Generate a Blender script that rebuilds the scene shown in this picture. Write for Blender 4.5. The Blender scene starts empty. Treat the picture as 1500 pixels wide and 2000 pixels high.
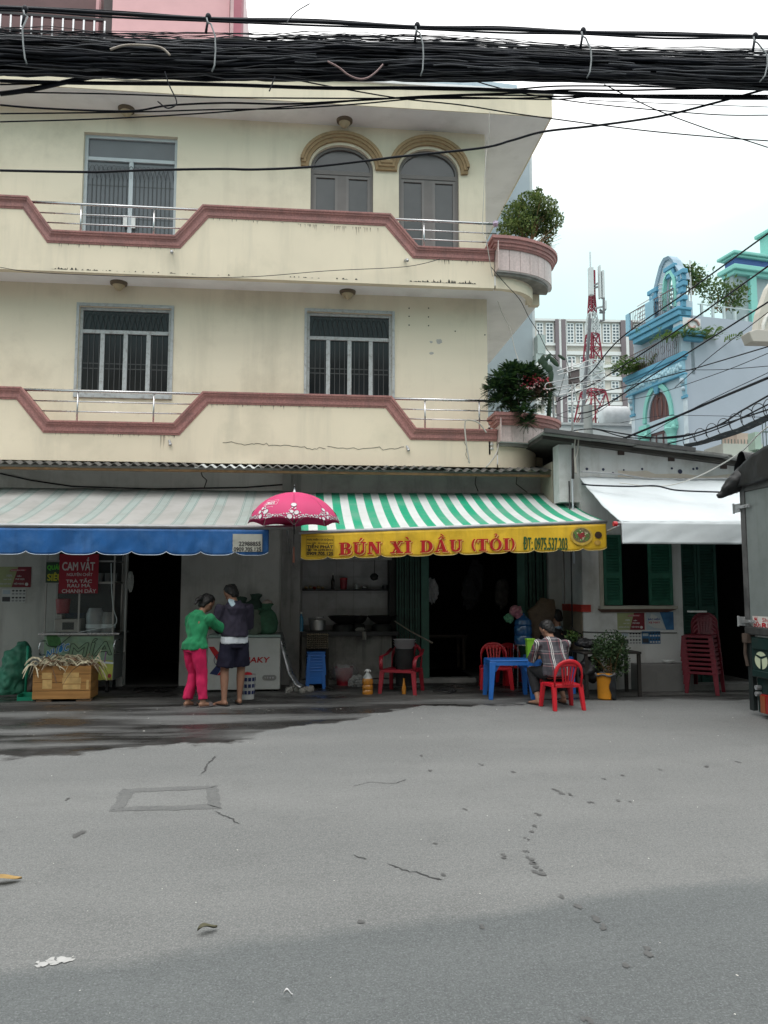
import bpy, bmesh, math, random
from math import sin, cos, pi, radians as rad, sqrt, atan2
from mathutils import Vector as V, Matrix, noise
from mathutils.geometry import tessellate_polygon
random.seed(7)
SC = bpy.context.scene
COL = SC.collection
#  camera, sky, sun
FPX, EYE = 1556.0, 1.55
YAW, PITCH = rad(5.88), math.atan(150 / 1556.0)
CR = V((cos(YAW), -sin(YAW), 0))
CF = V((sin(YAW) * cos(PITCH), cos(YAW) * cos(PITCH), sin(PITCH)))
CU = CR.cross(CF)
cam_d = bpy.data.cameras.new('camera')
cam = bpy.data.objects.new('camera', cam_d)
COL.objects.link(cam)
cam.matrix_world = Matrix((CR, CU, -CF)).transposed().to_4x4()
cam.location = (0, 0, EYE)
cam_d.sensor_fit = 'VERTICAL'; cam_d.sensor_height = 24.0
cam_d.lens = 24.0 * FPX / 2000.0
cam_d.clip_start = 0.05; cam_d.clip_end = 2000
SC.camera = cam
SC.view_settings.view_transform = 'Standard'
SC.view_settings.look = 'None'
SC.view_settings.exposure = 0.33
SC.view_settings.gamma = 1.0
SC.view_settings.use_curve_mapping = False
SUN_EL, SUN_AZ = rad(62), rad(205)
W = bpy.data.worlds.new('World'); SC.world = W; W.use_nodes = True
nt = W.node_tree; nt.nodes.clear()
N = nt.nodes.new; L = nt.links.new
out = N('ShaderNodeOutputWorld')
sky = N('ShaderNodeTexSky'); sky.sky_type = 'NISHITA'; sky.sun_disc = False
sky.sun_elevation = SUN_EL; sky.sun_rotation = SUN_AZ
bgs = N('ShaderNodeBackground'); bgs.inputs[1].default_value = 0.08
L(sky.outputs[0], bgs.inputs[0])
# overcast deck: brighter overhead than at the horizon, like a real cloud layer
tc = N('ShaderNodeTexCoord'); sx = N('ShaderNodeSeparateXYZ'); L(tc.outputs['Generated'], sx.inputs[0])
rp = N('ShaderNodeValToRGB')
els = rp.color_ramp.elements
els[0].position = 0.0; els[0].color = (0.175, 0.285, 0.29, 1)
els[1].position = 1.0; els[1].color = (1.0, 1.0, 1.0, 1)
for p_, c_ in ((0.12, (.195, .30, .305)), (0.28, (.23, .335, .335)), (0.42, (.33, .40, .395)), (.55, (.60, .60, .595)), (.8, (.9, .89, .87))):
 e = els.new(p_); e.color = (*c_, 1)
mx = N('ShaderNodeMath'); mx.operation = 'MAXIMUM'; mx.inputs[1].default_value = 0
nz = N('ShaderNodeTexNoise'); nz.inputs['Scale'].default_value = 2.2; nz.inputs['Detail'].default_value = 4
L(tc.outputs['Generated'], nz.inputs['Vector'])
ma = N('ShaderNodeMath'); ma.operation = 'MULTIPLY_ADD'; ma.inputs[1].default_value = 0.30;
sub = N('ShaderNodeMath'); sub.operation = 'SUBTRACT'; sub.inputs[1].default_value = 0.5
L(nz.outputs[0], sub.inputs[0]); L(sub.outputs[0], ma.inputs[0]); L(sx.outputs['Z'], ma.inputs[2])
L(ma.outputs[0], mx.inputs[0]); L(mx.outputs[0], rp.inputs[0])
bgc = N('ShaderNodeBackground'); bgc.inputs[1].default_value = 2.55
L(rp.outputs[0], bgc.inputs[0])
mix = N('ShaderNodeMixShader'); mix.inputs[0].default_value = 0.9
L(bgs.outputs[0], mix.inputs[1]); L(bgc.outputs[0], mix.inputs[2]); L(mix.outputs[0], out.inputs[0])
sd = bpy.data.lights.new('sun', 'SUN'); sd.energy = 0.6; sd.angle = rad(25); sd.color = (1, .97, .93)
so = bpy.data.objects.new('sun', sd); COL.objects.link(so)
sv = V((sin(SUN_AZ) * cos(SUN_EL), cos(SUN_AZ) * cos(SUN_EL), sin(SUN_EL)))
so.rotation_euler = (-sv).to_track_quat('-Z', 'Y').to_euler()
so.location = (0, -5, 20)
#  placing
def ray(px, py):
 return CF * FPX + CR * (px - 750) + CU * (1000 - py)
CAMP = V((0, 0, EYE))
class Fr:                       # a vertical working plane: a = along, z = up, d = out of it
 def __init__(s, o, u, n): s.o, s.u, s.n = V(o), V(u).normalized(), V(n).normalized()
 ds = 1.0
 def p(s, a, z, d=0): return s.o + s.u * a + s.n * (d * s.ds) + V((0, 0, z))
 def px(s, x, y, d=0):
  r = ray(x, y); t = (s.o + s.n * d - CAMP).dot(s.n) / r.dot(s.n)
  h = CAMP + r * t - s.o
  return h.dot(s.u), h.z
def G(px, py, z=0):
 r = ray(px, py); t = (z - EYE) / r.z
 return CAMP + r * t
M = Fr((0, 13, 0), (1, 0, 0), (0, -1, 0))        # ground floor wall of the shop house
def at(px, py, Y):
 r = ray(px, py); return CAMP + r * (Y / r.y)
#  text outlines (made while the scene is empty)
_tx = {}
def pre_text(s):
 cu = bpy.data.curves.new('t', 'FONT'); cu.body = s; cu.size = 1; cu.resolution_u = 3
 ob = bpy.data.objects.new('t', cu); COL.objects.link(ob)
 dg = bpy.context.evaluated_depsgraph_get()
 me = bpy.data.meshes.new_from_object(ob.evaluated_get(dg))
 vs = [(v.co.x, v.co.y) for v in me.vertices]; fs = [tuple(p.vertices) for p in me.polygons]
 x0 = min(v[0] for v in vs); x1 = max(v[0] for v in vs); y0 = min(v[1] for v in vs); y1 = max(v[1] for v in vs)
 _tx[s] = ([((v[0] - x0) / (x1 - x0), (v[1] - y0) / (y1 - y0)) for v in vs], fs)
 bpy.data.objects.remove(ob); bpy.data.curves.remove(cu); bpy.data.meshes.remove(me)
#  mesh builder
class MB:
 def __init__(s): s.v = []; s.f = []
 def add(s, vs, fs):
  b = len(s.v); s.v += [tuple(x) for x in vs]; s.f += [tuple(i + b for i in f) for f in fs]; return s
 def hexa(s, c):             # 8 corners: bottom 4 then top 4
  return s.add(c, [(0, 3, 2, 1), (4, 5, 6, 7), (0, 1, 5, 4), (1, 2, 6, 5), (2, 3, 7, 6), (3, 0, 4, 7)])
 def box(s, x0, x1, y0, y1, z0, z1):
  return s.hexa([(x0, y0, z0), (x1, y0, z0), (x1, y1, z0), (x0, y1, z0), (x0, y0, z1), (x1, y0, z1), (x1, y1, z1), (x0, y1, z1)])
 def fb(s, fr, a0, a1, z0, z1, d0, d1):
  return s.hexa([fr.p(a0, z0, d1), fr.p(a1, z0, d1), fr.p(a1, z0, d0), fr.p(a0, z0, d0), fr.p(a0, z1, d1), fr.p(a1, z1, d1), fr.p(a1, z1, d0), fr.p(a0, z1, d0)])
 def prism(s, fr, poly, d0, d1, holes=()):
  loops = [list(poly)] + [list(h) for h in holes]
  flat = [p for l in loops for p in l]; n = len(flat)
  tri = tessellate_polygon([[V((p[0], p[1], 0)) for p in l] for l in loops])
  vs = [fr.p(p[0], p[1], d1) for p in flat] + [fr.p(p[0], p[1], d0) for p in flat]
  fs = [tuple(t) for t in tri] + [tuple(i + n for i in reversed(t)) for t in tri]
  b = 0
  for l in loops:
   k = len(l)
   for i in range(k):
    j = (i + 1) % k; fs.append((b + i, b + j, n + b + j, n + b + i))
   b += k
  return s.add(vs, fs)
 def bar(s, p, q, w, h=None, up=V((0, 0, 1))):
  p, q = V(p), V(q); h = h or w; t = (q - p).normalized()
  a = t.cross(up)
  if a.length < 1e-3: a = t.cross(V((0, 1, 0)))
  a.normalize(); b = a.cross(t).normalized(); a *= w / 2; b *= h / 2
  return s.hexa([p - a - b, p + a - b, p + a + b, p - a + b, q - a - b, q + a - b, q + a + b, q - a + b])
 def tube(s, pts, r, n=6, cap=True, side=None):
  pts = [V(p) for p in pts]; k = len(pts)
  rs = r if isinstance(r, (list, tuple)) else [r] * k
  base = len(s.v); ref = None
  for i, p in enumerate(pts):
   t = (pts[min(i + 1, k - 1)] - pts[max(i - 1, 0)])
   t = t.normalized() if t.length > 1e-9 else V((0, 0, 1))
   if side is not None: a = V(side) - t * V(side).dot(t)
   elif ref is None:
    a = t.cross(V((0, 0, 1)));
    if a.length < .05: a = t.cross(V((0, 1, 0)))
   else: a = ref - t * ref.dot(t)
   a.normalize(); ref = a; b = t.cross(a)
   ra, rb = rs[i] if isinstance(rs[i], (tuple, list)) else (rs[i], rs[i])
   for j in range(n):
    w = 2 * pi * j / n
    s.v.append(tuple(p + a * (cos(w) * ra) + b * (sin(w) * rb)))
  for i in range(k - 1):
   for j in range(n):
    q = (j + 1) % n
    s.f.append((base + i * n + j, base + i * n + q, base + (i + 1) * n + q, base + (i + 1) * n + j))
  if cap:
   s.f.append(tuple(base + j for j in reversed(range(n))))
   s.f.append(tuple(base + (k - 1) * n + j for j in range(n)))
  return s
 def lathe(s, c, prof, n=20, sx=1, sy=1, a0=0, a1=2 * pi):
  c = V(c); full = abs(a1 - a0 - 2 * pi) < 1e-6; m = n if full else n + 1; base = len(s.v)
  for r, z in prof:
   for j in range(m):
    w = a0 + (a1 - a0) * j / n
    s.v.append((c.x + cos(w) * r * sx, c.y + sin(w) * r * sy, c.z + z))
  for i in range(len(prof) - 1):
   for j in range(n):
    q = (j + 1) % m
    s.f.append((base + i * m + j, base + i * m + q, base + (i + 1) * m + q, base + (i + 1) * m + j))
  return s
 def ball(s, c, r, n=12, m=8, rough=0, fr=3):
  c = V(c); r = (r, r, r) if not isinstance(r, (tuple, list)) else r
  base = len(s.v)
  for i in range(m + 1):
   f = pi * i / m
   for j in range(n):
    w = 2 * pi * j / n
    d = V((sin(f) * cos(w), sin(f) * sin(w), cos(f)))
    k = 1 + (rough * noise.noise(V((d.x * fr + c.x * 7, d.y * fr + c.y * 5, d.z * fr + c.z * 3))) if rough else 0)
    s.v.append((c.x + d.x * r[0] * k, c.y + d.y * r[1] * k, c.z + d.z * r[2] * k))
  for i in range(m):
   for j in range(n):
    q = (j + 1) % n
    s.f.append((base + i * n + j, base + (i + 1) * n + j, base + (i + 1) * n + q, base + i * n + q))
  return s
 def grid(s, fn, nu, nv, th=0):   # fn(u, v) -> point; th gives the cloth real thickness
  g = [[V(fn(i / nu, j / nv)) for j in range(nv + 1)] for i in range(nu + 1)]
  base = len(s.v)
  for r in g: s.v += [tuple(p) for p in r]
  idx = lambda i, j: base + i * (nv + 1) + j
  for i in range(nu):
   for j in range(nv):
    s.f.append((idx(i, j), idx(i + 1, j), idx(i + 1, j + 1), idx(i, j + 1)))
  return s
 def sweep(s, path, prof, A, B, Nn, o=V((0, 0, 0)), cap=True):
  # path: 2D points in plane (A,B); prof: (t, n) with t along the left normal in the plane, n along Nn
  A, B, Nn, o = V(A), V(B), V(Nn), V(o); k = len(path); m = len(prof); base = len(s.v)
  for i in range(k):
   p = V(path[i]);
   d0 = (V(path[i]) - V(path[i - 1])).normalized() if i > 0 else None
   d1 = (V(path[i + 1]) - V(path[i])).normalized() if i < k - 1 else None
   if d0 is None: d0 = d1
   if d1 is None: d1 = d0
   n0 = V((-d0.y, d0.x)); n1 = V((-d1.y, d1.x)); mm = (n0 + n1)
   mm = mm / max(1e-6, mm.length); mm = mm / max(.3, mm.dot(n0))
   for t, n in prof:
    q = p + mm * t
    s.v.append(tuple(o + A * q.x + B * q.y + Nn * n))
  for i in range(k - 1):
   for j in range(m):
    q = (j + 1) % m
    s.f.append((base + i * m + j, base + i * m + q, base + (i + 1) * m + q, base + (i + 1) * m + j))
  if cap:
   s.f.append(tuple(base + j for j in range(m))); s.f.append(tuple(base + (k - 1) * m + j for j in reversed(range(m))))
  return s
 def text(s, fr, st, a0, a1, z0, z1, d, disp=None, fat=0, shear=0):
  if st not in _tx: pre_text(st)
  vs, fs = _tx[st]
  offs = [(0, 0)] if not fat else [(fat, 0), (-fat, 0), (0, fat), (0, -fat), (0, 0)]
  for k, (ox, oy) in enumerate(offs):
   o = []
   for x, y in vs:
    a = a0 + (a1 - a0) * x + ox + shear * (z1 - z0) * y; z = z0 + (z1 - z0) * y + oy
    o.append(fr.p(a, z, d + k * .0003 + (disp(a, z) if disp else 0)))
   s.add(o, fs)
  return s
 def leafs(s, pts, size, asp=.5, up=.4):
  for p in pts:
   a = V((random.gauss(0, 1), random.gauss(0, 1), random.gauss(0, 1) + up)).normalized()
   b = a.cross(V((random.gauss(0, 1), random.gauss(0, 1), random.gauss(0, 1)))).normalized()
   l = size * random.uniform(.6, 1.3); w = l * asp; p = V(p)
   s.add([p, p + a * l * .5 + b * w * .5, p + a * l, p + a * l * .5 - b * w * .5], [(0, 1, 2, 3)])
  return s
 def build(s, name, mat, parent=None, smooth=False, bevel=0, kind=None, label=None, local=False, solid=0):
  off = V((0, 0, 0))
  if parent is not None and not local:
   r = parent
   while r.parent: r = r.parent
   off = r.location.copy()
  me = bpy.data.meshes.new(name)
  me.from_pydata([(x - off.x, y - off.y, z - off.z) for x, y, z in s.v], [], s.f)
  if parent is None and not local and s.v:      # origin at the base of the thing
   xs = [v.co.x for v in me.vertices]; ys = [v.co.y for v in me.vertices]; zs = [v.co.z for v in me.vertices]
   c = V(((min(xs) + max(xs)) / 2, (min(ys) + max(ys)) / 2, min(zs)))
   if kind not in ('structure', 'stuff'):
    me.transform(Matrix.Translation(-c))
   else: c = V((0, 0, 0))
  else: c = V((0, 0, 0))
  me.materials.append(mat)
  bm = bmesh.new(); bm.from_mesh(me); bmesh.ops.recalc_face_normals(bm, faces=bm.faces); bm.to_mesh(me); bm.free()
  if smooth:
   for p in me.polygons: p.use_smooth = True
  o = bpy.data.objects.new(name, me); COL.objects.link(o); o.location = c
  if parent is not None: o.parent = parent
  if bevel:
   b = o.modifiers.new('bevel', 'BEVEL'); b.width = bevel; b.segments = 2; b.limit_method = 'ANGLE'; b.angle_limit = rad(40)
  if solid:
   b = o.modifiers.new('solid', 'SOLIDIFY'); b.thickness = solid; b.offset = 0
  if smooth == 'auto':
   try: me.set_sharp_from_angle(angle=rad(35))
   except Exception: pass
  if kind: o['kind'] = kind
  if label: o['label'] = label
  return o
def tag(o, label, cat, group=None, kind=None):
 o['label'] = label; o['category'] = cat
 if group: o['group'] = group
 if kind: o['kind'] = kind
 return o
def thing(name, label, cat, loc=(0, 0, 0), group=None):
 o = bpy.data.objects.new(name, None); COL.objects.link(o); o.location = loc; o.empty_display_size = .1
 return tag(o, label, cat, group)
CHILD = {}
def dup(root, loc=None, rotz=None, label=None, scale=None, rx=None):
 def kids(o): return [c for c in bpy.data.objects if c.parent == o]
 r = root.copy(); COL.objects.link(r)
 if loc is not None: r.location = loc
 if rotz is not None: r.rotation_euler = (rx[0] if rx else 0, rx[1] if rx else 0, rotz)
 if scale: r.scale = (scale,) * 3
 if label: r['label'] = label
 if root.name not in CHILD: CHILD[root.name] = [(c, kids(c)) for c in kids(root)]
 for c, gs in CHILD[root.name]:
  k = c.copy(); COL.objects.link(k); k.parent = r
  for g in gs:
   h = g.copy(); COL.objects.link(h); h.parent = k
 return r
def remesh(mb, vox, smooth=4, disp=None):
 me = bpy.data.meshes.new('r'); me.from_pydata(mb.v, [], mb.f)
 o = bpy.data.objects.new('r', me); COL.objects.link(o)
 m = o.modifiers.new('r', 'REMESH'); m.mode = 'VOXEL'; m.voxel_size = vox
 if smooth:
  q = o.modifiers.new('s', 'SMOOTH'); q.iterations = smooth; q.factor = .5
 dg = bpy.context.evaluated_depsgraph_get()
 r = bpy.data.meshes.new_from_object(o.evaluated_get(dg))
 bpy.data.objects.remove(o); bpy.data.meshes.remove(me)
 out = MB(); out.v = [tuple(v.co) for v in r.vertices]; out.f = [tuple(p.vertices) for p in r.polygons]
 if disp:
  ns = [v.normal.copy() for v in r.vertices]
  out.v = [tuple(V(p) + n * disp(V(p))) for p, n in zip(out.v, ns)]
 bpy.data.meshes.remove(r)
 return out
#  materials
_m = {}
def mat(name, col, rough=.75, var=.12, sc=3., bump=0., bsc=60., metal=0., spec=.35, dirt=None, streak=None, trans=0, alpha=1, emit=None, stretch=None, sheen=0):
 """plain procedural paint: colour that wanders a little, optional blotches (dirt=(colour, amount, scale)),
 optional rain streaks (streak=(colour, amount, scale)), fine relief"""
 if name in _m: return _m[name]
 m = bpy.data.materials.new(name); m.use_nodes = True; nt = m.node_tree; n = nt.nodes; l = nt.links.new
 b = n['Principled BSDF']; tc = n.new('ShaderNodeTexCoord'); co = tc.outputs['Object']
 if stretch:
  mp = n.new('ShaderNodeMapping'); mp.inputs['Scale'].default_value = stretch; l(co, mp.inputs[0]); cs = mp.outputs[0]
 else: cs = co
 t = n.new('ShaderNodeTexNoise'); t.inputs['Scale'].default_value = sc; t.inputs['Detail'].default_value = 6; l(cs, t.inputs['Vector'])
 mr = n.new('ShaderNodeMapRange'); mr.inputs[1].default_value = .3; mr.inputs[2].default_value = .7
 mr.inputs[3].default_value = 1 - var; mr.inputs[4].default_value = 1 + var; l(t.outputs[0], mr.inputs[0])
 vm = n.new('ShaderNodeVectorMath'); vm.operation = 'SCALE'; vm.inputs[0].default_value = col[:3]; l(mr.outputs[0], vm.inputs['Scale'])
 c = vm.outputs[0]
 def over(c, fac, col2):
  mm = n.new('ShaderNodeMix'); mm.data_type = 'RGBA'; l(fac, mm.inputs[0]); l(c, mm.inputs[6]); mm.inputs[7].default_value = (*col2, 1); return mm.outputs[2]
 for kind, q in (('d', dirt), ('s', streak)):
  if not q: continue
  t2 = n.new('ShaderNodeTexNoise'); t2.inputs['Scale'].default_value = q[2]; t2.inputs['Detail'].default_value = 8; t2.inputs['Roughness'].default_value = .65
  mp = n.new('ShaderNodeMapping'); mp.inputs['Location'].default_value = (3.1, 7.7, 1.3)
  if kind == 's': mp.inputs['Scale'].default_value = (3.2, 3.2, .3)
  l(co, mp.inputs[0]); l(mp.outputs[0], t2.inputs['Vector'])
  r2 = n.new('ShaderNodeMapRange'); r2.inputs[1].default_value = .5; r2.inputs[2].default_value = .78; r2.inputs[3].default_value = 0; r2.inputs[4].default_value = q[1]
  l(t2.outputs[0], r2.inputs[0]); c = over(c, r2.outputs[0], q[0])
 l(c, b.inputs['Base Color'])
 rr = n.new('ShaderNodeMapRange'); rr.inputs[3].default_value = max(.02, rough - .12); rr.inputs[4].default_value = min(1, rough + .12); l(t.outputs[0], rr.inputs[0]); l(rr.outputs[0], b.inputs['Roughness'])
 b.inputs['Metallic'].default_value = metal; b.inputs['Specular IOR Level'].default_value = spec
 if trans: b.inputs['Transmission Weight'].default_value = trans
 if alpha < 1: b.inputs['Alpha'].default_value = alpha
 if sheen: b.inputs['Sheen Weight'].default_value = sheen
 if bump:
  t3 = n.new('ShaderNodeTexNoise'); t3.inputs['Scale'].default_value = bsc; t3.inputs['Detail'].default_value = 5; l(co, t3.inputs['Vector'])
  bp = n.new('ShaderNodeBump'); bp.inputs['Strength'].default_value = 1; bp.inputs['Distance'].default_value = bump; l(t3.outputs[0], bp.inputs['Height']); l(bp.outputs[0], b.inputs['Normal'])
 _m[name] = m; return m
def leaf_mat(name, c1, c2, rough=.5):
 if name in _m: return _m[name]
 m = bpy.data.materials.new(name); m.use_nodes = True; nt = m.node_tree; n = nt.nodes; l = nt.links.new; b = n['Principled BSDF']
 g = n.new('ShaderNodeNewGeometry'); mm = n.new('ShaderNodeMix'); mm.data_type = 'RGBA'
 l(g.outputs['Random Per Island'], mm.inputs[0]); mm.inputs[6].default_value = (*c1, 1); mm.inputs[7].default_value = (*c2, 1)
 l(mm.outputs[2], b.inputs['Base Color']); b.inputs['Roughness'].default_value = rough; b.inputs['Specular IOR Level'].default_value = .3
 b.inputs['Transmission Weight'].default_value = 0
 tr = n.new('ShaderNodeBsdfTranslucent'); l(mm.outputs[2], tr.inputs[0]); ms = n.new('ShaderNodeMixShader'); ms.inputs[0].default_value = .3
 l(b.outputs[0], ms.inputs[1]); l(tr.outputs[0], ms.inputs[2]); l(ms.outputs[0], n['Material Output'].inputs[0])
 _m[name] = m; return m
cream = mat('cream', (.76, .67, .52), .85, .05, 1.2, .0012, 90, dirt=((.44, .40, .30), .5, .9), streak=((.44, .41, .33), .45, 1.0))
cream2 = mat('cream_wall', (.76, .69, .545), .85, .06, .8, .0015, 60, dirt=((.42, .37, .28), .6, .75), streak=((.46, .42, .33), .4, .8), stretch=(.5, 1, 1.6))
soff = mat('soffit_white', (.84, .83, .84), .9, .05, 2, dirt=((.40, .38, .36), .35, 1.5))
pink = mat('pink_terrazzo', (.40, .19, .175), .6, .22, 40, dirt=((.12, .09, .09), .6, 3), streak=((.2, .12, .12), .5, 1.5))
pinkt = mat('pink_tile', (.58, .47, .45), .35, .12, 30, streak=((.28, .25, .24), .6, 2))
mould = mat('black_mould', (.05, .048, .042), .95, .3, 10)
steel = mat('steel', (.55, .55, .56), .28, .06, 8, metal=1)
galv = mat('galvanised', (.40, .41, .42), .5, .15, 10, metal=.6, dirt=((.2, .17, .14), .4, 8))
grime = mat('grey_plaster', (.34, .33, .32), .9, .12, 1.5, .0015, 60, dirt=((.13, .125, .12), .7, 1.7), streak=((.12, .12, .12), .6, 1.5))
grimel = mat('light_plaster', (.50, .50, .48), .9, .08, 1.5, .0015, 60, dirt=((.24, .23, .21), .7, 2.2), streak=((.22, .21, .2), .6, 1.4))
whitew = mat('whitewash', (.60, .605, .60), .9, .06, 1.5, .002, 50, dirt=((.30, .29, .26), .7, 2.0), streak=((.34, .32, .28), .6, 1.3))
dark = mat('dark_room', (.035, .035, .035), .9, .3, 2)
conc = mat('concrete', (.22, .215, .205), .9, .2, 3, .003, 40, dirt=((.09, .088, .08), .7, 3))
black = mat('black_plastic', (.016, .016, .018), .5, .3, 10)
rubber = mat('cable_black', (.011, .013, .019), .55, .35, 6, spec=.2)
cablegrey = mat('cable_grey', (.07, .075, .085), .5, .2, 6, spec=.2)
glassd = mat('window_glass', (.085, .09, .10), .08, .25, 1.5, spec=.7)
glassb = mat('bronze_glass', (.075, .07, .072), .10, .25, 1.5, spec=.7)
framew = mat('weathered_white_frame', (.44, .47, .48), .7, .08, 6, .001, 80, dirt=((.14, .11, .09), .85, 14))
framew2 = mat('blue_white_frame', (.50, .55, .58), .6, .06, 6)
frameg = mat('brown_grey_frame', (.17, .155, .15), .5, .08, 6)
grillem = mat('grille_white', (.07, .075, .078), .6, .1, 8)
green_gate = mat('gate_green', (.035, .085, .065), .55, .25, 5, dirt=((.02, .03, .028), .7, 4))
shutter_g = mat('shutter_green', (.022, .115, .075), .55, .15, 8, dirt=((.012, .04, .03), .6, 5))
redp = mat('red_plastic', (.50, .012, .022), .32, .08, 4, spec=.5)
redp2 = mat('dark_red_plastic', (.26, .012, .024), .4, .12, 4, spec=.5)
bluep = mat('blue_plastic', (.02, .13, .44), .35, .08, 4, spec=.5)
skin = mat('skin', (.27, .145, .095), .6, .08, 20, .0004, 200)
hairm = mat('black_hair', (.012, .011, .011), .45, .3, 60, .003, 150, stretch=(1, 1, .2))
wood = mat('old_wood', (.20, .12, .06), .8, .25, 12, .001, 80, stretch=(1, 1, .15))
white_p = mat('white_paint', (.70, .71, .70), .5, .05, 3)
# ground
def node_mat(name):
 m = bpy.data.materials.new(name); m.use_nodes = True; return m, m.node_tree.nodes, m.node_tree.links.new, m.node_tree.nodes['Principled BSDF']
def asphalt(name, base, light, spk, wet=False):
 m, n, l, b = node_mat(name)
 g = n.new('ShaderNodeNewGeometry'); P = g.outputs['Position']
 def noi(s, d=5, r=.6, vec=P):
  t = n.new('ShaderNodeTexNoise'); t.inputs['Scale'].default_value = s; t.inputs['Detail'].default_value = d; t.inputs['Roughness'].default_value = r; l(vec, t.inputs['Vector']); return t.outputs[0]
 def rng(x, a, c, d=0, e=1):
  t = n.new('ShaderNodeMapRange'); t.inputs[1].default_value = a; t.inputs[2].default_value = c; t.inputs[3].default_value = d; t.inputs[4].default_value = e; l(x, t.inputs[0]); return t.outputs[0]
 def mx(f, c1, c2):
  t = n.new('ShaderNodeMix'); t.data_type = 'RGBA'
  if hasattr(f, 'is_linked') or not isinstance(f, (int, float)): l(f, t.inputs[0])
  else: t.inputs[0].default_value = f
  for i, c in ((6, c1), (7, c2)):
   if isinstance(c, tuple): t.inputs[i].default_value = (*c, 1)
   else: l(c, t.inputs[i])
  return t.outputs[2]
 mp = n.new('ShaderNodeMapping'); mp.inputs['Scale'].default_value = (.18, 1.1, 1); mp.inputs['Rotation'].default_value = (0, 0, .05); l(P, mp.inputs[0])
 c = mx(rng(noi(1.0, 6, .6, mp.outputs[0]), .36, .64), base, light)
 c = mx(rng(noi(.35, 4), .35, .65, 0, .45), c, tuple(x * .8 for x in base))
 c = mx(rng(noi(2.8, 8, .7), .52, .75, 0, .5), c, tuple(x * .72 for x in base))
 c = mx(rng(noi(90, 3, .7), .5, .72, 0, spk), c, tuple(min(1, x * 2.1) for x in light))
 c = mx(rng(noi(140, 2, .6), .52, .7, 0, .7), c, tuple(x * .5 for x in base))
 c = mx(rng(noi(34, 3, .8), .50, .68, 0, .42), c, tuple(x * 1.35 for x in light)); c = mx(rng(noi(27, 3, .8), .52, .7, 0, .45), c, tuple(x * .6 for x in base))
 v = n.new('ShaderNodeTexVoronoi'); v.inputs['Scale'].default_value = 42; l(P, v.inputs['Vector'])
 c = mx(rng(v.outputs['Distance'], .0, .13, .85, 0), c, tuple(min(1, x * 1.9) for x in light)) if spk > .5 else c
 if wet:
  s2 = n.new('ShaderNodeSeparateXYZ'); l(P, s2.inputs[0]); A_, B_ = G(1500, 1714), G(640, 1822); sl = (A_.y - B_.y) / (A_.x - B_.x)
  def ma(x, k, c_):
   t = n.new('ShaderNodeMath'); t.operation = 'MULTIPLY_ADD'; l(x, t.inputs[0]); t.inputs[1].default_value = k
   if isinstance(c_, float): t.inputs[2].default_value = c_
   else: l(c_, t.inputs[2])
   return t.outputs[0]
  ln = ma(s2.outputs['X'], sl, B_.y - sl * B_.x); ln = ma(s2.outputs['Y'], -1.0, ln); ln = ma(noi(.9, 8, .65), .5, ln); ln = ma(noi(14, 4, .7), .08, ln)
  ln = ma(noi(40, 3, .7), .10, ln)
  dk = n.new('ShaderNodeMix'); dk.data_type = 'RGBA'; dk.blend_type = 'MULTIPLY'; l(rng(ln, .27, .41), dk.inputs[0]); l(c, dk.inputs[6]); dk.inputs[7].default_value = (.70, .735, .755, 1); c = dk.outputs[2]
 rough = .88
 b.inputs['Specular IOR Level'].default_value = .3
 if wet:
  s = n.new('ShaderNodeSeparateXYZ'); l(P, s.inputs[0])
  # puddled strip along the stalls: an irregular band, wider in front of the juice cart
  edge = n.new('ShaderNodeMath'); edge.operation = 'MULTIPLY_ADD'; l(noi(.8, 6, .6), edge.inputs[0]); edge.inputs[1].default_value = 2.6; l(s.outputs['Y'], edge.inputs[2])
  xf = rng(s.outputs['X'], -1.6, 1.6, 1.0, 0.0)
  e2 = n.new('ShaderNodeMath'); e2.operation = 'MULTIPLY_ADD'; l(xf, e2.inputs[0]); e2.inputs[1].default_value = 2.75; l(edge.outputs[0], e2.inputs[2])
  wetm = rng(e2.outputs[0], 12.0, 12.12)
  dry = rng(noi(1.7, 5, .6, mp.outputs[0]), .45, .62, 1, .25)
  wm = n.new('ShaderNodeMath'); wm.operation = 'MULTIPLY'; l(wetm, wm.inputs[0]); l(dry, wm.inputs[1])
  dk = n.new('ShaderNodeMix'); dk.data_type = 'RGBA'; l(wm.outputs[0], dk.inputs[0]); l(c, dk.inputs[6]); dk.inputs[7].default_value = (.028, .027, .026, 1); c = dk.outputs[2]
  shiny = n.new('ShaderNodeMath'); shiny.operation = 'MULTIPLY'; l(wm.outputs[0], shiny.inputs[0]); l(rng(noi(1.3, 3), .42, .56, .3, 1), shiny.inputs[1])
  l(rng(shiny.outputs[0], 0, 1, rough, .18), b.inputs['Roughness'])
 else: b.inputs['Roughness'].default_value = rough
 l(c, b.inputs['Base Color'])
 bp = n.new('ShaderNodeBump'); bp.inputs['Distance'].default_value = .006; bp.inputs['Strength'].default_value = .7; l(noi(70, 4, .7), bp.inputs['Height']); l(bp.outputs[0], b.inputs['Normal'])
 return m
road_m = asphalt('asphalt', (.148, .153, .151), (.180, .184, .180), .6, wet=True)
seal_m = asphalt('sealed_trench', (.124, .128, .127), (.146, .149, .147), .1)
pave_m = asphalt('apron_concrete', (.10, .099, .095), (.15, .148, .14), .2, wet=True)
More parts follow.
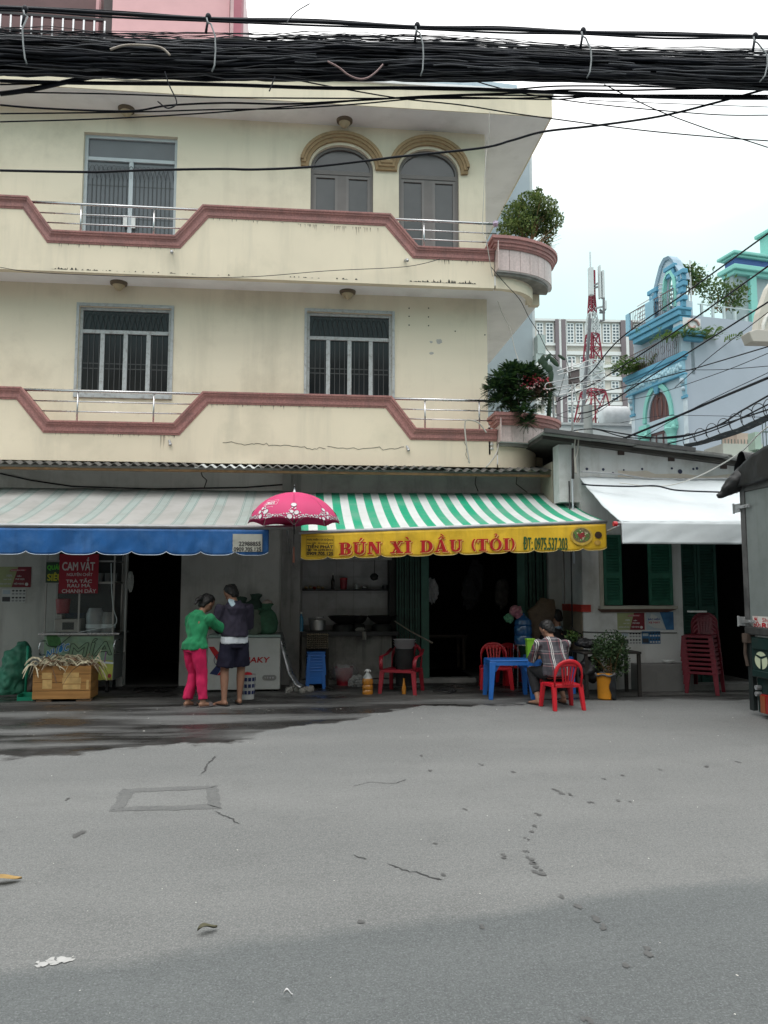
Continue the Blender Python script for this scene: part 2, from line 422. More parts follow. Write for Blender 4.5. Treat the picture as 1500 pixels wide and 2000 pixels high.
def sheet(name, pts, z, m, kind='structure', res=None):
 mb = MB(); mb.prism(Fr((0, 0, 0), (1, 0, 0), (0, 0, 1)), [(0, 0)], 0, 0) if 0 else None
 pts = [V((p[0], p[1])) for p in pts]
 if res:
  o = []
  for i, p in enumerate(pts):
   q = pts[(i + 1) % len(pts)]; k = max(1, int((q - p).length / res[0]))
   for j in range(k):
    r = p + (q - p) * (j / k); r = r + V((random.gauss(0, res[1]), random.gauss(0, res[1]))); o.append(r)
  pts = o
 tri = tessellate_polygon([[V((p.x, p.y, 0)) for p in pts]])
 mb.add([(p.x, p.y, z) for p in pts], [tuple(t) for t in tri])
 o = mb.build(name, m, kind=kind)
 return o
sheet('ground', [(-300, -150), (300, -150), (300, 500), (-300, 500)], -.03, conc)
mb = MB(); mb.grid(lambda u, v: (-40 + 80 * u, -25 + 36.3 * v, 0), 40, 20); mb.build('road', road_m, kind='structure')
mb = MB(); mb.grid(lambda u, v: (-40 + 80 * u, 11.30 + 1.9 * v, 0.004 + .03 * v), 60, 4); mb.build('pavement', pave_m, kind='structure')
g = lambda *a: [(G(x, y).x, G(x, y).y) for x, y in a]
# sealed trench frame around an old cover
out_r = g((213, 1585), (240, 1541), (426, 1534), (432, 1580)); inn = g((243, 1577), (262, 1548), (402, 1541), (404, 1571))
for q in ([out_r[0], out_r[1], inn[1], inn[0]], [out_r[1], out_r[2], inn[2], inn[1]], [out_r[2], out_r[3], inn[3], inn[2]], [out_r[3], out_r[0], inn[0], inn[3]]):
 sheet('trench_seal', q, .0022, seal_m, res=(.06, .008))
crackm = mat('crack_black', (.055, .055, .055), .95, .2, 20)
def crack(pix, w):
 pts = []
 P = [G(x, y) for x, y in pix]
 for i in range(len(P) - 1):
  for j in range(7):
   q = P[i].lerp(P[i + 1], j / 7); pts.append(V((q.x + random.gauss(0, .006), q.y + random.gauss(0, .009))))
 l = []; r = []
 for i, p in enumerate(pts):
  t = (pts[min(i + 1, len(pts) - 1)] - pts[max(i - 1, 0)]).normalized(); nn = V((-t.y, t.x)); ww = .6 * w * random.uniform(.3, 1) * (1 if 0 < i < len(pts) - 1 else .2)
  l.append(p + nn * ww); r.append(p - nn * ww)
 mb = MB(); k = len(l)
 mb.add([(p.x, p.y, .0034) for p in l] + [(p.x, p.y, .0034) for p in r], [(i, i + 1, k + i + 1, k + i) for i in range(k - 1)])
 mb.build('road_crack', crackm, kind='structure')
crack([(393, 1512), (408, 1490), (422, 1476)], .018)
crack([(420, 1585), (445, 1597), (474, 1612)], .014)
crack([(688, 1671), (725, 1680)], .010); crack([(755, 1688), (800, 1702), (878, 1723)], .015)
crack([(690, 1536), (720, 1528), (770, 1531), (798, 1522)], .009)
# drips and small stains on the asphalt
stain = mat('damp_stain', (.088, .089, .088), .6, .2, 20)
mb = MB()
for x, y, s in [(1052, 1592, 8), (1045, 1613, 6), (1040, 1625, 7), (1033, 1640, 6), (1030, 1666, 6), (1032, 1677, 9), (1040, 1687, 8), (1047, 1697, 15), (1053, 1708, 12), (983, 1673, 8), (1098, 1752, 10), (1132, 1773, 12), (1165, 1797, 13), (1176, 1813, 9), (946, 1812, 9), (1266, 1860, 17), (1220, 1886, 10), (1146, 1994, 12), (868, 1711, 8), (158, 1625, 16), (131, 1561, 7), (706, 1803, 8), (1085, 1543, 8), (1097, 1549, 9), (1113, 1552, 7), (1155, 1567, 7), (1208, 1563, 6), (1180, 1522, 5), (1215, 1514, 5), (1290, 1503, 6), (1000, 1508, 6), (940, 1494, 6), (840, 1506, 6), (822, 1476, 5), (850, 1648, 6), (907, 1581, 6), (1232, 1567, 5), (1380, 1497, 6), (1440, 1488, 5)]:
 c = G(x, y); f = c.y / 1556
 for k in range(3):
  cx = c.x + random.gauss(0, .3) * s * f; cy = c.y + random.gauss(0, .5) * s * f * 1.6
  rr = s * f * random.uniform(.3, .65); pts = []
  for j in range(12):
   w = 2 * pi * j / 12; q = rr * random.uniform(.6, 1.2); pts.append((cx + cos(w) * q, cy + sin(w) * q * 1.7, .0030 + k * .0003))
  mb.add(pts, [tuple(range(12))])
mb.build('damp_spots', stain, kind='stuff')
tagp = mat('old_road_paint', (.42, .42, .41), .9, .12, 20)
mb = MB()
for i in range(30):
 t = random.random(); c = G(72 + 72 * t + random.gauss(0, 3), 1887 - 16 * t + random.gauss(0, 4)); r = random.uniform(.004, .017)
 mb.add([(c.x + cos(w) * r * random.uniform(.5, 1.6), c.y + sin(w) * r * random.uniform(.5, 1.5), .0030 + i * .00006) for w in [2 * pi * j / 7 for j in range(7)]], [tuple(range(7))])
mb.build('paint_remnant', tagp, kind='stuff')
# pale litter crumbs
crumb = mat('litter_pale', (.55, .54, .5), .8, .2, 10)
mb = MB()
for i in range(130):
 x = random.uniform(0, 1500); y = 1385 + 600 * random.random() ** 3
 c = G(x, y); r = random.uniform(.004, .010) * (1.1 if y < 1450 else .5)
 mb.add([(c.x + cos(w) * r * random.uniform(.6, 1.5), c.y + sin(w) * r * random.uniform(.6, 1.5), .005 + random.random() * .004) for w in (0, 1.3, 2.7, 4.1, 5.2)], [(0, 1, 2, 3, 4)])
mb.build('litter_crumbs', crumb, kind='stuff')
def dryleaf(px, py, ln, rot, c, lab):
 q = G(px, py, .01); mb = MB()
 def fn(u, v):
  x = (u - .5) * ln; w = sin(pi * u) ** .7 * ln * .2
  y = (v - .5) * 2 * w; z = .014 + abs(v - .5) * .02 + .010 * sin(u * 5) + .008
  return (q.x + x * cos(rot) - y * sin(rot), q.y + x * sin(rot) + y * cos(rot), z)
 mb.grid(fn, 10, 4)
 o = mb.build('fallen_leaf', c, smooth=True, solid=.001); tag(o, lab, 'leaf')
dryleaf(8, 1722, .17, .35, mat('leaf_ochre', (.34, .22, .08), .7, .2, 20), 'ochre dry fallen leaf on the asphalt at the left picture edge')
dryleaf(405, 1818, .10, .6, mat('leaf_olive', (.085, .08, .045), .7, .2, 20), 'curled olive brown dead leaf in the foreground on the seam of dark asphalt')
dryleaf(563, 1948, .035, .1, mat('paper_scrap', (.6, .6, .6), .8, .1, 20), 'tiny whitish scrap lying on the dark foreground asphalt')
# yellow corner house
B = thing('corner_house', 'cream three storey corner house with pink edged balconies above two street stalls', 'building', (0, 14, 0))
DP, DW = .40, -.25                  # parapet face and upper wall face
zp = lambda x, y, d: M.px(x, y, d)[1]
ax = lambda x, y, d: M.px(x, y, d)[0]
XC = ax(952, 700, DW)               # right corner of the walls
XL = -9.5
ZS1 = zp(475, 899, DP)              # underside of first slab
ZS2 = zp(475, 538, DP)
ZR0, ZR1 = zp(500, 192, DP), zp(500, 148, DP)
FL1, FL2 = ZS1 + .16, ZS2 + .16
XS = 4.14                           # side edge of the side balconies
# upper walls with openings
def rect(a0, a1, z0, z1): return [(a0, z0), (a1, z0), (a1, z1), (a0, z1)]
w1 = (ax(152, 690, DW), ax(333, 690, DW), zp(240, 770, DW), zp(240, 600, DW))
w2 = (ax(599, 690, DW), ax(766, 690, DW), zp(680, 777, DW), zp(680, 611, DW))
mb = MB(); mb.prism(M, rect(XL, XC, ZS1 - .02, ZS2 + .02), DW - .2, DW, [rect(*w1), rect(*w2)])
mb.build('wall', cream2, B)
d1 = (ax(161, 350, DW), ax(345, 350, DW), FL2, zp(250, 262, DW))
def archp(xa, xb, ysp, ytop, zb):
 a0, a1 = ax(xa, ysp, DW), ax(xb, ysp, DW); zs = zp((xa + xb) / 2, ysp, DW); zt = zp((xa + xb) / 2, ytop, DW)
 c = (a0 + a1) / 2; r = (a1 - a0) / 2; h = zt - zs
 return [(a0, zb), (a1, zb)] + [(c + r * cos(t), zs + h * sin(t)) for t in [pi * i / 20 for i in range(21)]], (a0, a1, zs, zt, c, r, h)
A1, q1 = archp(607, 729, 328, 283, FL2 + .0)
A2, q2 = archp(779, 896, 337, 291, FL2)
mb = MB(); mb.prism(M, rect(XL, XC, ZS2 + .02, ZR0 + .02), DW - .2, DW, [rect(*d1), A1, A2])
mb.build('wall', cream2, B)
mb = MB(); mb.box(XC - .2, XC, 13.45, 22, ZS1, ZR0); mb.box(XL, XC, 22, 22.2, ZS1, ZR0); mb.box(XL, XL + .2, 13.45, 22, 0, ZR0)
mb.build('wall', cream2, B)
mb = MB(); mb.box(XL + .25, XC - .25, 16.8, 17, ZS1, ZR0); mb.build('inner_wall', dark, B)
# windows
def grille(par, a0, a1, z0, z1, d, n, arch_z, hz=()):
 mb = MB(); st = (a1 - a0) / n
 for i in range(1, n): mb.fb(M, a0 + i * st - .0055, a0 + i * st + .0055, z0, arch_z, d, d + .012)
 for h in hz: mb.fb(M, a0, a1, h - .008, h + .008, d - .012, d - .001)
 k = 0
 for i in range(0, n - 1):
  c = a0 + (i + 1) * st
  pts = [M.p(max(a0, min(a1, c - st + 2 * st * j / 10)), arch_z + (z1 - arch_z) * .92 * sin(pi * j / 10) ** .8, d + .03 + (i % 2) * .012) for j in range(11)]
  mb.tube(pts, .0045, 4)
 return mb.build('grille', grillem, par)
def win(a0, a1, z0, z1, trans, muls, fm, gm, d, fw=.05, g=True, nbar=12):
 mb = MB()
 mb.fb(M, a0, a0 + fw, z0, z1, d, d + .06); mb.fb(M, a1 - fw, a1, z0, z1, d, d + .06)
 mb.fb(M, a0 + fw, a1 - fw, z1 - fw, z1, d, d + .058); mb.fb(M, a0 + fw, a1 - fw, z0, z0 + fw, d, d + .058)
 mb.fb(M, a0 + fw, a1 - fw, trans - .03, trans + .03, d, d + .062)
 w = (a1 - a0) / muls
 for i in range(1, muls): mb.fb(M, a0 + i * w - .035, a0 + i * w + .035, z0 + fw, trans - .03, d + .002, d + .056)
 o = mb.build('window', fm, B, bevel=.004)
 p = MB().fb(M, a0 + fw + .002, a1 - fw - .002, trans + .032, z1 - fw - .002, d + .012, d + .02); p.build('pane', gm, o)
 for i in range(muls):
  x0 = a0 + i * w + (fw if i == 0 else .035) + .002; x1 = a0 + (i + 1) * w - (fw if i == muls - 1 else .035) - .002
  MB().fb(M, x0, x1, z0 + fw + .002, trans - .032, d + .012 + i * .001, d + .02 + i * .001).build('pane', gm, o)
 return o
seeglass = mat('clear_dark_glass', (.018, .021, .023), .06, .3, 1.2, spec=.3)
for (q, tr, hz) in ((w1, zp(240, 647, DW), None), (w2, zp(680, 660, DW), None)):
 o = win(q[0], q[1], q[2], q[3], tr, 4, framew, seeglass, DW - .11)
 # window grille stands in front of the panes, inside the frame depth
 grille(o, q[0] + .06, q[1] - .06, q[2] + .06, q[3] - .06, DW - .085, 16, tr + (q[3] - tr) * .1, (q[2] + (tr - q[2]) * .42, q[2] + (tr - q[2]) * .5))
 mb = MB(); fw = .07
 mb.fb(M, q[0] - fw * .6, q[1] + fw * .6, q[2] - fw, q[2] - .0, DW + .002, DW + .035); mb.fb(M, q[0] - fw * .6, q[0], q[2], q[3] + .05, DW + .002, DW + .02)
 mb.fb(M, q[1], q[1] + fw * .6, q[2], q[3] + .05, DW + .002, DW + .02); mb.fb(M, q[0], q[1], q[3], q[3] + .05, DW + .002, DW + .02)
 mb.build('window_surround', framew, B)
o = win(d1[0], d1[1], FL2, d1[3], zp(250, 308, DW), 2, framew2, mat('balcony_door_glass', (.13, .14, .155), .12, .12, 2, spec=.5), DW - .14, fw=.055)
grille(o, d1[0] + .06, d1[1] - .06, FL2 + .1, zp(250, 318, DW), DW - .117, 20, zp(250, 345, DW), (zp(250, 358, DW), zp(250, 415, DW), zp(250, 422, DW)))
c_ = (d1[0] + d1[1]) / 2
MB().fb(M, c_ - .10, c_ - .035, zp(250, 440, DW), zp(250, 418, DW), DW - .075, DW - .05).fb(M, c_ + .035, c_ + .10, zp(250, 442, DW), zp(250, 420, DW), DW - .075, DW - .05).build('lock_plate', white_p, o)
MB().fb(M, d1[0] + .01, d1[1] - .01, zp(250, 308, DW) + .04, d1[3] - .01, DW - .15, DW - .142).build('transom_pane', glassd, o)
for A, q in ((A1, q1), (A2, q2)):
 a0, a1, zs, zt, c, r, h = q; d = DW - .13
 mb = MB(); f = .05
 inner = [(a0 + f, FL2 + f), (a1 - f, FL2 + f)] + [(c + (r - f) * cos(t), zs + (h - f) * sin(t)) for t in [pi * i / 20 for i in range(21)]]
 mb.prism(M, A, d, d + .06, [inner]); zt2 = zs - .05
 mb.fb(M, a0 + f, a1 - f, zt2 - .045, zt2 + .03, d + .001, d + .064)
 mb.fb(M, c - .075, c + .075, FL2 + f, zt2 - .045, d + .002, d + .05)
 o = mb.build('window', frameg, B)
 up = [(a0 + f, zt2 + .03), (a1 - f, zt2 + .03)] + [(c + (r - f) * cos(t), zs + (h - f) * sin(t)) for t in [pi * i / 20 for i in range(21)]]
 MB().prism(M, up, d + .015, d + .022).build('pane', glassb, o)
 MB().fb(M, a0 + f, c - .076, FL2 + f, zt2 - .046, d + .014, d + .021).build('pane', glassb, o)
 MB().fb(M, c + .076, a1 - f, FL2 + f, zt2 - .046, d + .015, d + .022).build('pane', glassb, o)
 mb = MB()
 for s in (-1, 1):
  x0, x1 = (a0 + f, c - .075) if s < 0 else (c + .075, a1 - f)
  for e in ((x0, x0 + .045), (x1 - .045, x1)): mb.fb(M, e[0], e[1], FL2 + f, zt2 - .046, d + .024, d + .05)
  mb.fb(M, x0 + .045, x1 - .045, zt2 - .1, zt2 - .046, d + .024, d + .049)
 mb.build('sash', mat('taupe_sash', (.20, .185, .18), .5, .06, 6), o)
# arch mouldings
tan = mat('tan_moulding', (.34, .235, .13), .75, .12, 12, dirt=((.16, .12, .07), .6, 5))
def apath(q, k=1.10, kz=1.16):
 a0, a1, zs, zt, c, r, h = q
 return [(c + r * k * cos(t), zs - .05 + h * kz * sin(t) + .05) for t in [pi - pi * i / 24 for i in range(25)]]
pth = [(ax(588, 314, DW), q1[2] + .01)] + apath(q1) ; pth2 = apath(q2) + [(ax(913, 334, DW), q2[2] + .01)]
prof = [(-.02, DW + .003), (-.02, DW + .05), (.03, DW + .065), (.035, DW + .09), (.075, DW + .095), (.08, DW + .115), (.13, DW + .12), (.13, DW + .003)]
mb = MB(); mb.sweep(pth + pth2, prof, (1, 0, 0), (0, 0, 1), (0, -1, 0), (0, 13, 0)); mb.build('arch_moulding', tan, B)
# slabs, parapets, mouldings
RC = .82
def round_corner(z0, z1, extra=0, n=14):
 # plan outline of slab: front edge, rounded corner, side beam
 yf = 13 - DP - extra; pts = [(XL, yf), (XC, yf)]
 cx, cy = XC, 13.32
 rx, ry = RC + extra, cy - yf
 for i in range(1, n + 1):
  t = -pi / 2 + pi / 2 * i / n
  pts.append((cx + rx * cos(t), cy + ry * sin(t)))
 return pts
def hz_prism(mb, pts, z0, z1):
 k = len(pts); tri = tessellate_polygon([[V((p[0], p[1], 0)) for p in pts]])
 mb.add([(p[0], p[1], z0) for p in pts] + [(p[0], p[1], z1) for p in pts], [tuple(reversed(t)) for t in tri] + [tuple(i + k for i in t) for t in tri] + [(i, (i + 1) % k, k + (i + 1) % k, k + i) for i in range(k)])
 return mb
def level(ZS, pix, FLz, d=DP, last=946, planter=(0, 0), raillvl=None, rposts=()):
 # soffit slab
 pl = round_corner(0, 0, -.004) + [(XS - .004, 13.345), (XS - .004, 22), (XL, 22)]
 hz_prism(MB(), pl, ZS, FLz).build('balcony_slab', soff, B)
 path = [(ax(x, y, d), zp(x, y, d)) for x, y in pix]
 zhi = (path[3 + 1][1] + path[5][1]) / 2; zlo = (path[2][1] + path[3][1]) / 2
 zz = [zhi, zhi, zlo, zlo, zhi, zhi, zlo, zlo]
 path = [(a, z) for (a, _), z in zip(path, zz)]; path[0] = (XL, zhi); path[-1] = (XC - .02, zlo)
 poly = [(XL, ZS - .05)] + [(a, z - .12) for a, z in path][0:] + [(XC - .02, ZS - .05)]
 mb = MB(); mb.prism(M, poly, d - .12, d)
 mb.build('parapet', cream, B)
 pr = [(-.185, d - .14), (-.185, d + .012), (-.165, d + .016), (-.155, d + .030), (-.10, d + .034), (-.065, d + .052), (-.06, d + .070), (-.035, d + .074), (-.03, d + .09), (0, d + .094), (0, d - .15)]
 mb = MB(); mb.sweep(path, pr, (1, 0, 0), (0, 0, 1), (0, -1, 0), (0, 13, 0)); mb.build('coping', pink, B, bevel=.004)
 # rounded apron below the planter
 cur = round_corner(0, 0)[1:]
 mb = MB(); k = len(cur); zt = planter[0]
 inn = [(XC + (p[0] - XC) * .86, 13.32 + (p[1] - 13.32) * .86) for p in cur]
 mb.add([(p[0], p[1], ZS - .05) for p in cur] + [(p[0], p[1], zt) for p in cur] + [(p[0], p[1], ZS - .05) for p in inn] + [(p[0], p[1], zt) for p in inn],
           [(i, i + 1, k + i + 1, k + i) for i in range(k - 1)] + [(2 * k + i, 3 * k + i, 3 * k + i + 1, 2 * k + i + 1) for i in range(k - 1)] + [(i, 2 * k + i, 2 * k + i + 1, i + 1) for i in range(k - 1)])
 mb.build('parapet', cream, B, smooth='auto')
 # side beam
 MB().box(XC + RC - .02, XS, 13.325, 13.45, ZS - .04, planter[0] + .0).box(XS - .12, XS, 13.45, 22, ZS + .004, planter[0] + .25).build('side_parapet', cream, B)
 # planter: quarter ellipse box with tiles and coping
 z0, z1 = planter; cx, cy = XC + .0, 13.34
 def arc(rx, ry, n=24): return [(cx + rx * cos(t), cy + ry * sin(t)) for t in [-pi / 2 + pi / 2 * i / n for i in range(n + 1)]]
 o1 = [(XC + .0, 12.28 + .14)] + arc(1.20, .92)[0:]
 pl = [(XC, cy)] + arc(1.15, .87)
 P = hz_prism(MB(), pl, z0, z1 - .03).build('planter', soff, B)
 hz_prism(MB(), [(XC + .04, cy + .0)] + arc(1.10, .82), z0 - .05, z0 - .004).build('planter_base', mat('planter_grime', (.25, .24, .22), .9, .3, 6), P)
 nt_ = 9
 for i in range(nt_):
  t0 = -pi / 2 + pi / 2 * (i + .02) / nt_; t1 = -pi / 2 + pi / 2 * (i + .98) / nt_
  ps = [(cx + 1.17 * cos(t), cy + .89 * sin(t)) for t in [t0 + (t1 - t0) * j / 4 for j in range(5)]] + [(cx + 1.15 * cos(t), cy + .87 * sin(t)) for t in [t1 - (t1 - t0) * j / 4 for j in range(5)]]
  hz_prism(MB(), ps, z0 + .005, z1 - .12).build('tile', pinkt, P)
 MB().box(XC - .012, XC, 13 - DP - .27 + .02, cy, z0, z1 - .1).build('tile', pinkt, P)
 pr = [(-.0, z1 - .20), (-.02, z1 - .20), (-.035, z1 - .17), (-.05, z1 - .165), (-.055, z1 - .12), (-.075, z1 - .115), (-.085, z1 - .06), (-.11, z1 - .055), (-.11, z1 - .005), (-.10, z1), (0.06, z1), (.06, z1 - .2)]
 a_ = arc(1.17, .89); path3 = [(XC - .0, 12.9)] + [(XC - .0, a_[0][1])] + a_[1:]
 mb = MB(); mb.sweep(path3, pr, (1, 0, 0), (0, 1, 0), (0, 0, 1)); mb.build('planter_coping', pink, P, smooth='auto')
 hz_prism(MB(), [(XC + .05, cy)] + arc(1.08, .80), z1 - .04, z1 - .015).build('soil', mat('soil', (.04, .03, .02), .95, .3, 20, .01, 20), P)
 # steel handrails in the dips
 zt = zlo + (zhi - zlo) * raillvl
 for (aa, bb, posts) in ((path[1], path[4], rposts[0]), (path[5], (XC + .02, zlo), rposts[1])):
  first = aa is path[1]
  for k_, fr_ in enumerate((1.0, .66, .34)):
   z = zlo + (zt - zlo) * fr_
   u = (zhi - z) / (zhi - zlo)
   xa = aa[0] + (path[2 if first else 6][0] - aa[0]) * max(0, u)
   xb = bb[0] + ((path[3][0] - bb[0]) * max(0, u) if first else 0)
   R = MB().tube([M.p(xa - .02, z, d - .04), M.p(xb + .02, z, d - .04)], .022 if k_ == 0 else .011, 10)
   R.build('handrail' if k_ == 0 else 'rail', steel, B, smooth=True)
  for x in posts:
   a = ax(x, 450 if ZS > 6 else 800, d - .04)
   MB().tube([M.p(a, zlo - .01, d - .04), M.p(a, zt, d - .04)], .014, 8).build('rail_post', steel, B, smooth=True)
 return zlo, zhi
PL2 = (zp(955, 522, DP + .25), zp(950, 457, DP + .25)); PL1 = (zp(955, 860, DP + .25), zp(950, 803, DP + .25))
level(ZS2, [(0, 390), (58, 391), (105, 453), (342, 463), (397, 404), (762, 421), (816, 482), (946, 488)], FL2, planter=PL2, raillvl=.93, rposts=((157, 300), (828,)))
level(ZS1, [(0, 757), (45, 757), (97, 822), (340, 828), (397, 767), (764, 775), (812, 835), (946, 838)], FL1, planter=PL1, raillvl=.97, rposts=((151, 300), (830, 936)))
# roof slab with fascia
xr = ax(1078, 200, DP)
MB().box(XL, xr - .02, 13 - DP + .02, 24, ZR0, ZR1 - .02).build('roof', soff, B)
MB().box(XL, xr, 13 - DP, 13 - DP + .019, ZR0 - .01, ZR1).box(xr - .019, xr, 13 - DP + .02, 24, ZR0 - .01, ZR1).build('fascia', cream, B)
MB().box(XL, xr + .03, 13 - DP - .04, 24, ZR1, ZR1 + .05).build('roof_edge', soff, B)
# grime runs along the lower edges of slabs (black mould with its own outline)
mb = MB()
def mouldrun(mb, xa, xb, y, d, dens, up=.05):
 z = zp((xa + xb) / 2, y, d)
 x = ax(xa, y, d); xe = ax(xb, y, d)
 while x < xe:
  w = random.uniform(.01, .05)
  if random.random() < dens:
   h = random.uniform(.2, 1) ** 2 * up
   mb.prism(M, [(x, z), (x + w, z), (x + w * .8, z + h * .6), (x + w * .4, z + h), (x + w * .1, z + h * .5)], d + .001, d + .003)
  x += w
mouldrun(mb, 100, 190, 527.0, DP, .8, .04); mouldrun(mb, 200, 520, 535, DP, .25, .03); mouldrun(mb, 800, 925, 552.5, DP, .9, .07); mouldrun(mb, 560, 700, 544, DP, .3, .03)
mb.build('mould', mould, B)
mb = MB()
def runs(mb, xa, xb, ya, yb, d, n, mx=.12):
 for i in range(n):
  t = random.random(); px_ = xa + (xb - xa) * t; a, z = M.px(px_, ya + (yb - ya) * t, d); w = random.uniform(.004, .016); h = random.uniform(.2, 1) ** 2 * mx * 1.6
  mb.prism(M, [(a, z), (a + w, z), (a + w * .7, z - h)], d + .001, d + .0025)
runs(mb, 580, 745, 437, 446, DP, 45, .09); runs(mb, 400, 760, 789, 797, DP, 50, .05); runs(mb, 110, 340, 475, 483, DP, 40, .05); runs(mb, 105, 340, 843, 848, DP, 40, .05); runs(mb, 400, 560, 425, 435, DP, 20, .04)
runs(mb, 310, 345, 845, 850, DP, 12, .2); runs(mb, 820, 945, 506, 510, DP, 25, .06)
mb.build('rain_marks', mat('rain_mark', (.23, .19, .15), .95, .2, 10), B)
# hairline cracks in the lowest parapet
mb = MB()
for pix in ([(435, 863), (480, 868), (500, 866), (530, 869), (580, 872), (610, 876), (640, 873)], [(640, 873), (700, 877), (760, 876), (795, 874)], [(905, 860), (912, 875), (910, 890), (916, 903)]):
 pts = [M.p(*M.px(x + random.gauss(0, 1), y + random.gauss(0, 1.4), DP + .002), DP + .002) for i in range(len(pix) - 1) for x, y in [(pix[i][0] + (pix[i + 1][0] - pix[i][0]) * k / 6, pix[i][1] + (pix[i + 1][1] - pix[i][1]) * k / 6) for k in range(6)]]
 mb.tube(pts, .0035, 4)
mb.build('wall_crack', mould, B)
# drain spouts, screw holes, patched plaster
for x, y, l in ((338, 495, .14), (793, 512, .16), (797, 875, .03), (333, 864, .03)):
 a, z = M.px(x, y, DP)
 MB().tube([M.p(a - .02, z + .03, DP - .01), M.p(a, z - .02, DP + l)], .02, 8).tube([M.p(a, z - .02, DP + l - .01), M.p(a + .003, z - .05, DP + l + .005)], .024, 8).build('drain_spout', galv, B)
mb = MB()
for x, y in ((799, 602), (837, 602), (799, 618), (837, 619), (799, 635), (837, 636), (889, 647), (947, 654)):
 a, z = M.px(x, y, DW); mb.tube([M.p(a, z, DW - .01), M.p(a, z, DW + .004)], .012, 8)
mb.build('screw_hole', mould, B)
mb = MB()
for x, y, r in ((843, 690, .04), (858, 667, .06), (842, 668, .03)):
 a, z = M.px(x, y, DW); mb.prism(M, [(a + cos(w) * r * random.uniform(.6, 1.2), z + sin(w) * r * .8 * random.uniform(.6, 1.1)) for w in [2 * pi * j / 11 for j in range(11)]], DW + .001, DW + .003)
mb.build('plaster_patch', mat('bare_plaster', (.42, .41, .39), .9, .1, 20), B)
# soffit lamps
lampb = mat('lamp_bronze', (.13, .10, .07), .5, .1, 10); lampg = mat('lamp_glass', (.42, .35, .23), .35, .1, 10)
for (x, y, zz, lab) in ((247, 214, ZR0, 'dome'), (673, 236, ZR0, ''), (232, 553, ZS2, ''), (679, 571, ZS2, '')):
 r_ = ray(x, y); t = (zz - .01 - EYE) / r_.z; c = CAMP + r_ * t; c.y = min(13.12, max(12.85, c.y))
 c = CAMP + r_ * (c.y / r_.y); c.z = zz
 S = 1.0
 MB().lathe((c.x, c.y, zz), [(0, -.05), (.10, -.05), (.135, -.035), (.14, 0)], 20).build('soffit_lamp', lampb, B, smooth='auto')
 MB().lathe((c.x, c.y, zz), [(.0, -.14), (.03, -.135), (.07, -.10), (.10, -.051)], 20).build('lamp_bowl', lampg, B, smooth=True)
MB().lathe((XC + .14, 15.2, ZR0), [(0, -.12), (.05, -.10), (.11, 0)], 16).build('soffit_lamp', lampb, B, smooth=True)
# ground floor of the corner house
ZT = ZS1 - .06
xd0, xd1 = ax(243, 1200, 0), ax(352, 1200, 0)
xk0, xk1 = ax(583, 1200, 0), ax(765, 1200, 0)
xg1 = ax(1072, 1150, 0)
mb = MB()
mb.fb(M, XL, xd0, 0, ZT, -.2, 0); mb.fb(M, xd0, xd1, 2.35, ZT, -.2, 0); mb.fb(M, xd1, xk0 - .28, 0, ZT, -.2, 0)
mb.build('wall', grimel, B)
mb = MB(); mb.fb(M, xk0 - .28, xk0 - .14, 0, ZT, -.3, .05); mb.fb(M, xk0 - .14, xk0 + .02, 0, ZT, -.4, .015)
mb.build('pillar', mat('pillar_plaster', (.27, .265, .255), .85, .1, 3, .002, 30, dirt=((.08, .08, .08), .8, 2), streak=((.05, .05, .05), .8, 2)), B)
mb = MB(); mb.fb(M, xk0 + .02, xg1, 2.30, ZT, -.2, 0); mb.build('lintel', grime, B)
mb = MB(); mb.fb(M, xg1, ax(1108, 1100, 0), 0, ZT, -.2, .02); mb.build('pillar', grimel, B)
MB().fb(M, xk0 + .02, xk1, 2.02, 2.10, -.06, .01).build('kitchen_beam', grime, B)
MB().fb(M, xk0 + .02, xk1, 2.10, 2.30, -.05, -.02).build('transom_panel', mat('dusty_green_glass', (.12, .16, .13), .4, .2, 4), B)
# kitchen recess: tiled back wall, shelf, counter
tile = mat('white_wall_tile', (.46, .46, .47), .35, .08, 6, dirt=((.12, .11, .10), .5, 3))
KB = -.55
MB().fb(M, xk0 + .02, xk1, 0, 2.3, KB - .1, KB).build('kitchen_wall', grime, B)
ca = xk0 + .04; tw = (xk1 - ca) / 5
for i in range(5):
 for j in range(5):
  z0 = .94 + j * .27
  MB().fb(M, ca + i * tw + .003, ca + (i + 1) * tw - .003, z0 + .003, z0 + .267, KB + .001, KB + .009).build('wall_tile', tile, B)
MB().fb(M, xk0 + .02, xk0 + .06, 0, 2.3, KB, -.41).fb(M, xk1, xk1 + .08, 0, 2.3, KB - .1, -.21).build('kitchen_cheek', grime, B)
cz = zp(680, 1233, .02)
MB().fb(M, xk0 + .06, xk1 + .1, cz - .07, cz, KB + .01, .12).build('counter_top', mat('dark_stone', (.03, .03, .032), .4, .3, 6), B, bevel=.005)
MB().fb(M, xk0 + .06, xk1, .12, cz - .07, -.12, .0).build('counter_front', mat('dirty_counter', (.22, .215, .20), .9, .2, 3, .003, 20, dirt=((.04, .04, .04), .9, 2.2), streak=((.05, .05, .05), .9, 2.5)), B)
MB().fb(M, xk0 - .3, ax(930, 1340, 0), 0.0, .10, -1.5, .03).build('shop_step', conc, B, bevel=.01)
sz = zp(680, 1151, -.4)
MB().fb(M, xk0 + .06, xk1 - .02, sz - .025, sz, KB + .01, KB + .25).build('kitchen_shelf', black, B)
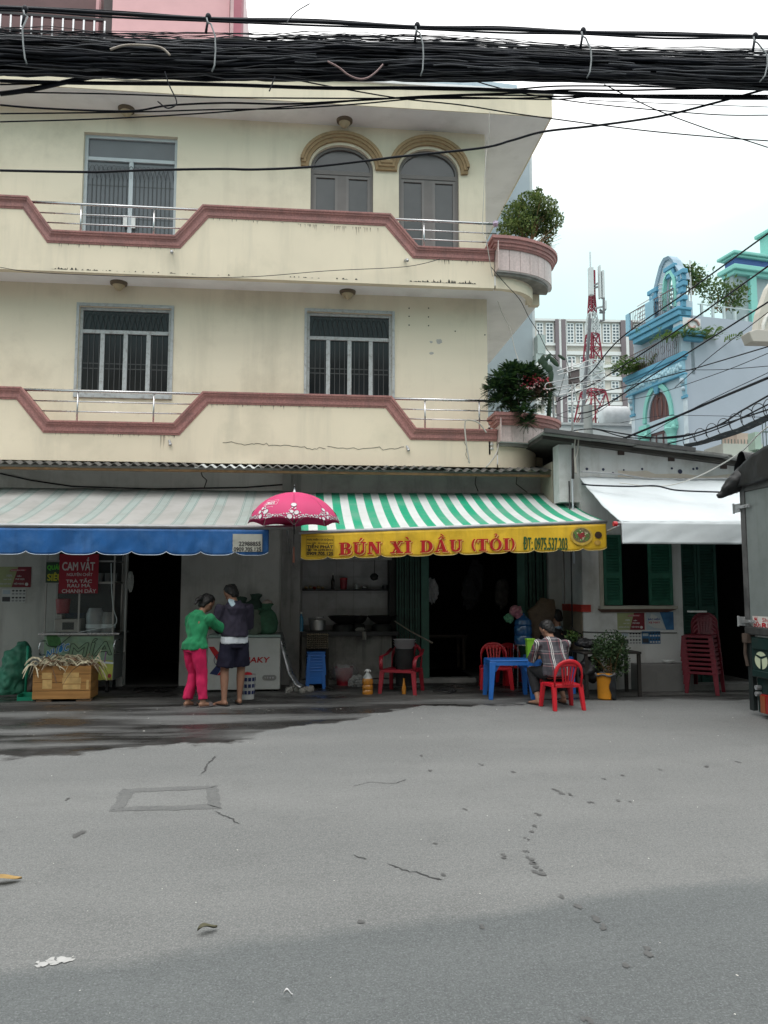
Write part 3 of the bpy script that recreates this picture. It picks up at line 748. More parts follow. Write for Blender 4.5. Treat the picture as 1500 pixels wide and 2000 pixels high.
# rooms behind the openings
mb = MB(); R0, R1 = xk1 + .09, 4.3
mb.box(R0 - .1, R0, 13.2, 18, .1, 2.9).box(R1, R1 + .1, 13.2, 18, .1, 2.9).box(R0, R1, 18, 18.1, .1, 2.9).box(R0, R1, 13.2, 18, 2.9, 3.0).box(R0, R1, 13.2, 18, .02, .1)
mb.build('shop_room', mat('dark_grey_wall', (.05, .049, .048), .9, .4, 1.5, dirt=((.02, .02, .02), .8, 1)), B)  # near-black walls, floor and ceiling of the shop room
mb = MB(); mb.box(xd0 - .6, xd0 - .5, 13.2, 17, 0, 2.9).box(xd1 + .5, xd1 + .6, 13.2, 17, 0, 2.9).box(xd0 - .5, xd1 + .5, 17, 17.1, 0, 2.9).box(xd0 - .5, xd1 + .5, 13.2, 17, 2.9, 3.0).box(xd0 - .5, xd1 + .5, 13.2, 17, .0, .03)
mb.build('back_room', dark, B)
# folding gates: vertical pleated leaves
def gate(a0, a1, n, d, top=2.3, z0=.1):
 st = (a1 - a0) / n
 for i in range(n):
  x = a0 + i * st; dd = d + (.03 if i % 2 else 0)
  MB().fb(M, x, x + st * .72, z0, top, dd, dd + .015).build('gate_slat', green_gate, B)
 mb = MB()
 for z in (z0 + .25, 1.2, top - .3): mb.fb(M, a0, a1, z, z + .03, d - .02, d - .003)
 mb.build('gate_rail', green_gate, B)
gate(xk1 + .09, ax(822, 1200, -.05), 9, -.1)
for x0, x1 in ((823, 838), (1012, 1026)): MB().fb(M, ax(x0, 1170, -.05), ax(x1, 1170, -.05), .1, 2.3, -.12, -.06).build('gate_post', mat('gate_post_green', (.05, .13, .10), .5, .2, 5), B)
gate(ax(1027, 1150, -.05), ax(1070, 1150, -.05), 6, -.1)
# eave of corrugated sheets between ground and first floor
corr = mat('old_fibre_cement', (.13, .125, .115), .9, .2, 4, dirt=((.05, .05, .045), .7, 3)); corl = mat('translucent_sheet', (.55, .57, .56), .6, .15, 3)
ze = zp(560, 914, .62)
x = XL; k = 0
while x < ax(1118, 915, .62) - .1:
 w = 1.02; xe = min(x + w, ax(1120, 915, .62)); lift = .018 * (k % 2) + random.uniform(-.006, .012)
 light = (k in (3, 4, 8))
 def fn(u, v, x=x, xe=xe, lift=lift):
  X = x + (xe - x) * u; s = v
  return (X, 13 - .62 - random.uniform(0, .0) + s * .7, ze + lift + s * .16 + .022 * sin(X * 2 * pi / .145))
 MB().grid(fn, int((xe - x) / .145 * 8), 2).build('roof_sheet', corl if light else corr, B, smooth=True, solid=.008)
 x += w - .04; k += 1
MB().fb(M, XL, ax(1115, 915, .6), ze - .07, ze - .035, .50, .56).build('eave_batten', wood, B)
# plastic conduit and cracks on the dark wall
mb = MB()
mb.tube([M.p(*M.px(x, y, .02), .02) for x, y in ((0, 925), (60, 938), (140, 950), (300, 955), (480, 952), (560, 946))], .012, 6)
mb.build('conduit', black, B)
mb = MB()
for pix in ([(392, 918), (395, 930), (404, 938), (399, 952)], [(930, 926), (928, 945), (934, 960)], [(1010, 926), (1008, 945), (1030, 962)]):
 mb.tube([M.p(*M.px(x, y, .004), .004) for x, y in pix], .008, 4)
mb.build('wall_crack', mould, B)
#  awnings
def stripe_mat(name, c1, c2, f_expr, period, duty, thin=None, dirtc=(.3, .3, .28), scale_x=1.0, off=0, c3=None, dirt=.5):
 m, n, l, b = node_mat(name)
 tc = n.new('ShaderNodeTexCoord'); s = n.new('ShaderNodeSeparateXYZ'); l(tc.outputs['UV'], s.inputs[0])
 def math_(op, a, b_=None, c=None):
  t = n.new('ShaderNodeMath'); t.operation = op
  for i, v in enumerate((a, b_, c)):
   if v is None: continue
   if isinstance(v, (int, float)): t.inputs[i].default_value = v
   else: l(v, t.inputs[i])
  return t.outputs[0]
 u = math_('FRACT', math_('MULTIPLY_ADD', s.outputs['X'], 1 / period, off))
 f = math_('LESS_THAN', u, duty)
 mm = n.new('ShaderNodeMix'); mm.data_type = 'RGBA'; l(f, mm.inputs[0]); mm.inputs[6].default_value = (*c2, 1); mm.inputs[7].default_value = (*c1, 1); c = mm.outputs[2]
 if thin:
  for lo, hi in thin:
   g1 = math_('MULTIPLY', math_('GREATER_THAN', u, lo), math_('LESS_THAN', u, hi))
   mm = n.new('ShaderNodeMix'); mm.data_type = 'RGBA'; l(g1, mm.inputs[0]); l(c, mm.inputs[6]); mm.inputs[7].default_value = (*c3, 1); c = mm.outputs[2]
 t = n.new('ShaderNodeTexNoise'); t.inputs['Scale'].default_value = 2.2; t.inputs['Detail'].default_value = 9; t.inputs['Roughness'].default_value = .65; l(tc.outputs['Object'], t.inputs['Vector'])
 r = n.new('ShaderNodeMapRange'); r.inputs[1].default_value = .42; r.inputs[2].default_value = .75; r.inputs[3].default_value = 0; r.inputs[4].default_value = dirt; l(t.outputs[0], r.inputs[0])
 mm = n.new('ShaderNodeMix'); mm.data_type = 'RGBA'; l(r.outputs[0], mm.inputs[0]); l(c, mm.inputs[6]); mm.inputs[7].default_value = (*dirtc, 1); c = mm.outputs[2]
 l(c, b.inputs['Base Color']); b.inputs['Roughness'].default_value = .55; b.inputs['Specular IOR Level'].default_value = .3
 tr = n.new('ShaderNodeBsdfTranslucent'); l(c, tr.inputs[0]); ms = n.new('ShaderNodeMixShader'); ms.inputs[0].default_value = .06
 l(b.outputs[0], ms.inputs[1]); l(tr.outputs[0], ms.inputs[2]); l(ms.outputs[0], n['Material Output'].inputs[0])
 return m
def awning_sheet(name, par, m, A, Bp, C, D, sag=.05, nu=80, nv=14, rip=.006):
 # A,B top left/right at the wall; D,C bottom left/right at the bar. UV.x = metres along
 A, Bp, C, D = map(V, (A, Bp, C, D)); mb = MB()
 def fn(u, v):
  t = A.lerp(Bp, u); q = D.lerp(C, u); p = t.lerp(q, v)
  p.z -= sag * sin(pi * v) ; p.z += rip * sin(u * 40 + 2 * sin(v * 3)) * sin(pi * v) + rip * noise.noise(V((u * 12, v * 3, 1)))
  return p
 mb.grid(fn, nu, nv)
 o = mb.build(name, m, par, smooth=True, solid=.002)
 uv = o.data.uv_layers.new(name='UVMap'); L_ = (Bp - A).length
 vi = [l.vertex_index for l in o.data.loops]
 for k, i in enumerate(vi): uv.data[k].uv = ((i // (nv + 1)) / nu * L_, (i % (nv + 1)) / nv)
 return o
def wob(fr, seed, amp=.012):
 return lambda a, z: amp * noise.noise(V((a * 2.6 + seed, z * 3.5, seed))) + amp * .6 * noise.noise(V((a * 9 + seed, z * 6 - a * 3, 2 + seed)))
def valance(name, par, m, fr, a0, a1, ztop, zbot, nsc, d, disp, hem=None, nu=160, dip=.035):
 # fr plane; a from a0..a1; scalloped lower edge
 mb = MB(); nv = 10
 def zb(u):
  t = (u * nsc) % 1; return -dip * (1 - (2 * t - 1) ** 4)
 def fn(u, v):
  a = a0 + (a1 - a0) * u; zt = ztop[0] + (ztop[1] - ztop[0]) * u; zl = zbot[0] + (zbot[1] - zbot[0]) * u + zb(u) + dip
  z = zt + (zl - zt) * v; return fr.p(a, z, d + disp(a, z) * (.3 + v))
 mb.grid(fn, nu, nv); o = mb.build(name, m, par, smooth=True, solid=.0015)
 h = MB(); h.tube([V(fn(i / nu, 1.0)) + fr.n * .002 for i in range(nu + 1)], .0045, 4); h.build('hem', hem, par)
 return fn
#  left awning
YA = 10.7
LA = thing('striped_awning', 'faded grey striped awning with blue scalloped valance over the juice stall', 'awning', (-2.2, 11.8, 2.4))
zw, zf = at(250, 955, 12.95).z, at(250, 1026, YA).z
xa0, xa1 = -6.2, at(578, 960, 12.95).x
smt = stripe_mat('faded_awning', (.42, .415, .40), (.36, .42, .40), None, .42, .62, thin=((.61, .63), (.98, 1.0), (.66, .69), (.93, .955)), c3=(.20, .27, .25), dirtc=(.28, .28, .26), dirt=.7)
awning_sheet('canopy', LA, smt, (xa0, 12.97, zw), (xa1, 12.97, zw), (xa1 + .0, YA, zf), (xa0, YA, zf), sag=.05, rip=.014)
MB().tube([(xa0, YA, zf - .01), (xa1 + .02, YA, zf - .012)], .026, 10).build('front_bar', galv, LA, smooth=True)
for x in (xa0 + 1, -3.4, -.2):
 MB().tube([(x, 12.99, zf - .25), (x, YA + .03, zf - .03)], .016, 8).tube([(x, 12.97, zw - .04), (x, 12.99, zf - .25)], .016, 8).build('arm', galv, LA)
VF = Fr((0, YA - .01, 0), (1, 0, 0), (0, -1, 0))
dsp = wob(VF, 3, .022)
blue = mat('blue_tarpaulin', (.015, .10, .30), .45, .22, 2.5, .006, 9, dirt=((.10, .22, .42), .45, 2.2), streak=((.012, .05, .14), .7, 2))
a0, a1 = xa0, VF.px(525, 1060)[0]
zt_ = VF.px(300, 1033)[1]; zb_ = VF.px(300, 1084)[1]
# scallops ~65 px wide
nsc = round((a1 - a0) / (VF.px(394, 1080)[0] - VF.px(329, 1080)[0]))
valance('valance', LA, blue, VF, a0, a1, (zt_, zt_), (zb_, zb_), nsc, 0, dsp, hem=mat('pale_hem', (.45, .52, .6), .6), nu=260, dip=.045)
pa, pz = VF.px(455, 1043); pb, pz2 = VF.px(512, 1078)
mb = MB(); mb.grid(lambda u, v: VF.p(pa + (pb - pa) * u, pz + (pz2 - pz) * v, .012 + dsp(pa + (pb - pa) * u, pz + (pz2 - pz) * v)), 12, 8)
mb.build('phone_panel', mat('panel_cream', (.42, .43, .38), .6, .1, 6, dirt=((.25, .27, .24), .5, 6)), LA, smooth=True)
mb = MB(); mb.text(VF, '22988855', VF.px(467, 1060)[0], VF.px(509, 1060)[0], VF.px(480, 1066)[1], VF.px(480, 1058)[1], .016, dsp, .002)
mb.text(VF, '0909.705.125', VF.px(457, 1060)[0], VF.px(510, 1060)[0], VF.px(480, 1077)[1], VF.px(480, 1069)[1], .016, dsp, .002)
mb.build('lettering', mat('ink_grey', (.06, .06, .06), .7), LA)
#  green striped awning with yellow sign
GA = thing('striped_awning', 'green and white striped awning with yellow lettered sign valance over the noodle stall', 'awning', (2, 11.8, 2.4))
YB = 10.75; YC = 11.0
A_ = at(613, 963, 12.9); B_ = at(1097, 964, 12.9); C_ = at(1181, 1017, YC); D_ = at(588, 1039, YB)
# extend beneath the umbrella to the left bar end
gsm = stripe_mat('green_stripes', (.02, .36, .20), (.68, .70, .69), None, 4.32 / 17.0, .5, dirtc=(.36, .40, .38), dirt=.4, off=.1)
awning_sheet('canopy', GA, gsm, (D_.x * 1.14 + .0, 12.9, A_.z), B_, C_, D_, sag=.06, rip=.004)
MB().tube([D_ + V((-.03, 0, -.012)), C_ + V((.03, 0, -.012))], .026, 10).build('front_bar', galv, GA, smooth=True)
for t in (.08, .5, .95):
 p = D_.lerp(C_, t); MB().tube([(p.x - .02, 12.95, 2.25), (p.x, p.y + .03, p.z - .03)], .016, 8).build('arm', galv, GA)
ud = (C_ - D_); ud.z = 0; ud.normalize()
YF = Fr((D_.x, D_.y - .012, 0), ud, V((ud.y, -ud.x, 0)))
if YF.n.y > 0: YF.n = -YF.n
yel = mat('yellow_tarpaulin', (.72, .46, .03), .45, .10, 3, .005, 14, dirt=((.38, .22, .02), .6, 3), streak=((.32, .2, .03), .4, 2))
dy = wob(YF, 9, .016)
l0, zl = YF.px(588, 1043); l1, zr = YF.px(1184, 1023)
_, bl = YF.px(590, 1094); _, br = YF.px(1184, 1074)
valance('valance', GA, yel, YF, l0, l1, (zl, zr), (bl, br), 12, 0, dy, hem=mat('yellow_hem', (.62, .50, .2), .6), nu=240)
red = mat('sign_red', (.42, .012, .015), .55, .06, 6); inky = mat('sign_black', (.03, .028, .02), .6); ing = mat('sign_green', (.02, .085, .03), .6)
# heavy slab-serif letters, drawn as strokes in a unit box
def strokes(ch):
 S = []; R = lambda x0, x1, y0, y1: S.append([(x0, y0), (x1, y0), (x1, y1), (x0, y1)])
 def ring(cx, cy, rx, ry, tx, ty, a0, a1, n=14):
  for i in range(n):
   a = a0 + (a1 - a0) * i / n; b = a0 + (a1 - a0) * (i + 1) / n
   S.append([(cx + rx * cos(a), cy + ry * sin(a)), (cx + rx * cos(b), cy + ry * sin(b)), (cx + (rx - tx) * cos(b), cy + (ry - ty) * sin(b)), (cx + (rx - tx) * cos(a), cy + (ry - ty) * sin(a))])
 s = .10
 if ch == 'I': R(.12, .36, 0, 1); R(0, .48, 0, s); R(0, .48, 1 - s, 1); w = .48
 elif ch == 'B': R(.10, .34, 0, 1); R(0, .5, 0, s); R(0, .5, 1 - s, 1); R(.34, .5, .47, .56); ring(.48, .745, .28, .255, .22, .09, -pi / 2, pi / 2); ring(.48, .265, .34, .265, .24, .1, -pi / 2, pi / 2); w = .84
 elif ch == 'D': R(.10, .34, 0, 1); R(0, .45, 0, s); R(0, .45, 1 - s, 1); ring(.42, .5, .46, .5, .25, .1, -pi / 2, pi / 2, 18); w = .9
 elif ch == 'U': R(.10, .33, .3, 1); R(0, .44, 1 - s, 1); R(.66, .78, .3, 1); R(.56, .9, 1 - s, 1); ring(.44, .32, .34, .33, .2, .13, pi, 2 * pi, 16); w = .9
 elif ch == 'N': R(.10, .22, 0, 1); R(0, .34, 0, s); R(.7, .82, 0, 1); R(.58, .94, 1 - s, 1); S.append([(.06, 1), (.36, 1), (.86, 0), (.62, 0)]); w = .94
 elif ch == 'X': S.append([(.08, 1), (.36, 1), (.84, 0), (.56, 0)]); S.append([(.68, 1), (.8, 1), (.22, 0), (.1, 0)]); R(0, .42, 1 - s, 1); R(.54, .9, 1 - s, 1); R(0, .34, 0, s); R(.46, .92, 0, s); w = .92
 elif ch == 'A': S.append([(.38, 1), (.56, 1), (.88, 0), (.62, 0)]); S.append([(.38, 1), (.46, .95), (.22, 0), (.1, 0)]); R(.24, .66, .26, .36); R(0, .34, 0, s); R(.52, .98, 0, s); w = .98
 elif ch == 'T': R(.3, .54, 0, 1); R(.16, .68, 0, s); R(0, .84, 1 - s, 1); R(0, .07, .72, 1); R(.77, .84, .72, 1); w = .84
 elif ch == 'O': ring(.44, .5, .44, .52, .22, .10, 0, 2 * pi, 26); w = .88
 elif ch == '(': ring(.5, .5, .45, .62, .16, .05, pi * .68, pi * 1.32, 12); w = .32
 elif ch == ')': ring(-.18, .5, .45, .62, .16, .05, -pi * .32, pi * .32, 12); w = .32
 else: w = .5
 return S, w
marks = {'acute': lambda c: [[(c - .05, 1.1), (c + .06, 1.1), (c + .24, 1.34), (c + .08, 1.34)]],
         'grave': lambda c: [[(c - .02, 1.1), (c + .09, 1.1), (c - .04, 1.32), (c - .22, 1.34)]],
         'circgrave': lambda c: [[(c - .26, 1.08), (c - .14, 1.08), (c + .02, 1.26), (c - .02, 1.3), (c - .06, 1.3)], [(c + .26, 1.08), (c + .14, 1.08), (c - .02, 1.24), (c - .02, 1.3), (c + .04, 1.3)], [(c + .12, 1.3), (c + .22, 1.3), (c + .04, 1.5), (c - .1, 1.52)]],
         'hook': lambda c: [[(c - .05, 1.1), (c + .05, 1.1), (c + .05, 1.2), (c - .05, 1.2)], [(c - .02, 1.18), (c + .1, 1.2), (c + .17, 1.32), (c + .07, 1.32)], [(c - .12, 1.34), (c + .15, 1.32), (c + .1, 1.42), (c - .06, 1.42)]]}
def serif(mb, seq, a0, a1, zf_, zt2, d, ox=0, oz=0):
 # seq of (char, mark); fits a0..a1; zf_(a) gives base height
 ws = []; tot = 0
 for ch, mk in seq:
  w = .42 if ch == ' ' else strokes(ch)[1]; ws.append(w); tot += w + .10
 tot -= .10; k = (a1 - a0) / tot; x = a0; H_ = zt2; e = 0
 for (ch, mk), w in zip(seq, ws):
  if ch != ' ':
   S, _ = strokes(ch)
   if mk: S = S + marks[mk](w / 2)
   for st in S:
    pts = []
    for px_, py_ in st:
     a = x + px_ * k + ox; z = zf_(a) + py_ * H_ + oz; pts.append(YF.p(a, z, d + e + dy(a, z)))
    mb.add(pts, [tuple(range(len(pts)))]); e = (e + .00025) % .0012
  x += (w + .10) * k
tb0 = YF.px(662, 1084); tb1 = YF.px(1006, 1074); th = YF.px(662, 1060)[1] - tb0[1]
def zbase(a): return tb0[1] + (tb1[1] - tb0[1]) * (a - tb0[0]) / (tb1[0] - tb0[0])
seq = [('B', 0), ('U', 'acute'), ('N', 0), (' ', 0), ('X', 0), ('I', 'grave'), (' ', 0), ('D', 0), ('A', 'circgrave'), ('U', 0), (' ', 0), ('(', 0), ('T', 0), ('O', 'hook'), ('I', 0), (')', 0)]
m1 = MB(); serif(m1, seq, tb0[0], tb1[0], zbase, th, .011, .022, -.018); m1.build('lettering_shadow', red, GA)
m1 = MB(); serif(m1, seq, tb0[0], tb1[0], zbase, th, .0135, .013, -.010); m1.build('lettering_gap', mat('sign_gold', (.66, .45, .12), .5), GA)
m1 = MB(); serif(m1, seq, tb0[0], tb1[0], zbase, th, .016); m1.build('lettering', red, GA)
mb = MB(); A0 = YF.px(1022, 1075); A1_ = YF.px(1107, 1047)
mb.text(YF, 'ĐT: 0975.537.203', A0[0], A1_[0], YF.px(1060, 1074)[1], YF.px(1060, 1049)[1], .013, dy, .0035); mb.build('phone_number', ing, GA)
mb = MB()
bx = (YF.px(598, 1046), YF.px(652, 1085))
for i, (s_, y0, y1, fat) in enumerate((('MÁI HIÊN DI ĐỘNG', 1057, 1051, .0008), ('MÁI XẾP - ÉP NGHỆ SẮT', 1063, 1058.5, .0008), ('TIẾN PHÁT', 1071, 1061.5, .002), ('☎: 08.2298.8955', 1077, 1071, .001), ('0909.705.125', 1084.5, 1077.5, .0025))):
 mb.text(YF, s_, bx[0][0] + .012, bx[1][0] - .012, YF.px(625, y0)[1] + .002, YF.px(625, y1)[1] - .004, .012, dy, fat)
for (p_, q_) in (((598, 1048), (652, 1046.5)), ((598, 1086.5), (652, 1085)), ((598, 1048), (598, 1086.5)), ((652, 1046.5), (652, 1085))):
 p1 = YF.px(*p_); p2 = YF.px(*q_); n_ = 10
 for i in range(n_):
  s1 = (p1[0] + (p2[0] - p1[0]) * i / n_, p1[1] + (p2[1] - p1[1]) * i / n_); s2 = (p1[0] + (p2[0] - p1[0]) * (i + 1) / n_, p1[1] + (p2[1] - p1[1]) * (i + 1) / n_)
  mb.bar(YF.p(*s1, .012 + dy(*s1)), YF.p(*s2, .012 + dy(*s2)), .003)
mb.build('maker_print', inky, GA)
# printed bowl of noodles on the right end
cx, cz_ = YF.px(1135, 1047)
def disc(fr, cx, cz, rx, rz, d, n=24, rough=0): return [fr.p(cx + rx * cos(t) * (1 + random.uniform(-rough, rough)), cz + rz * sin(t) * (1 + random.uniform(-rough, rough)), d + dy(cx, cz)) for t in [2 * pi * i / n for i in range(n)]]
mb = MB(); mb.add(disc(YF, cx, cz_, .165, .135, .014), [tuple(range(24))]); mb.build('bowl_print', mat('print_bowl', (.50, .34, .06), .6, .2, 30), GA)
mb = MB(); mb.add(disc(YF, cx, cz_ + .01, .135, .105, .0155), [tuple(range(24))]); mb.build('bowl_print', mat('print_broth', (.16, .13, .06), .6, .5, 40), GA)
for nm, cl, n_, rr, spread in (('print_greens', (.10, .20, .05), 34, .022, .105), ('print_noodles', (.5, .45, .3), 16, .014, .09), ('print_meat', (.28, .03, .035), 18, .022, .05)):
 mb = MB()
 for i in range(n_):
  w = random.uniform(0, 2 * pi); r_ = spread * sqrt(random.random()); x_, y_ = cx + cos(w) * r_ * 1.1, cz_ + .01 + sin(w) * r_ * .8
  mb.add([YF.p(x_ + cos(t) * rr * random.uniform(.4, 1), y_ + sin(t) * rr * random.uniform(.4, 1), .0165 + i * .0001 + (0 if 'green' in nm else .004) + dy(cx, cz_)) for t in (0, 1.1, 2.3, 3.4, 4.6, 5.4)], [tuple(range(6))])
 mb.build('bowl_print', mat(nm, cl, .6, .4, 60), GA)
c2 = YF.px(1168, 1045); mb = MB(); mb.add(disc(YF, c2[0], c2[1], .055, .05, .014, 18), [tuple(range(18))]); mb.build('sauce_print', mat('print_sauce', (.05, .03, .02), .5, .3, 20), GA)
c2 = YF.px(1166, 1060); mb = MB(); mb.add(disc(YF, c2[0], c2[1], .05, .035, .014, 18), [tuple(range(18))]); mb.build('sauce_print', mat('print_fish_sauce', (.45, .28, .06), .5, .3, 20), GA)
#  umbrella
UC = at(575, 962, 10.25); UMB = thing('pink_umbrella', 'pink umbrella with white pebble border open between the two awnings', 'umbrella', UC)
UR = .585; uh = .40
def upos(w, t, out=0):
 k = (w / (2 * pi / 8)) % 1; scal = 1 - .05 * sin(pi * k) * t ** 2
 r = (UR + out) * sin(t * 1.33) / sin(1.33) * scal; z = -uh * (1 - cos(t * 1.33)) / (1 - cos(1.33)) + .03 * sin(pi * k) * t ** 3 + out
 return V((UC.x + r * cos(w), UC.y + r * sin(w), UC.z + z))
upink = mat('umbrella_pink', (.58, .045, .16), .6, .06, 3)
for k in range(8):
 mb = MB(); w0 = 2 * pi * (k + .5) / 8 - pi / 2
 # panels meet on the ribs
 mb = MB(); mb.grid(lambda u, v, k=k: upos(2 * pi * (k + u) / 8, max(.001, v)), 10, 12)
 mb.build('umbrella_panel', upink, UMB, smooth=True, solid=.0015)
blackr = mat('pebble_outline', (.02, .018, .02), .6)
dots = []; random.seed(5)
for big in (1, 0):
 for i in range(3200 if not big else 700):
  w = random.uniform(0, 2 * pi); k = (w / (2 * pi / 8)) % 1; rib = abs(k - .5) * 2
  r_ = random.uniform(.022, .036) if big else random.uniform(.006, .014)
  lim = .97 - (.24 * rib ** 3 + .04) ; t = random.uniform(lim, .985)
  if big and (rib < .72): continue
  p = upos(w, t)
  if any((p - q).length < (r_ + s_) * 1.08 for q, s_, *_ in dots): continue
  dots.append((p, r_, w, t))
  if len(dots) > (520 if not big else 60): break
bm_, wm_ = MB(), MB()
for p, r_, w, t in dots:
 e = .01; tw_ = (upos(w + e, t) - upos(w - e, t)).normalized(); tt_ = (upos(w, min(1, t + e)) - upos(w, t - e)).normalized(); nn = tw_.cross(tt_)
 if nn.dot(p - (UC - V((0, 0, .8)))) < 0: nn = -nn
 for mb_, rr, o_ in ((bm_, r_ * 1.12, .0045), (wm_, r_, .0065)):
  mb_.add([p + nn * o_ + tw_ * cos(a) * rr + tt_ * sin(a) * rr * .95 for a in [2 * pi * j / 12 for j in range(12)]], [tuple(range(12))])
bm_.build('border_print', blackr, UMB); wm_.build('pebble_print', mat('pebble_white', (.66, .62, .64), .6, .1, 20), UMB)
UF = Fr((UC.x, UC.y, 0), (1, 0, 0), (0, -1, 0))
def on_umb(mb, s_, w0, w1, t0, t1, fat=0):
 if s_ not in _tx: pre_text(s_)
 vs, fs = _tx[s_]
 for o_ in ((0, 0), (fat, 0), (0, fat)) if fat else ((0, 0),):
  mb.add([upos(w0 + (w1 - w0) * x + o_[0], t1 + (t0 - t1) * y + o_[1], .007) for x, y in vs], fs)
mb = MB(); a_ = rad(231); on_umb(mb, 'CIRCLE K', a_ - .14, a_ + .14, .62, .685, .008); on_umb(mb, '®', a_ + .17, a_ + .19, .62, .64)
fr4 = ((-.19, .58, .23, .585), (-.19, .70, .23, .705), (-.19, .58, -.183, .705), (.223, .58, .23, .705))
for p0, t0, p1, t1 in fr4: mb.grid(lambda u, v: upos(a_ + p0 + (p1 - p0) * u, t0 + (t1 - t0) * v, .007), 6, 2)
on_umb(mb, 'Take It Easy', a_ - .05, a_ + .15, .74, .77)
mb.build('logo_print', mat('print_white', (.75, .70, .72), .6), UMB)
MB().tube([UC + V((0, 0, .09)), UC + V((0, 0, -.95))], .006, 8).build('shaft', black, UMB)
MB().lathe(UC + V((0, 0, 0)), [(.004, .10), (.007, .04), (.02, .005), (.03, -.004)], 12).build('ferrule', steel, UMB)
MB().tube([UC + V((0, 0, -.70)), UC + V((0, 0, -.9))], [.011, .014], 10).build('handle', mat('handle_wood', (.16, .05, .03), .5), UMB)
for k in range(8):
 w = 2 * pi * k / 8
 MB().tube([upos(w, t / 8, -.008) for t in range(0, 9)], .0025, 4).tube([UC + V((0, 0, -.42)), upos(w, .5, -.01)], .002, 4).build('rib', steel, UMB)
MB().bar(UC + V((.0, 0, -.42)), (UC.x, YB, D_.z - .02), .02).build('clamp', black, UMB)
# white house on the right
HF = Fr((0, 12.0, 0), (1, 0, 0), (0, -1, 0))
hx = lambda x, y, d=0: HF.px(x, y, d)[0]; hzz = lambda x, y, d=0: HF.px(x, y, d)[1]
H = thing('white_house', 'low whitewashed house with green louvred shutters and fibre cement roof', 'house', (7, 13, 0))
X0 = hx(1138, 1150); XE = 11.5
zl_, zr_ = hzz(1130, 868), hzz(1440, 905)
def ztop(x): return zl_ + (zr_ - zl_) * (x - hx(1130, 868)) / (hx(1440, 905) - hx(1130, 868))
wx0, wx1 = hx(1177, 1120), hx(1312, 1120); wz0, wz1 = hzz(1240, 1183), hzz(1240, 1060)
dx0, dx1 = hx(1334, 1200), hx(1437, 1200) + .35
mb = MB()
mb.prism(HF, [(X0, 0), (dx0, 0), (dx0, 2.35), (dx1, 2.35), (dx1, 0), (XE, 0), (XE, ztop(XE)), (X0, ztop(X0))], -.2, 0, [rect(wx0, wx1, wz0, wz1)])
mb.build('wall', whitew, H)
MB().box(X0, X0 + .2, 12.2, 20, 0, zl_ - .1).build('side_wall', whitew, H)
# parapet pier left of the roof
MB().fb(HF, hx(1092, 900), X0 - .002, 2.9, hzz(1110, 868), -.3, -.02).build('parapet_pier', whitew, H)
MB().box(hx(1092, 900), X0 - .01, 12.35, 17, 2.9, hzz(1110, 895)).build('side_wall', mat('beige_plaster', (.33, .29, .23), .9, .1, 3, dirt=((.15, .14, .12), .6, 2)), H)
# roof slab with dark underside and the small beam ends
rz0 = at(1062, 846, 11.7).z
rx0 = at(1062, 846, 11.7).x
rz1 = at(1500, 908, 11.85).z; rx1 = at(1500, 908, 11.85).x
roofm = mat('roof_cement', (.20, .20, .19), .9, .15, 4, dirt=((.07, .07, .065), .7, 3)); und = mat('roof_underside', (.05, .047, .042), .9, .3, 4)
segs = 5
for i in range(segs):
 xa = rx0 + (rx1 - rx0) * i / segs; xb = rx0 + (rx1 - rx0) * (i + 1) / segs + .06; za = rz0 + (rz1 - rz0) * i / segs + .012 * (i % 2); zb = rz0 + (rz1 - rz0) * (i + 1) / segs + .012 * (i % 2)
 MB().hexa([(xa, 11.7, za), (xb, 11.7, zb), (xb, 16.5, zb + .0), (xa, 16.5, za), (xa, 11.7, za + .035), (xb, 11.7, zb + .035), (xb, 16.5, zb + .035), (xa, 16.5, za + .035)]).build('roof_sheet', roofm, H)
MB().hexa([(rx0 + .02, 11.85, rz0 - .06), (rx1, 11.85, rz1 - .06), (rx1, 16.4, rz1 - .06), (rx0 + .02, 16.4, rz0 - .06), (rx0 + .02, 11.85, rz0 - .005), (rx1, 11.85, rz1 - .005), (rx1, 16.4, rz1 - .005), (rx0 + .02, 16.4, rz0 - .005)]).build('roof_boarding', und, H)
MB().bar((rx0, 11.68, rz0 + .045), ((rx0 * .35 + rx1 * .65), 11.68, rz0 * .35 + rz1 * .65 + .05), .05, .06).build('ridge_cap', mat('dark_cap', (.08, .08, .08), .8, .2, 10), H)
for x, y in ((1212, 878), (1310, 890), (1412, 905)):
 a = hx(x, y); z = hzz(x, y); MB().fb(HF, a - .05, a + .05, z - .09, z + .03, .001, .03).build('beam_end', mat('beam_dark', (.06, .045, .04), .9, .3, 10), H)
# peeled plaster band under the parapet and nail holes
mb = MB(); pts = [(1206, 921), (1225, 920), (1260, 919), (1275, 924), (1300, 925), (1350, 930), (1440, 934), (1440, 900), (1430, 908)]
pts = [(1207, 919), (1240, 921), (1262, 919), (1280, 926), (1330, 925), (1380, 931), (1460, 922), (1460, 936), (1207, 936)]
mb.prism(HF, [HF.px(x, y) for x, y in pts], .001, .004); mb.build('peeled_plaster', mat('cream_undercoat', (.55, .49, .42), .9, .06, 6), H)
mb = MB()
for x, y, s in ((1146, 916, 3), (1178, 917, 3), (1197, 924, 2.5), (1254, 916, 2.5), (1312, 915, 2.5), (1328, 921, 5), (1354, 916, 2.5), (1361, 915, 3), (1218, 918, 2)):
 a, z = HF.px(x, y); r = s * .0078; mb.prism(HF, [(a + cos(w) * r, z + sin(w) * r) for w in [j * pi / 4 for j in range(8)]], .004, .006)
mb.build('nail_hole', mat('plug_blue', (.04, .045, .08), .8), H)
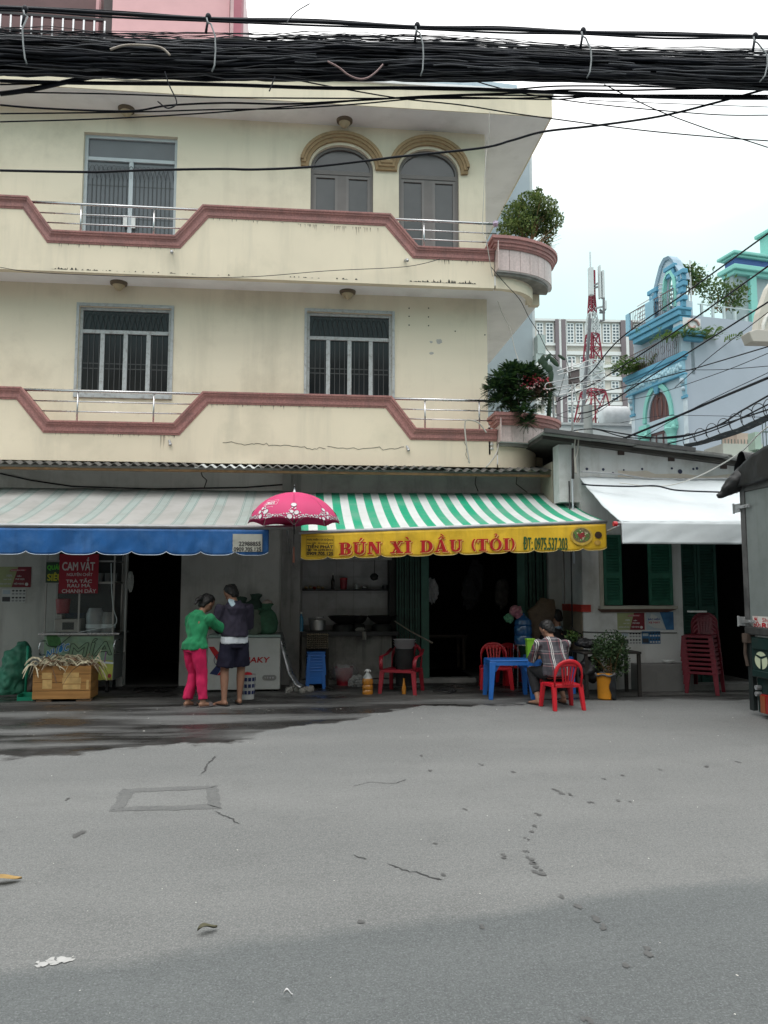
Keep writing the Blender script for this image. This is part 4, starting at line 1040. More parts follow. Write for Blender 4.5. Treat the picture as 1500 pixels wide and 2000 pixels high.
# window: jambs, sill, shutters with louvres
mb = MB(); mb.fb(HF, wx0 - .06, wx0, wz0 - .02, wz1, .001, .03); mb.fb(HF, wx0 - .08, wx1 + .04, wz0 - .05, wz0 - .002, .001, .09)
mb.build('window_frame', mat('jamb_cream', (.36, .34, .29), .8, .1, 6), H)
MB().hexa([HF.p(wx0 - .04, wz0 - .10, .002), HF.p(wx1 - .1, wz0 - .10, .002), HF.p(wx1 - .1, wz0 - .10, .03), HF.p(wx0 - .04, wz0 - .10, .03), HF.p(wx0 - .1, wz0 - .051, .002), HF.p(wx1 + .02, wz0 - .051, .002), HF.p(wx1 + .02, wz0 - .051, .10), HF.p(wx0 - .1, wz0 - .051, .10)]).build('window_sill', mat('sill_brown', (.16, .09, .07), .8, .2, 8), H)
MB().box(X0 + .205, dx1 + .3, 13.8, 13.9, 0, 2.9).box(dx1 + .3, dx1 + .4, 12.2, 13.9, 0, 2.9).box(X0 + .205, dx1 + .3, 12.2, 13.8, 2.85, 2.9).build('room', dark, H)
def louvre(a0, a1, z0, z1, d, m, name='shutter', split=.42):
 mb = MB(); w = .045
 zs = z0 + (z1 - z0) * split
 mb.fb(HF, a0, a0 + w, z0, z1, d, d + .035); mb.fb(HF, a1 - w, a1, z0, z1, d, d + .035)
 for za, zb in ((z0, z0 + w * 1.4), (zs - w, zs + w), (z1 - w, z1)): mb.fb(HF, a0 + w, a1 - w, za, zb, d + .002, d + .033)
 o = mb.build(name, m, H, bevel=.003)
 for za, zb in ((z0 + w * 1.4, zs - w), (zs + w, z1 - w)):
  n = int((zb - za) / .043)
  for i in range(n):
   z = za + (zb - za) * (i + .5) / n
   MB().hexa([HF.p(a0 + w, z - .018, d + .030), HF.p(a1 - w, z - .018, d + .030), HF.p(a1 - w, z - .010, d + .030), HF.p(a0 + w, z - .010, d + .030), HF.p(a0 + w, z + .012, d + .006), HF.p(a1 - w, z + .012, d + .006), HF.p(a1 - w, z + .020, d + .006), HF.p(a0 + w, z + .020, d + .006)]).build('slat', m, o)
  MB().fb(HF, a0 + w, a1 - w, za, zb, d + .001, d + .005).build('backing', m, o)
 return o
louvre(wx0 + .005, hx(1213, 1120), wz0 + .01, wz1 + .12, .006, shutter_g)
louvre(hx(1265, 1120), wx1 - .005, wz0 + .01, wz1 + .12, .006, shutter_g)
dgreen = mat('door_green', (.015, .06, .045), .6, .15, 8, dirt=((.01, .02, .02), .6, 5))
louvre(dx0 + .01, hx(1368, 1200), .1, 2.33, -.09, dgreen, 'door', .5)
louvre(hx(1369, 1200), hx(1406, 1200), .1, 2.33, -.085, dgreen, 'door', .5)
MB().fb(HF, dx0, dx1, 0, .10, -1.5, .25).build('door_step', conc, H)
MB().fb(HF, hx(1232, 1320), hx(1338, 1320), 0, hzz(1290, 1294), .002, .28).build('wall_footing', mat('footing', (.20, .20, .195), .9, .12, 3, .002, 40, dirt=((.1, .1, .1), .6, 3)), H, bevel=.008)
# side wall of the house facing the stall, its red band and box
SX = X0 - .004
MB().box(SX - .004, SX, 12.02, 12.95, 0, 2.9).build('side_plaster', mat('side_grey', (.55, .55, .53), .9, .1, 2, .002, 40, dirt=((.2, .19, .17), .6, 2)), H)
zb0 = at(1110, 1190, 12.4).z
MB().box(SX - .03, SX - .005, 12.01, 12.9, zb0 - .03, zb0 + .08).box(SX - .03, SX + .12, 11.975, 11.995, zb0 - .03, zb0 + .08).build('red_band', mat('band_red', (.36, .03, .02), .6, .15, 8), H)
MB().box(SX - .02, SX - .005, 12.01, 12.9, .55, zb0 - .031).build('brown_panel', mat('tan_board', (.20, .155, .11), .8, .15, 5), H)
# conduits down the wall
for x, y0, y1, r, c in ((1115, 940, 1225, .011, black), (1121, 900, 1100, .014, framew2), (1101, 1060, 1180, .01, mat('pipe_brown', (.12, .1, .09), .7))):
 a = hx(x, 1100, .02); MB().tube([HF.p(a, hzz(x, y0), .02), HF.p(a + .005, hzz(x, (y0 + y1) / 2), .022), HF.p(a, hzz(x, y1), .02)], r, 8).build('pipe', c, H, smooth=True)
MB().tube([HF.p(*HF.px(x, y, .02), .02) for x, y in ((1115, 1225), (1122, 1232), (1135, 1238), (1137, 1245))], .011, 6).build('pipe', black, H)
MB().tube([HF.p(*HF.px(x, y, .01), .015) for x, y in ((1137, 1234), (1170, 1235), (1240, 1236), (1322, 1236))], .006, 5).build('cord', black, H)
# posters
def poster(x0, y0, x1, y1, lab, fr, cols, kind, d=.004):
 (a0, z1), (a1, z0) = fr.px(x0, y0), fr.px(x1, y1); W_, Hh = a1 - a0, z1 - z0
 o = MB().fb(fr, a0, a1, z0, z1, d, d + .002).build('poster', cols[0]); o.name = 'poster'
 tag(o, lab, 'poster', 'advertising posters and leaflets stuck on the house walls')
 def sub(nm, poly, m, e=.0032): MB().prism(fr, [(a0 + x * W_, z0 + z * Hh) for x, z in poly], d + e - .0006, d + e).build(nm, m, o)
 return o, (lambda nm, poly, m, e=.0032: (lambda mb: mb)(MB().prism(fr, [(a0 + x * W_, z0 + z * Hh) for x, z in poly], d + .0022, d + e)).build(nm, m, o, local=False)), (a0, z0, W_, Hh)
def fixparent(o):   # children were built in world space with the poster already moved: nothing to do
 return o
pg = mat('poster_green', (.30, .33, .17), .5, .1, 6); pr_ = mat('poster_maroon', (.17, .02, .03), .5, .1, 6); pw = mat('poster_white', (.50, .51, .50), .5, .08, 6); pb_ = mat('poster_blue', (.04, .13, .27), .5, .3, 9); pl_ = mat('poster_sky', (.36, .42, .47), .5, .1, 8); pk = mat('poster_dark', (.05, .05, .055), .5, .2, 20)
def promo(x0, y0, x1, y1, fr, lab):
 o, sub, (a0, z0, W_, Hh) = poster(x0, y0, x1, y1, lab, fr, [pg], 'x')
 sub('maroon_field', [(.45, 0), (1, 0), (1, 1), (.62, 1)], pr_)
 sub('headline', [(.38, .78), (.85, .80), (.85, .90), (.42, .88)], mat('poster_rose', (.38, .05, .08), .5), .0040)
 mb = MB()
 for s_, x, y, w, h in (('KHUYẾN MÃI', .42, .81, .38, .06), ('100%', .30, .52, .16, .10), ('NẠP THẺ', .22, .34, .22, .09), ('KHÔNG GIỚI HẠN', .05, .12, .38, .10), ('MIỄN', .60, .52, .12, .07), ('PHÍ GỌI', .56, .34, .25, .11), ('NỘI MẠNG', .52, .12, .28, .11)):
  mb.text(fr, s_, a0 + W_ * x, a0 + W_ * (x + w), z0 + Hh * y, z0 + Hh * (y + h), .0085, None, .0015)
 mb.build('print', pw, o)
 sub('badge', [(.88 + .05 * cos(t), .15 + .08 * sin(t)) for t in [j * pi / 5 for j in range(10)]], pw, .0042)
def leaflet(x0, y0, x1, y1, fr, lab, base, n=(4, 2), head=True):
 o, sub, (a0, z0, W_, Hh) = poster(x0, y0, x1, y1, lab, fr, [base], 'x')
 for i in range(n[0]):
  for j in range(2):
   for k, (dy_, m_) in enumerate(((.30, pk), (.08, pw if base is not pw else mat('poster_grey', (.25, .25, .26), .5)))):
    x = .4 + .6 * (i + .5) / n[0]; y = j * .5 + dy_
    sub('picture', [(x + .06 * cos(t), y + .06 + .07 * sin(t)) for t in [q * pi / 4 for q in range(8)]], m_)
 sub('block', [(.03, .08), (.36, .08), (.36, .42), (.03, .42)], pk, .0036)
 sub('heading', [(.05, .62), (.35, .62), (.35, .9), (.05, .9)], pl_, .0036)
promo(1205, 1197, 1259, 1230, HF, 'green and maroon promotion poster below the shuttered window')
o, sub, (a0, z0, W_, Hh) = poster(1261, 1195, 1316, 1230, 'pale blue poster with dark blue corner below the shuttered window', HF, [pl_], 'x')
sub('blue_corner', [(.5, 1), (1, 1), (1, 0), (.72, 0)], pb_); sub('white_burst', [(.05, .3), (.2, .9), (.4, .75), (.55, .5), (.7, .05), (.3, .1)], pw)
mb = MB(); mb.text(HF, 'BẢO HIỂM', a0 + .08 * W_, a0 + .5 * W_, z0 + .54 * Hh, z0 + .68 * Hh, .0085, None, .002); mb.build('print', mat('poster_navy', (.03, .06, .25), .5), o)
mb = MB(); mb.text(HF, 'XE MÁY', a0 + .08 * W_, a0 + .5 * W_, z0 + .36 * Hh, z0 + .48 * Hh, .0085, None, .002); mb.build('print', mat('poster_rose', (.38, .05, .08), .5), o)
leaflet(1213, 1234, 1252, 1259, HF, 'white leaflet with rows of phone pictures beside the potted plant', pw)
leaflet(1253, 1233, 1290, 1257, HF, 'blue leaflet with rows of small pictures above the footing', pb_)
promo(-6, 1107, 60, 1147, M, 'green and maroon promotion poster on the wall left of the juice cart')
leaflet(4, 1150, 50, 1177, M, 'small white leaflet with phone pictures below the poster left of the juice cart', pw)
# white bowl left on the footing
c = HF.p(hx(1305, 1290, .15), hzz(1290, 1294), .15)
tag(MB().lathe(c, [(0, .0), (.04, .002), (.10, .05), (.095, .05), (.04, .012), (0, .01)], 18).build('bowl', white_p, smooth=True), 'white bowl left on the wall footing under the leaflets', 'bowl')
#  white awning
WA = thing('white_awning', 'plain white canvas awning on the low house behind the truck', 'awning', (7, 11.2, 2.4))
wf = mat('white_canvas', (.60, .65, .67), .6, .04, 2, .004, 5, dirt=((.45, .48, .5), .4, 1.5))
TL = at(1131, 925, 11.97); FLp = at(1213, 1019, 10.4)
zt2 = TL.z; zf2 = FLp.z; XR = 9.5
# side panels in strips like the sewn cloth
def wcl(u, v):
 t = V((TL.x + (XR - TL.x) * u, 11.97, zt2 - .05)); b = V((FLp.x + (XR - FLp.x) * u, 10.4, zf2)); p = t.lerp(b, v)
 p.z += -.05 * sin(pi * v) + .025 * noise.noise(V((u * 14 - v * 4, v * 2, 3))) * sin(pi * min(1, v + .1)) + .012 * noise.noise(V((u * 40 - v * 18, v * 3, 9)))
 return p
MB().grid(wcl, 90, 14).build('canopy', wf, WA, smooth=True, solid=.003)
WF = Fr((0, 10.4, 0), (1, 0, 0), (0, -1, 0)); zv = WF.px(1213, 1062)[1]
def wv(u, v):
 a = FLp.x + (XR - FLp.x) * u; z = zf2 - .0 + (zv - zf2) * v
 return (a, 10.39 - .02 * v - .022 * noise.noise(V((a * 4 + v * 2.5, v * 1.2, 5))) * (.2 + v), z)
MB().grid(wv, 120, 10).build('valance', wf, WA, smooth=True, solid=.003)
MB().tube([(FLp.x - .04, 10.42, zf2 - .02), (XR, 10.42, zf2 - .02)], .025, 8).build('front_bar', galv, WA, smooth=True)
MB().tube([(TL.x + .1, 11.95, 2.3), (FLp.x + .02, 10.45, zf2 - .04)], .015, 8).build('arm', galv, WA, smooth=True)
MB().tube([HF.p(hx(x, y, .1), hzz(x, y, .1), .1) for x, y in ((1135, 921), (1210, 926), (1258, 934), (1300, 937), (1445, 934))], .014, 6).build('edge_rope', galv, WA)
tag(MB().tube([(FLp.x - .06, 10.4, zf2 - .03), (FLp.x - .11, 10.4, zf2 - .03)], .035, 10).build('bar_cap', redp), 'round red cap on the corner of the white awning bar', 'cap')
# slack cable lying over the awning, and white cord up to the right
def cat(pix, Ys, r, m, lab, cat_='cable', group=None, name='cable', n=8, k=10):
 P = [at(x, y, Y) for (x, y), Y in zip(pix, Ys)]; o = []
 for i in range(len(P) - 1):
  p0 = P[max(i - 1, 0)]; p1 = P[i]; p2 = P[i + 1]; p3 = P[min(i + 2, len(P) - 1)]
  for j in range(k):
   t = j / k; o.append(.5 * ((2 * p1) + (-p0 + p2) * t + (2 * p0 - 5 * p1 + 4 * p2 - p3) * t * t + (-p0 + 3 * p1 - 3 * p2 + p3) * t ** 3))
 o.append(P[-1]); ob = MB().tube(o, r, 6).build(name, m, smooth=True); tag(ob, lab, cat_, group); return ob
cat([(1136, 945), (1160, 948), (1230, 950), (1280, 949), (1318, 957), (1370, 960), (1440, 962)], [11.6, 11.5, 11.3, 11.2, 11.1, 11.05, 11], .013, rubber, 'black cable lying slack across the white awning')
cat([(1210, 943), (1290, 950), (1360, 932), (1440, 888), (1480, 850), (1500, 833)], [11.5, 11.3, 10.8, 10, 9.4, 9], .009, mat('white_cord', (.55, .55, .52), .6), 'thin whitish cord rising from the white awning past the truck roof')
# truck parked at the right
T = thing('box_truck', 'dark green truck with grey box and black tarpaulin roof at the right edge', 'truck', (8.5, 8.4, 0))
TX, TY = 5.53, 9.53
tq = Fr((TX, TY, 0), (0, -1, 0), (-1, 0, 0))        # rear face, a = towards the camera
tpx = lambda x, y: tq.px(x, y)
zt = lambda y: at(1440, y, TY).z
ztp, zm, zb = zt(950), zt(1228), zt(1392)
boxg = mat('truck_panel', (.20, .225, .22), .55, .10, 3, .001, 60, dirt=((.12, .14, .135), .5, 6), streak=((.1, .1, .1), .4, 3)); tgreen = mat('truck_green', (.012, .032, .03), .4, .2, 5, dirt=((.05, .05, .045), .5, 5))
tedge = mat('truck_edge', (.10, .10, .10), .6, .3, 6, dirt=((.03, .03, .03), .7, 8))
MB().box(TX + .05, 11, 7.55, TY, zm + .02, ztp).build('cargo_box', boxg, T, bevel=.01)
MB().fb(tq, .0, .10, zm - .05, ztp + .03, -.05, .012).build('corner_post', tedge, T, bevel=.004)
MB().fb(tq, .10, 1.98, ztp - .08, ztp + .03, -.045, .010).build('top_rail', tedge, T, bevel=.004)
MB().fb(tq, .105, 1.02, zm + .04, ztp - .085, -.04, .0).build('rear_door', boxg, T, bevel=.004)
MB().fb(tq, 1.03, 1.97, zm + .04, ztp - .085, -.04, .0).build('rear_door', boxg, T, bevel=.004)
MB().fb(tq, .0, 1.98, zm - .07, zm + .035, -.05, .03).build('sill_beam', mat('sill_beam', (.045, .045, .045), .7, .3, 8), T, bevel=.02)
# hinges that stick out past the corner
for y in (991, 1213):
 z = zt(y)
 h = MB().fb(tq, -.13, .02, z - .06, z + .05, .014, .03).build('hinge', galv, T, bevel=.004)
 MB().fb(tq, -.04, .26, z - .02, z + .02, .031, .045).tube([tq.p(-.12, z - .07, .03), tq.p(-.12, z + .06, .03)], .014, 8).tube([tq.p(.16, z, .04), tq.p(.16, z, .06)], .012, 8).tube([tq.p(.23, z, .04), tq.p(.23, z, .06)], .012, 8).build('hinge_strap', galv, h)
# tailgate
za, zb_ = zm - .08, zt(1325)
MB().fb(tq, .10, 1.9, zt(1320), za - .01, -.04, .0).build('tailgate', tgreen, T, bevel=.006)
MB().fb(tq, .14, 1.86, zt(1265) , zt(1245), .001, .018).build('tailgate_rib', tgreen, T, bevel=.006)
MB().fb(tq, .14, 1.86, zt(1318) , zt(1306), .001, .03).build('tailgate_rib', tgreen, T, bevel=.006)
MB().fb(tq, .0, .09, 0.06, za, -.06, -.0).build('side_guard', mat('guard_black', (.018, .024, .024), .5, .2, 6), T, bevel=.006)
MB().fb(tq, .09, 1.9, zt(1392) + .02, zt(1322), -.5, -.06).build('bumper', tgreen, T, bevel=.01)
for z in (zt(1340), zt(1352)):
 MB().tube([tq.p(.17, z, -.055), tq.p(.17, z, .01)], .03, 10).build('bolt', galv, T)
mb = MB(); mb.fb(tq, .28, .75, zt(1386), zt(1350), -.055, .02); lt = mb.build('tail_light', mat('lamp_red', (.24, .012, .01), .2, .1, 5, spec=.6), T, bevel=.01)
MB().fb(tq, .28, .38, zt(1385), zt(1352), .021, .026).build('indicator', mat('lamp_amber', (.25, .06, .02), .2, .1, 5, spec=.6), lt)
MB().fb(tq, -.02, .10, zt(1250) - .03, zt(1240) + .02, -.05, .05).tube([tq.p(.03, zt(1250), .03), tq.p(.02, zt(1275), .04), tq.p(.05, zt(1300), .03)], .02, 6).build('latch', mat('rusty', (.07, .05, .04), .9, .4, 10), T)
# emblem: pale oval with dark T shape
ec = tpx(1487, 1290); lg = MB()
lg.add([tq.p(ec[0] + .135 * cos(t), ec[1] + .105 * sin(t), .003) for t in [j * pi / 14 for j in range(28)]], [tuple(range(28))])
e_ = lg.build('emblem', mat('emblem_pale', (.55, .60, .42), .5, .05, 5), T)
lg = MB(); c0, c1 = ec
for q in ([(-.012, .03), (.012, .03), (.02, -.105), (-.02, -.105)], [(-.12, .05), (-.11, .07), (0, .045), (.01, .02), (-.02, .02)], [(.12, .05), (.11, .07), (0, .045), (-.01, .02), (.02, .02)]):
 lg.add([tq.p(c0 + x, c1 + z, .0045 + .0002 * len(lg.v) / 4) for x, z in q], [tuple(range(len(q)))])
lg.build('emblem_mark', tgreen, e_)
# sticker
s0 = tpx(1470, 1203); s1z = zt(1228); sa = s0[0]; sz0, sz1 = tpx(1472, 1230)[1], tpx(1472, 1203)[1]
st_ = MB().fb(tq, sa, sa + .62, sz0, sz1, .001, .003).build('sticker', mat('sticker_white', (.62, .58, .55), .5, .05, 6), T)
sr = mat('sticker_red', (.45, .02, .03), .5); mb = MB(); hh = sz1 - sz0
mb.text(tq, '60', sa + .02, sa + .13, sz0 + hh * .22, sz0 + hh * .62, .0036, None, .003); mb.text(tq, '%', sa + .135, sa + .18, sz0 + hh * .22, sz0 + hh * .46, .0036, None, .001)
mb.text(tq, 'RE', sa + .20, sa + .40, sz0 + hh * .18, sz0 + hh * .52, .0036, None, .006); mb.text(tq, 'Shu', sa + .21, sa + .37, sz0 + hh * .62, sz0 + hh * .9, .0036, None, .001)
for i in range(3): mb.add([tq.p(sa + .05 + i * .02 + x, sz0 + hh * .74 + z, .0038) for x, z in ((-.012, 0), (.012, 0), (.0 + (i - 1) * .016, .05))], [(0, 1, 2)])
mb.add([tq.p(sa + x, sz0 + z, .0038) for x, z in ((.045, hh * .69), (.12, hh * .69), (.115, hh * .73), (.05, hh * .73))], [(0, 1, 2, 3)])
mb.build('sticker_print', sr, st_)
# body under and wheels, tarpaulin
MB().box(TX + .3, 10.8, 7.8, TY - .25, .55, zm).build('chassis', black, T)
for x in (TX + 1.3, TX + 4.6):
 for y in (7.75, TY - .3):
  w_ = MB(); w_.v = []; w_.lathe((0, 0, 0), [(0, -.12), (.30, -.12), (.43, -.10), (.45, 0), (.43, .10), (.30, .12), (0, .12)], 24)
  w_.v = [(x + a, y + c, .45 + b) for a, b, c in w_.v]; o = w_.build('wheel', rubber, T, smooth='auto')
tarp = mat('black_tarpaulin', (.02, .021, .022), .42, .3, 4, .01, 7)
pts = []
def tf(u, v):
 # rolled cover over the box roof, bulging at the tail and drooping past the corner
 w = 2 * pi * v; xx = TX - .02 + 5 * u; rr = .17 + .05 * noise.noise(V((u * 9, v * 5, 2))) + .03 * noise.noise(V((u * 24, v * 11, 7)))
 return (xx, TY + .02 - .08 + rr * .9 * cos(w), ztp + .22 + rr * 1.15 * sin(w))
mb = MB(); mb.grid(tf, 60, 24); mb.build('tarpaulin_roll', tarp, T, smooth=True)
mb = MB()
def tr_(u, v):      # cover itself, bowed roof
 y = TY + .02 - 1.98 * v; return (TX - .03 + 5.3 * u, y, ztp + .10 + .32 * sin(pi * min(1, v * 1.0)) ** .5 + .05 * noise.noise(V((u * 8, v * 7, 4))))
mb.grid(tr_, 30, 24); mb.build('tarpaulin', tarp, T, smooth=True)
mb = MB()
def tfr(u, v):      # end flap at the tail
 y = TY + .03 - 1.98 * u; top = ztp + .10 + .32 * sin(pi * u) ** .5
 return (TX - .04 - .03 * v + .03 * noise.noise(V((u * 9, v * 2, 14))), y, top + (ztp - .02 - top) * v)
mb.grid(tfr, 40, 8); mb.build('tarpaulin_flap', tarp, T, smooth=True, solid=.006)
P0 = V((TX + .25, TY - .05, ztp + .24)); tip = at(1409, 957, TY + .02)
mb = MB(); mb.tube([P0, P0.lerp(tip, .35) + V((0, 0, .02)), P0.lerp(tip, .7) + V((0, 0, .0)), tip + V((.04, 0, .01)), tip], [(.16, .16), (.15, .13), (.11, .10), (.07, .055), (.03, .03)], 14)
mb.tube([P0 + V((0, .05, -.1)), tip + V((.03, .03, -.05)), tip + V((-.04, .03, -.09))], [.12, .05, .035], 10)
mb2 = remesh(mb, .02, 3, lambda p: .012 * noise.noise(p * 14)); mb2.build('tarpaulin_tip', tarp, T, smooth=True)
# far buildings
# pink house behind, upper left
PKH = thing('pink_house', 'pink rendered house with dark balcony rising behind the roof at top left', 'house', (-3, 19, 0))
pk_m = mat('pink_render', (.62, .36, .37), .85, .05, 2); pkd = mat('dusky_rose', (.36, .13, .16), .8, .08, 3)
PF = Fr((0, 19, 0), (1, 0, 0), (0, -1, 0)); pax = lambda x: PF.px(x, 40)[0]
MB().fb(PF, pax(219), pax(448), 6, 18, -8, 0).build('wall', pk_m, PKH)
MB().fb(PF, pax(449), pax(466), 6, 18, -8, -.02).build('wall_strip', mat('pink_pale', (.66, .50, .50), .85), PKH)
MB().fb(PF, pax(458), pax(473), 6, 18, -.4, .25).build('corner_rib', pkd, PKH)
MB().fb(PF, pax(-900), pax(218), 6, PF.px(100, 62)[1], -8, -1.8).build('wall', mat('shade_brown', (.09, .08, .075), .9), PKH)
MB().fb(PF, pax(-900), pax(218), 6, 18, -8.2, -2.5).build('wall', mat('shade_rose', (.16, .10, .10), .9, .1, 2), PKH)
MB().fb(PF, pax(137), pax(144), 6, 18, -2.4, -2.2).build('column', pk_m, PKH)
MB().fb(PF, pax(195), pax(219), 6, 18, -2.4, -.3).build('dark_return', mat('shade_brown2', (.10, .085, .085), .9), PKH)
zc = PF.px(100, 28)[1]; zd = PF.px(100, 75)[1]
MB().fb(PF, pax(-900), pax(200), zc - .03, zc + .03, -.12, -.05).fb(PF, pax(-900), pax(200), zd - .05, zd, -.12, -.05).build('balcony_rail', black, PKH)
x = 0
for k in range(-14, 10):
 a = pax(19 + k * 20.5); MB().fb(PF, a - .02, a + .02, zd, zc - .03, -.1, -.06).build('baluster', steel, PKH)
MB().fb(PF, pax(-900), pax(218), 6, zd - .05, -8, -.1).build('balcony_slab', pkd, PKH)
# pale roof just behind the cornice
RB = thing('blue_metal_roof', 'low pale blue metal roof visible just above the cream cornice', 'roof', (1, 20, 6))
bq = Fr((0, 20.5, 0), (1, 0, 0), (0, -1, 0)); p = [bq.px(x, y) for x, y in ((640, 165), (735, 152), (800, 146), (860, 147), (1010, 166), (1010, 215), (640, 215))]
MB().prism(bq, p, -6, 0).build('roof_face', mat('pale_blue_metal', (.42, .50, .56), .5, .05, 4), RB)
for i in range(7):
 a = p[1][0] + .4 * i + .3; MB().fb(bq, a, a + .03, p[5][1], bq.px(760 + 25 * i, 158)[1], .001, .03).build('seam', mat('pale_blue_metal', (.42, .50, .56)), RB)
# grey-blue house between corner house and apartment block
GB = thing('blue_grey_house', 'tall plain blue grey house wall squeezed behind the corner planters', 'house', (5.5, 24, 0))
gq = Fr((0, 23, 0), (1, 0, 0), (0, -1, 0)); gx = lambda x, y=500: gq.px(x, y)[0]
bgm = mat('blue_grey_render', (.32, .37, .40), .85, .05, 1.5, dirt=((.25, .29, .31), .4, 1))
MB().fb(gq, gx(940), gx(1037), 0, gq.px(1000, 296)[1], -8, 0).build('wall', bgm, GB)
MB().fb(gq, gx(1037) + .002, gx(1043.5), 0, gq.px(1000, 300)[1], -7, -.05).build('corner_strip', mat('pale_strip', (.5, .53, .54), .8), GB)
MB().fb(gq, gx(1041), gx(1056), gq.px(1000, 696)[1], gq.px(1000, 658)[1], -1.4, .3).build('side_box', mat('pale_green_render', (.36, .43, .42), .8), GB)
a_, z_ = gq.px(1041, 696); b__ = gq.px(1056, 696)
MB().prism(gq, [(a_, z_ - .002), (b__[0], z_ - .002), (a_, gq.px(1000, 713)[1])], -1.4, .3).build('bracket', mat('pale_green_render', (.36, .43, .42), .8), GB)
# apartment block, about 120 m away
D_A = 120.0
AQ = Fr((0, D_A, 0), (cos(rad(-3)), sin(rad(-3)), 0), (sin(rad(-3)), -cos(rad(-3)), 0))
APT = thing('apartment_block', 'large pale apartment block with brown vertical strips behind the lattice tower', 'building', (40, D_A + 8, 0))
ap = lambda x, y: AQ.px(x, y)
apw = mat('apt_beige', (.55, .51, .46), .85, .05, .1); apl = mat('apt_white', (.66, .67, .66), .8, .04, .1); apb = mat('apt_brown', (.17, .14, .15), .6, .1, .3); apg = mat('apt_glass', (.20, .24, .27), .2, .3, .3); apf = mat('apt_frame', (.68, .70, .70), .6, .02)
xa, ztA = ap(1000, 627); xb, _ = ap(1420, 640)
MB().fb(AQ, xa, xb, 0, ztA, -14, 0).build('wall', apw, APT)
MB().fb(AQ, xa, xb, ztA, ztA + .35, -14, .5).build('cornice', apl, APT)
zf_ = lambda y: ap(1150, y)[1]
for (x0, x1) in ((1084, 1091), (1096, 1104), (1212, 1221), (1228, 1235)):
 MB().fb(AQ, ap(x0, 700)[0], ap(x1, 700)[0], 0, zf_(627), .02, .6).build('brown_strip', apb, APT)
 mb = MB()
for (x0, x1) in ((1091.3, 1095.7), (1104.5, 1106), (1221.5, 1227.5)): MB().fb(AQ, ap(x0, 700)[0], ap(x1, 700)[0], 0, zf_(627), .02, .5).build('pale_strip', apf if 0 else apl, APT)
# floors
base_rows = [697 + 24.4 * i for i in range(9)]      # top of window rows in pixels at the tower's x
wmesh = {}
def awin(x0, x1, y0, y1, nx, ny):
 (a0, z1), (a1, z0) = ap(x0, y0), ap(x1, y1)
 w, h = a1 - a0, z1 - z0; key = (round(w, 1), round(h, 1), nx, ny)
 mb = MB(); f = .14
 for i in range(nx + 1): mb.fb(AQ, a0 + w * i / nx - f / 2, a0 + w * i / nx + f / 2, z0, z1, .05, .22)
 for j in range(ny + 1): mb.fb(AQ, a0, a1, z0 + h * j / ny - f / 2, z0 + h * j / ny + f / 2, .06, .20)
 o = mb.build('window', apf, APT)
 MB().fb(AQ, a0, a1, z0, z1, .01, .045).build('pane', apg, o)
cols_top = [(1048, 1060), (1066, 1080), (1107, 1120), (1124, 1138), (1142, 1152), (1160, 1173), (1177, 1191), (1195, 1209), (1237, 1251), (1256, 1270), (1276, 1290)]
for x0, x1 in cols_top: awin(x0, x1, 632 + (x0 - 1048) * .012, 670, 2, 6)
MB().fb(AQ, xa, xb, zf_(677), zf_(673), .02, .4).build('band', apl, APT)
cols = [(1064, 1079), (1108, 1123), (1133, 1146), (1166, 1180), (1194, 1208), (1240, 1255), (1262, 1277)]
for r, y in enumerate(base_rows):
 MB().fb(AQ, xa, xb, zf_(y - 2.5), zf_(y - 9.5), .02, .35).build('band', apl, APT)
 for x0, x1 in cols: awin(x0, x1, y, y + 13, 2, 2)
# lower pale roofs between
RW = thing('pale_flat_building', 'low pale flat building behind the corrugated ridge at the foot of the tower', 'building', (16, 40, 0))
rq = Fr((0, 40, 0), (1, 0, 0), (0, -1, 0)); q_ = [rq.px(x, y) for x, y in ((1060, 838), (1150, 831), (1215, 829), (1255, 838))]
MB().fb(rq, q_[0][0], q_[3][0] + 3, 0, q_[1][1], -8, 0).build('wall', mat('pale_render', (.55, .57, .57), .8, .04, 1), RW)
MB().fb(rq, q_[0][0] - .2, q_[3][0] + 3.1, q_[1][1] + .002, q_[1][1] + .12, -8.1, .1).build('coping', mat('pale_cap', (.42, .44, .44), .8), RW)
c_ = rq.px(1215, 828)
tk = thing('water_tank', 'rounded pale water tank on the low roof beside the turquoise house', 'tank', (c_[0], 41, q_[1][1] + .12))
mb = MB(); ww = .55; mb.v = []; mb.lathe((0, 0, 0), [(0, -.8), (.4, -.78), (ww, -.65), (ww, .65), (.4, .78), (0, .8)], 18); mb.v = [(c_[0] + z, 41 + y, q_[1][1] + .75 + x) for x, y, z in mb.v]; mb.build('tank_body', mat('tank_grey', (.45, .47, .48), .5, .1, 4), tk, smooth=True)
MB().box(c_[0] - .5, c_[0] - .35, 40.7, 41.3, q_[1][1] + .12, q_[1][1] + .4).box(c_[0] + .35, c_[0] + .5, 40.7, 41.3, q_[1][1] + .12, q_[1][1] + .4).build('cradle', steel, tk)
# grey concrete pole at the tower's foot
c_ = at(1149, 840, 38); zt_p = at(1149, 792, 38).z
tag(MB().tube([(c_.x, 38, 0), (c_.x, 38, zt_p)], [.28, .22], 12).build('utility_pole', mat('pole_grey', (.28, .29, .28), .8, .1, 3), smooth='auto'), 'grey concrete pole top at the foot of the red and white tower', 'pole')
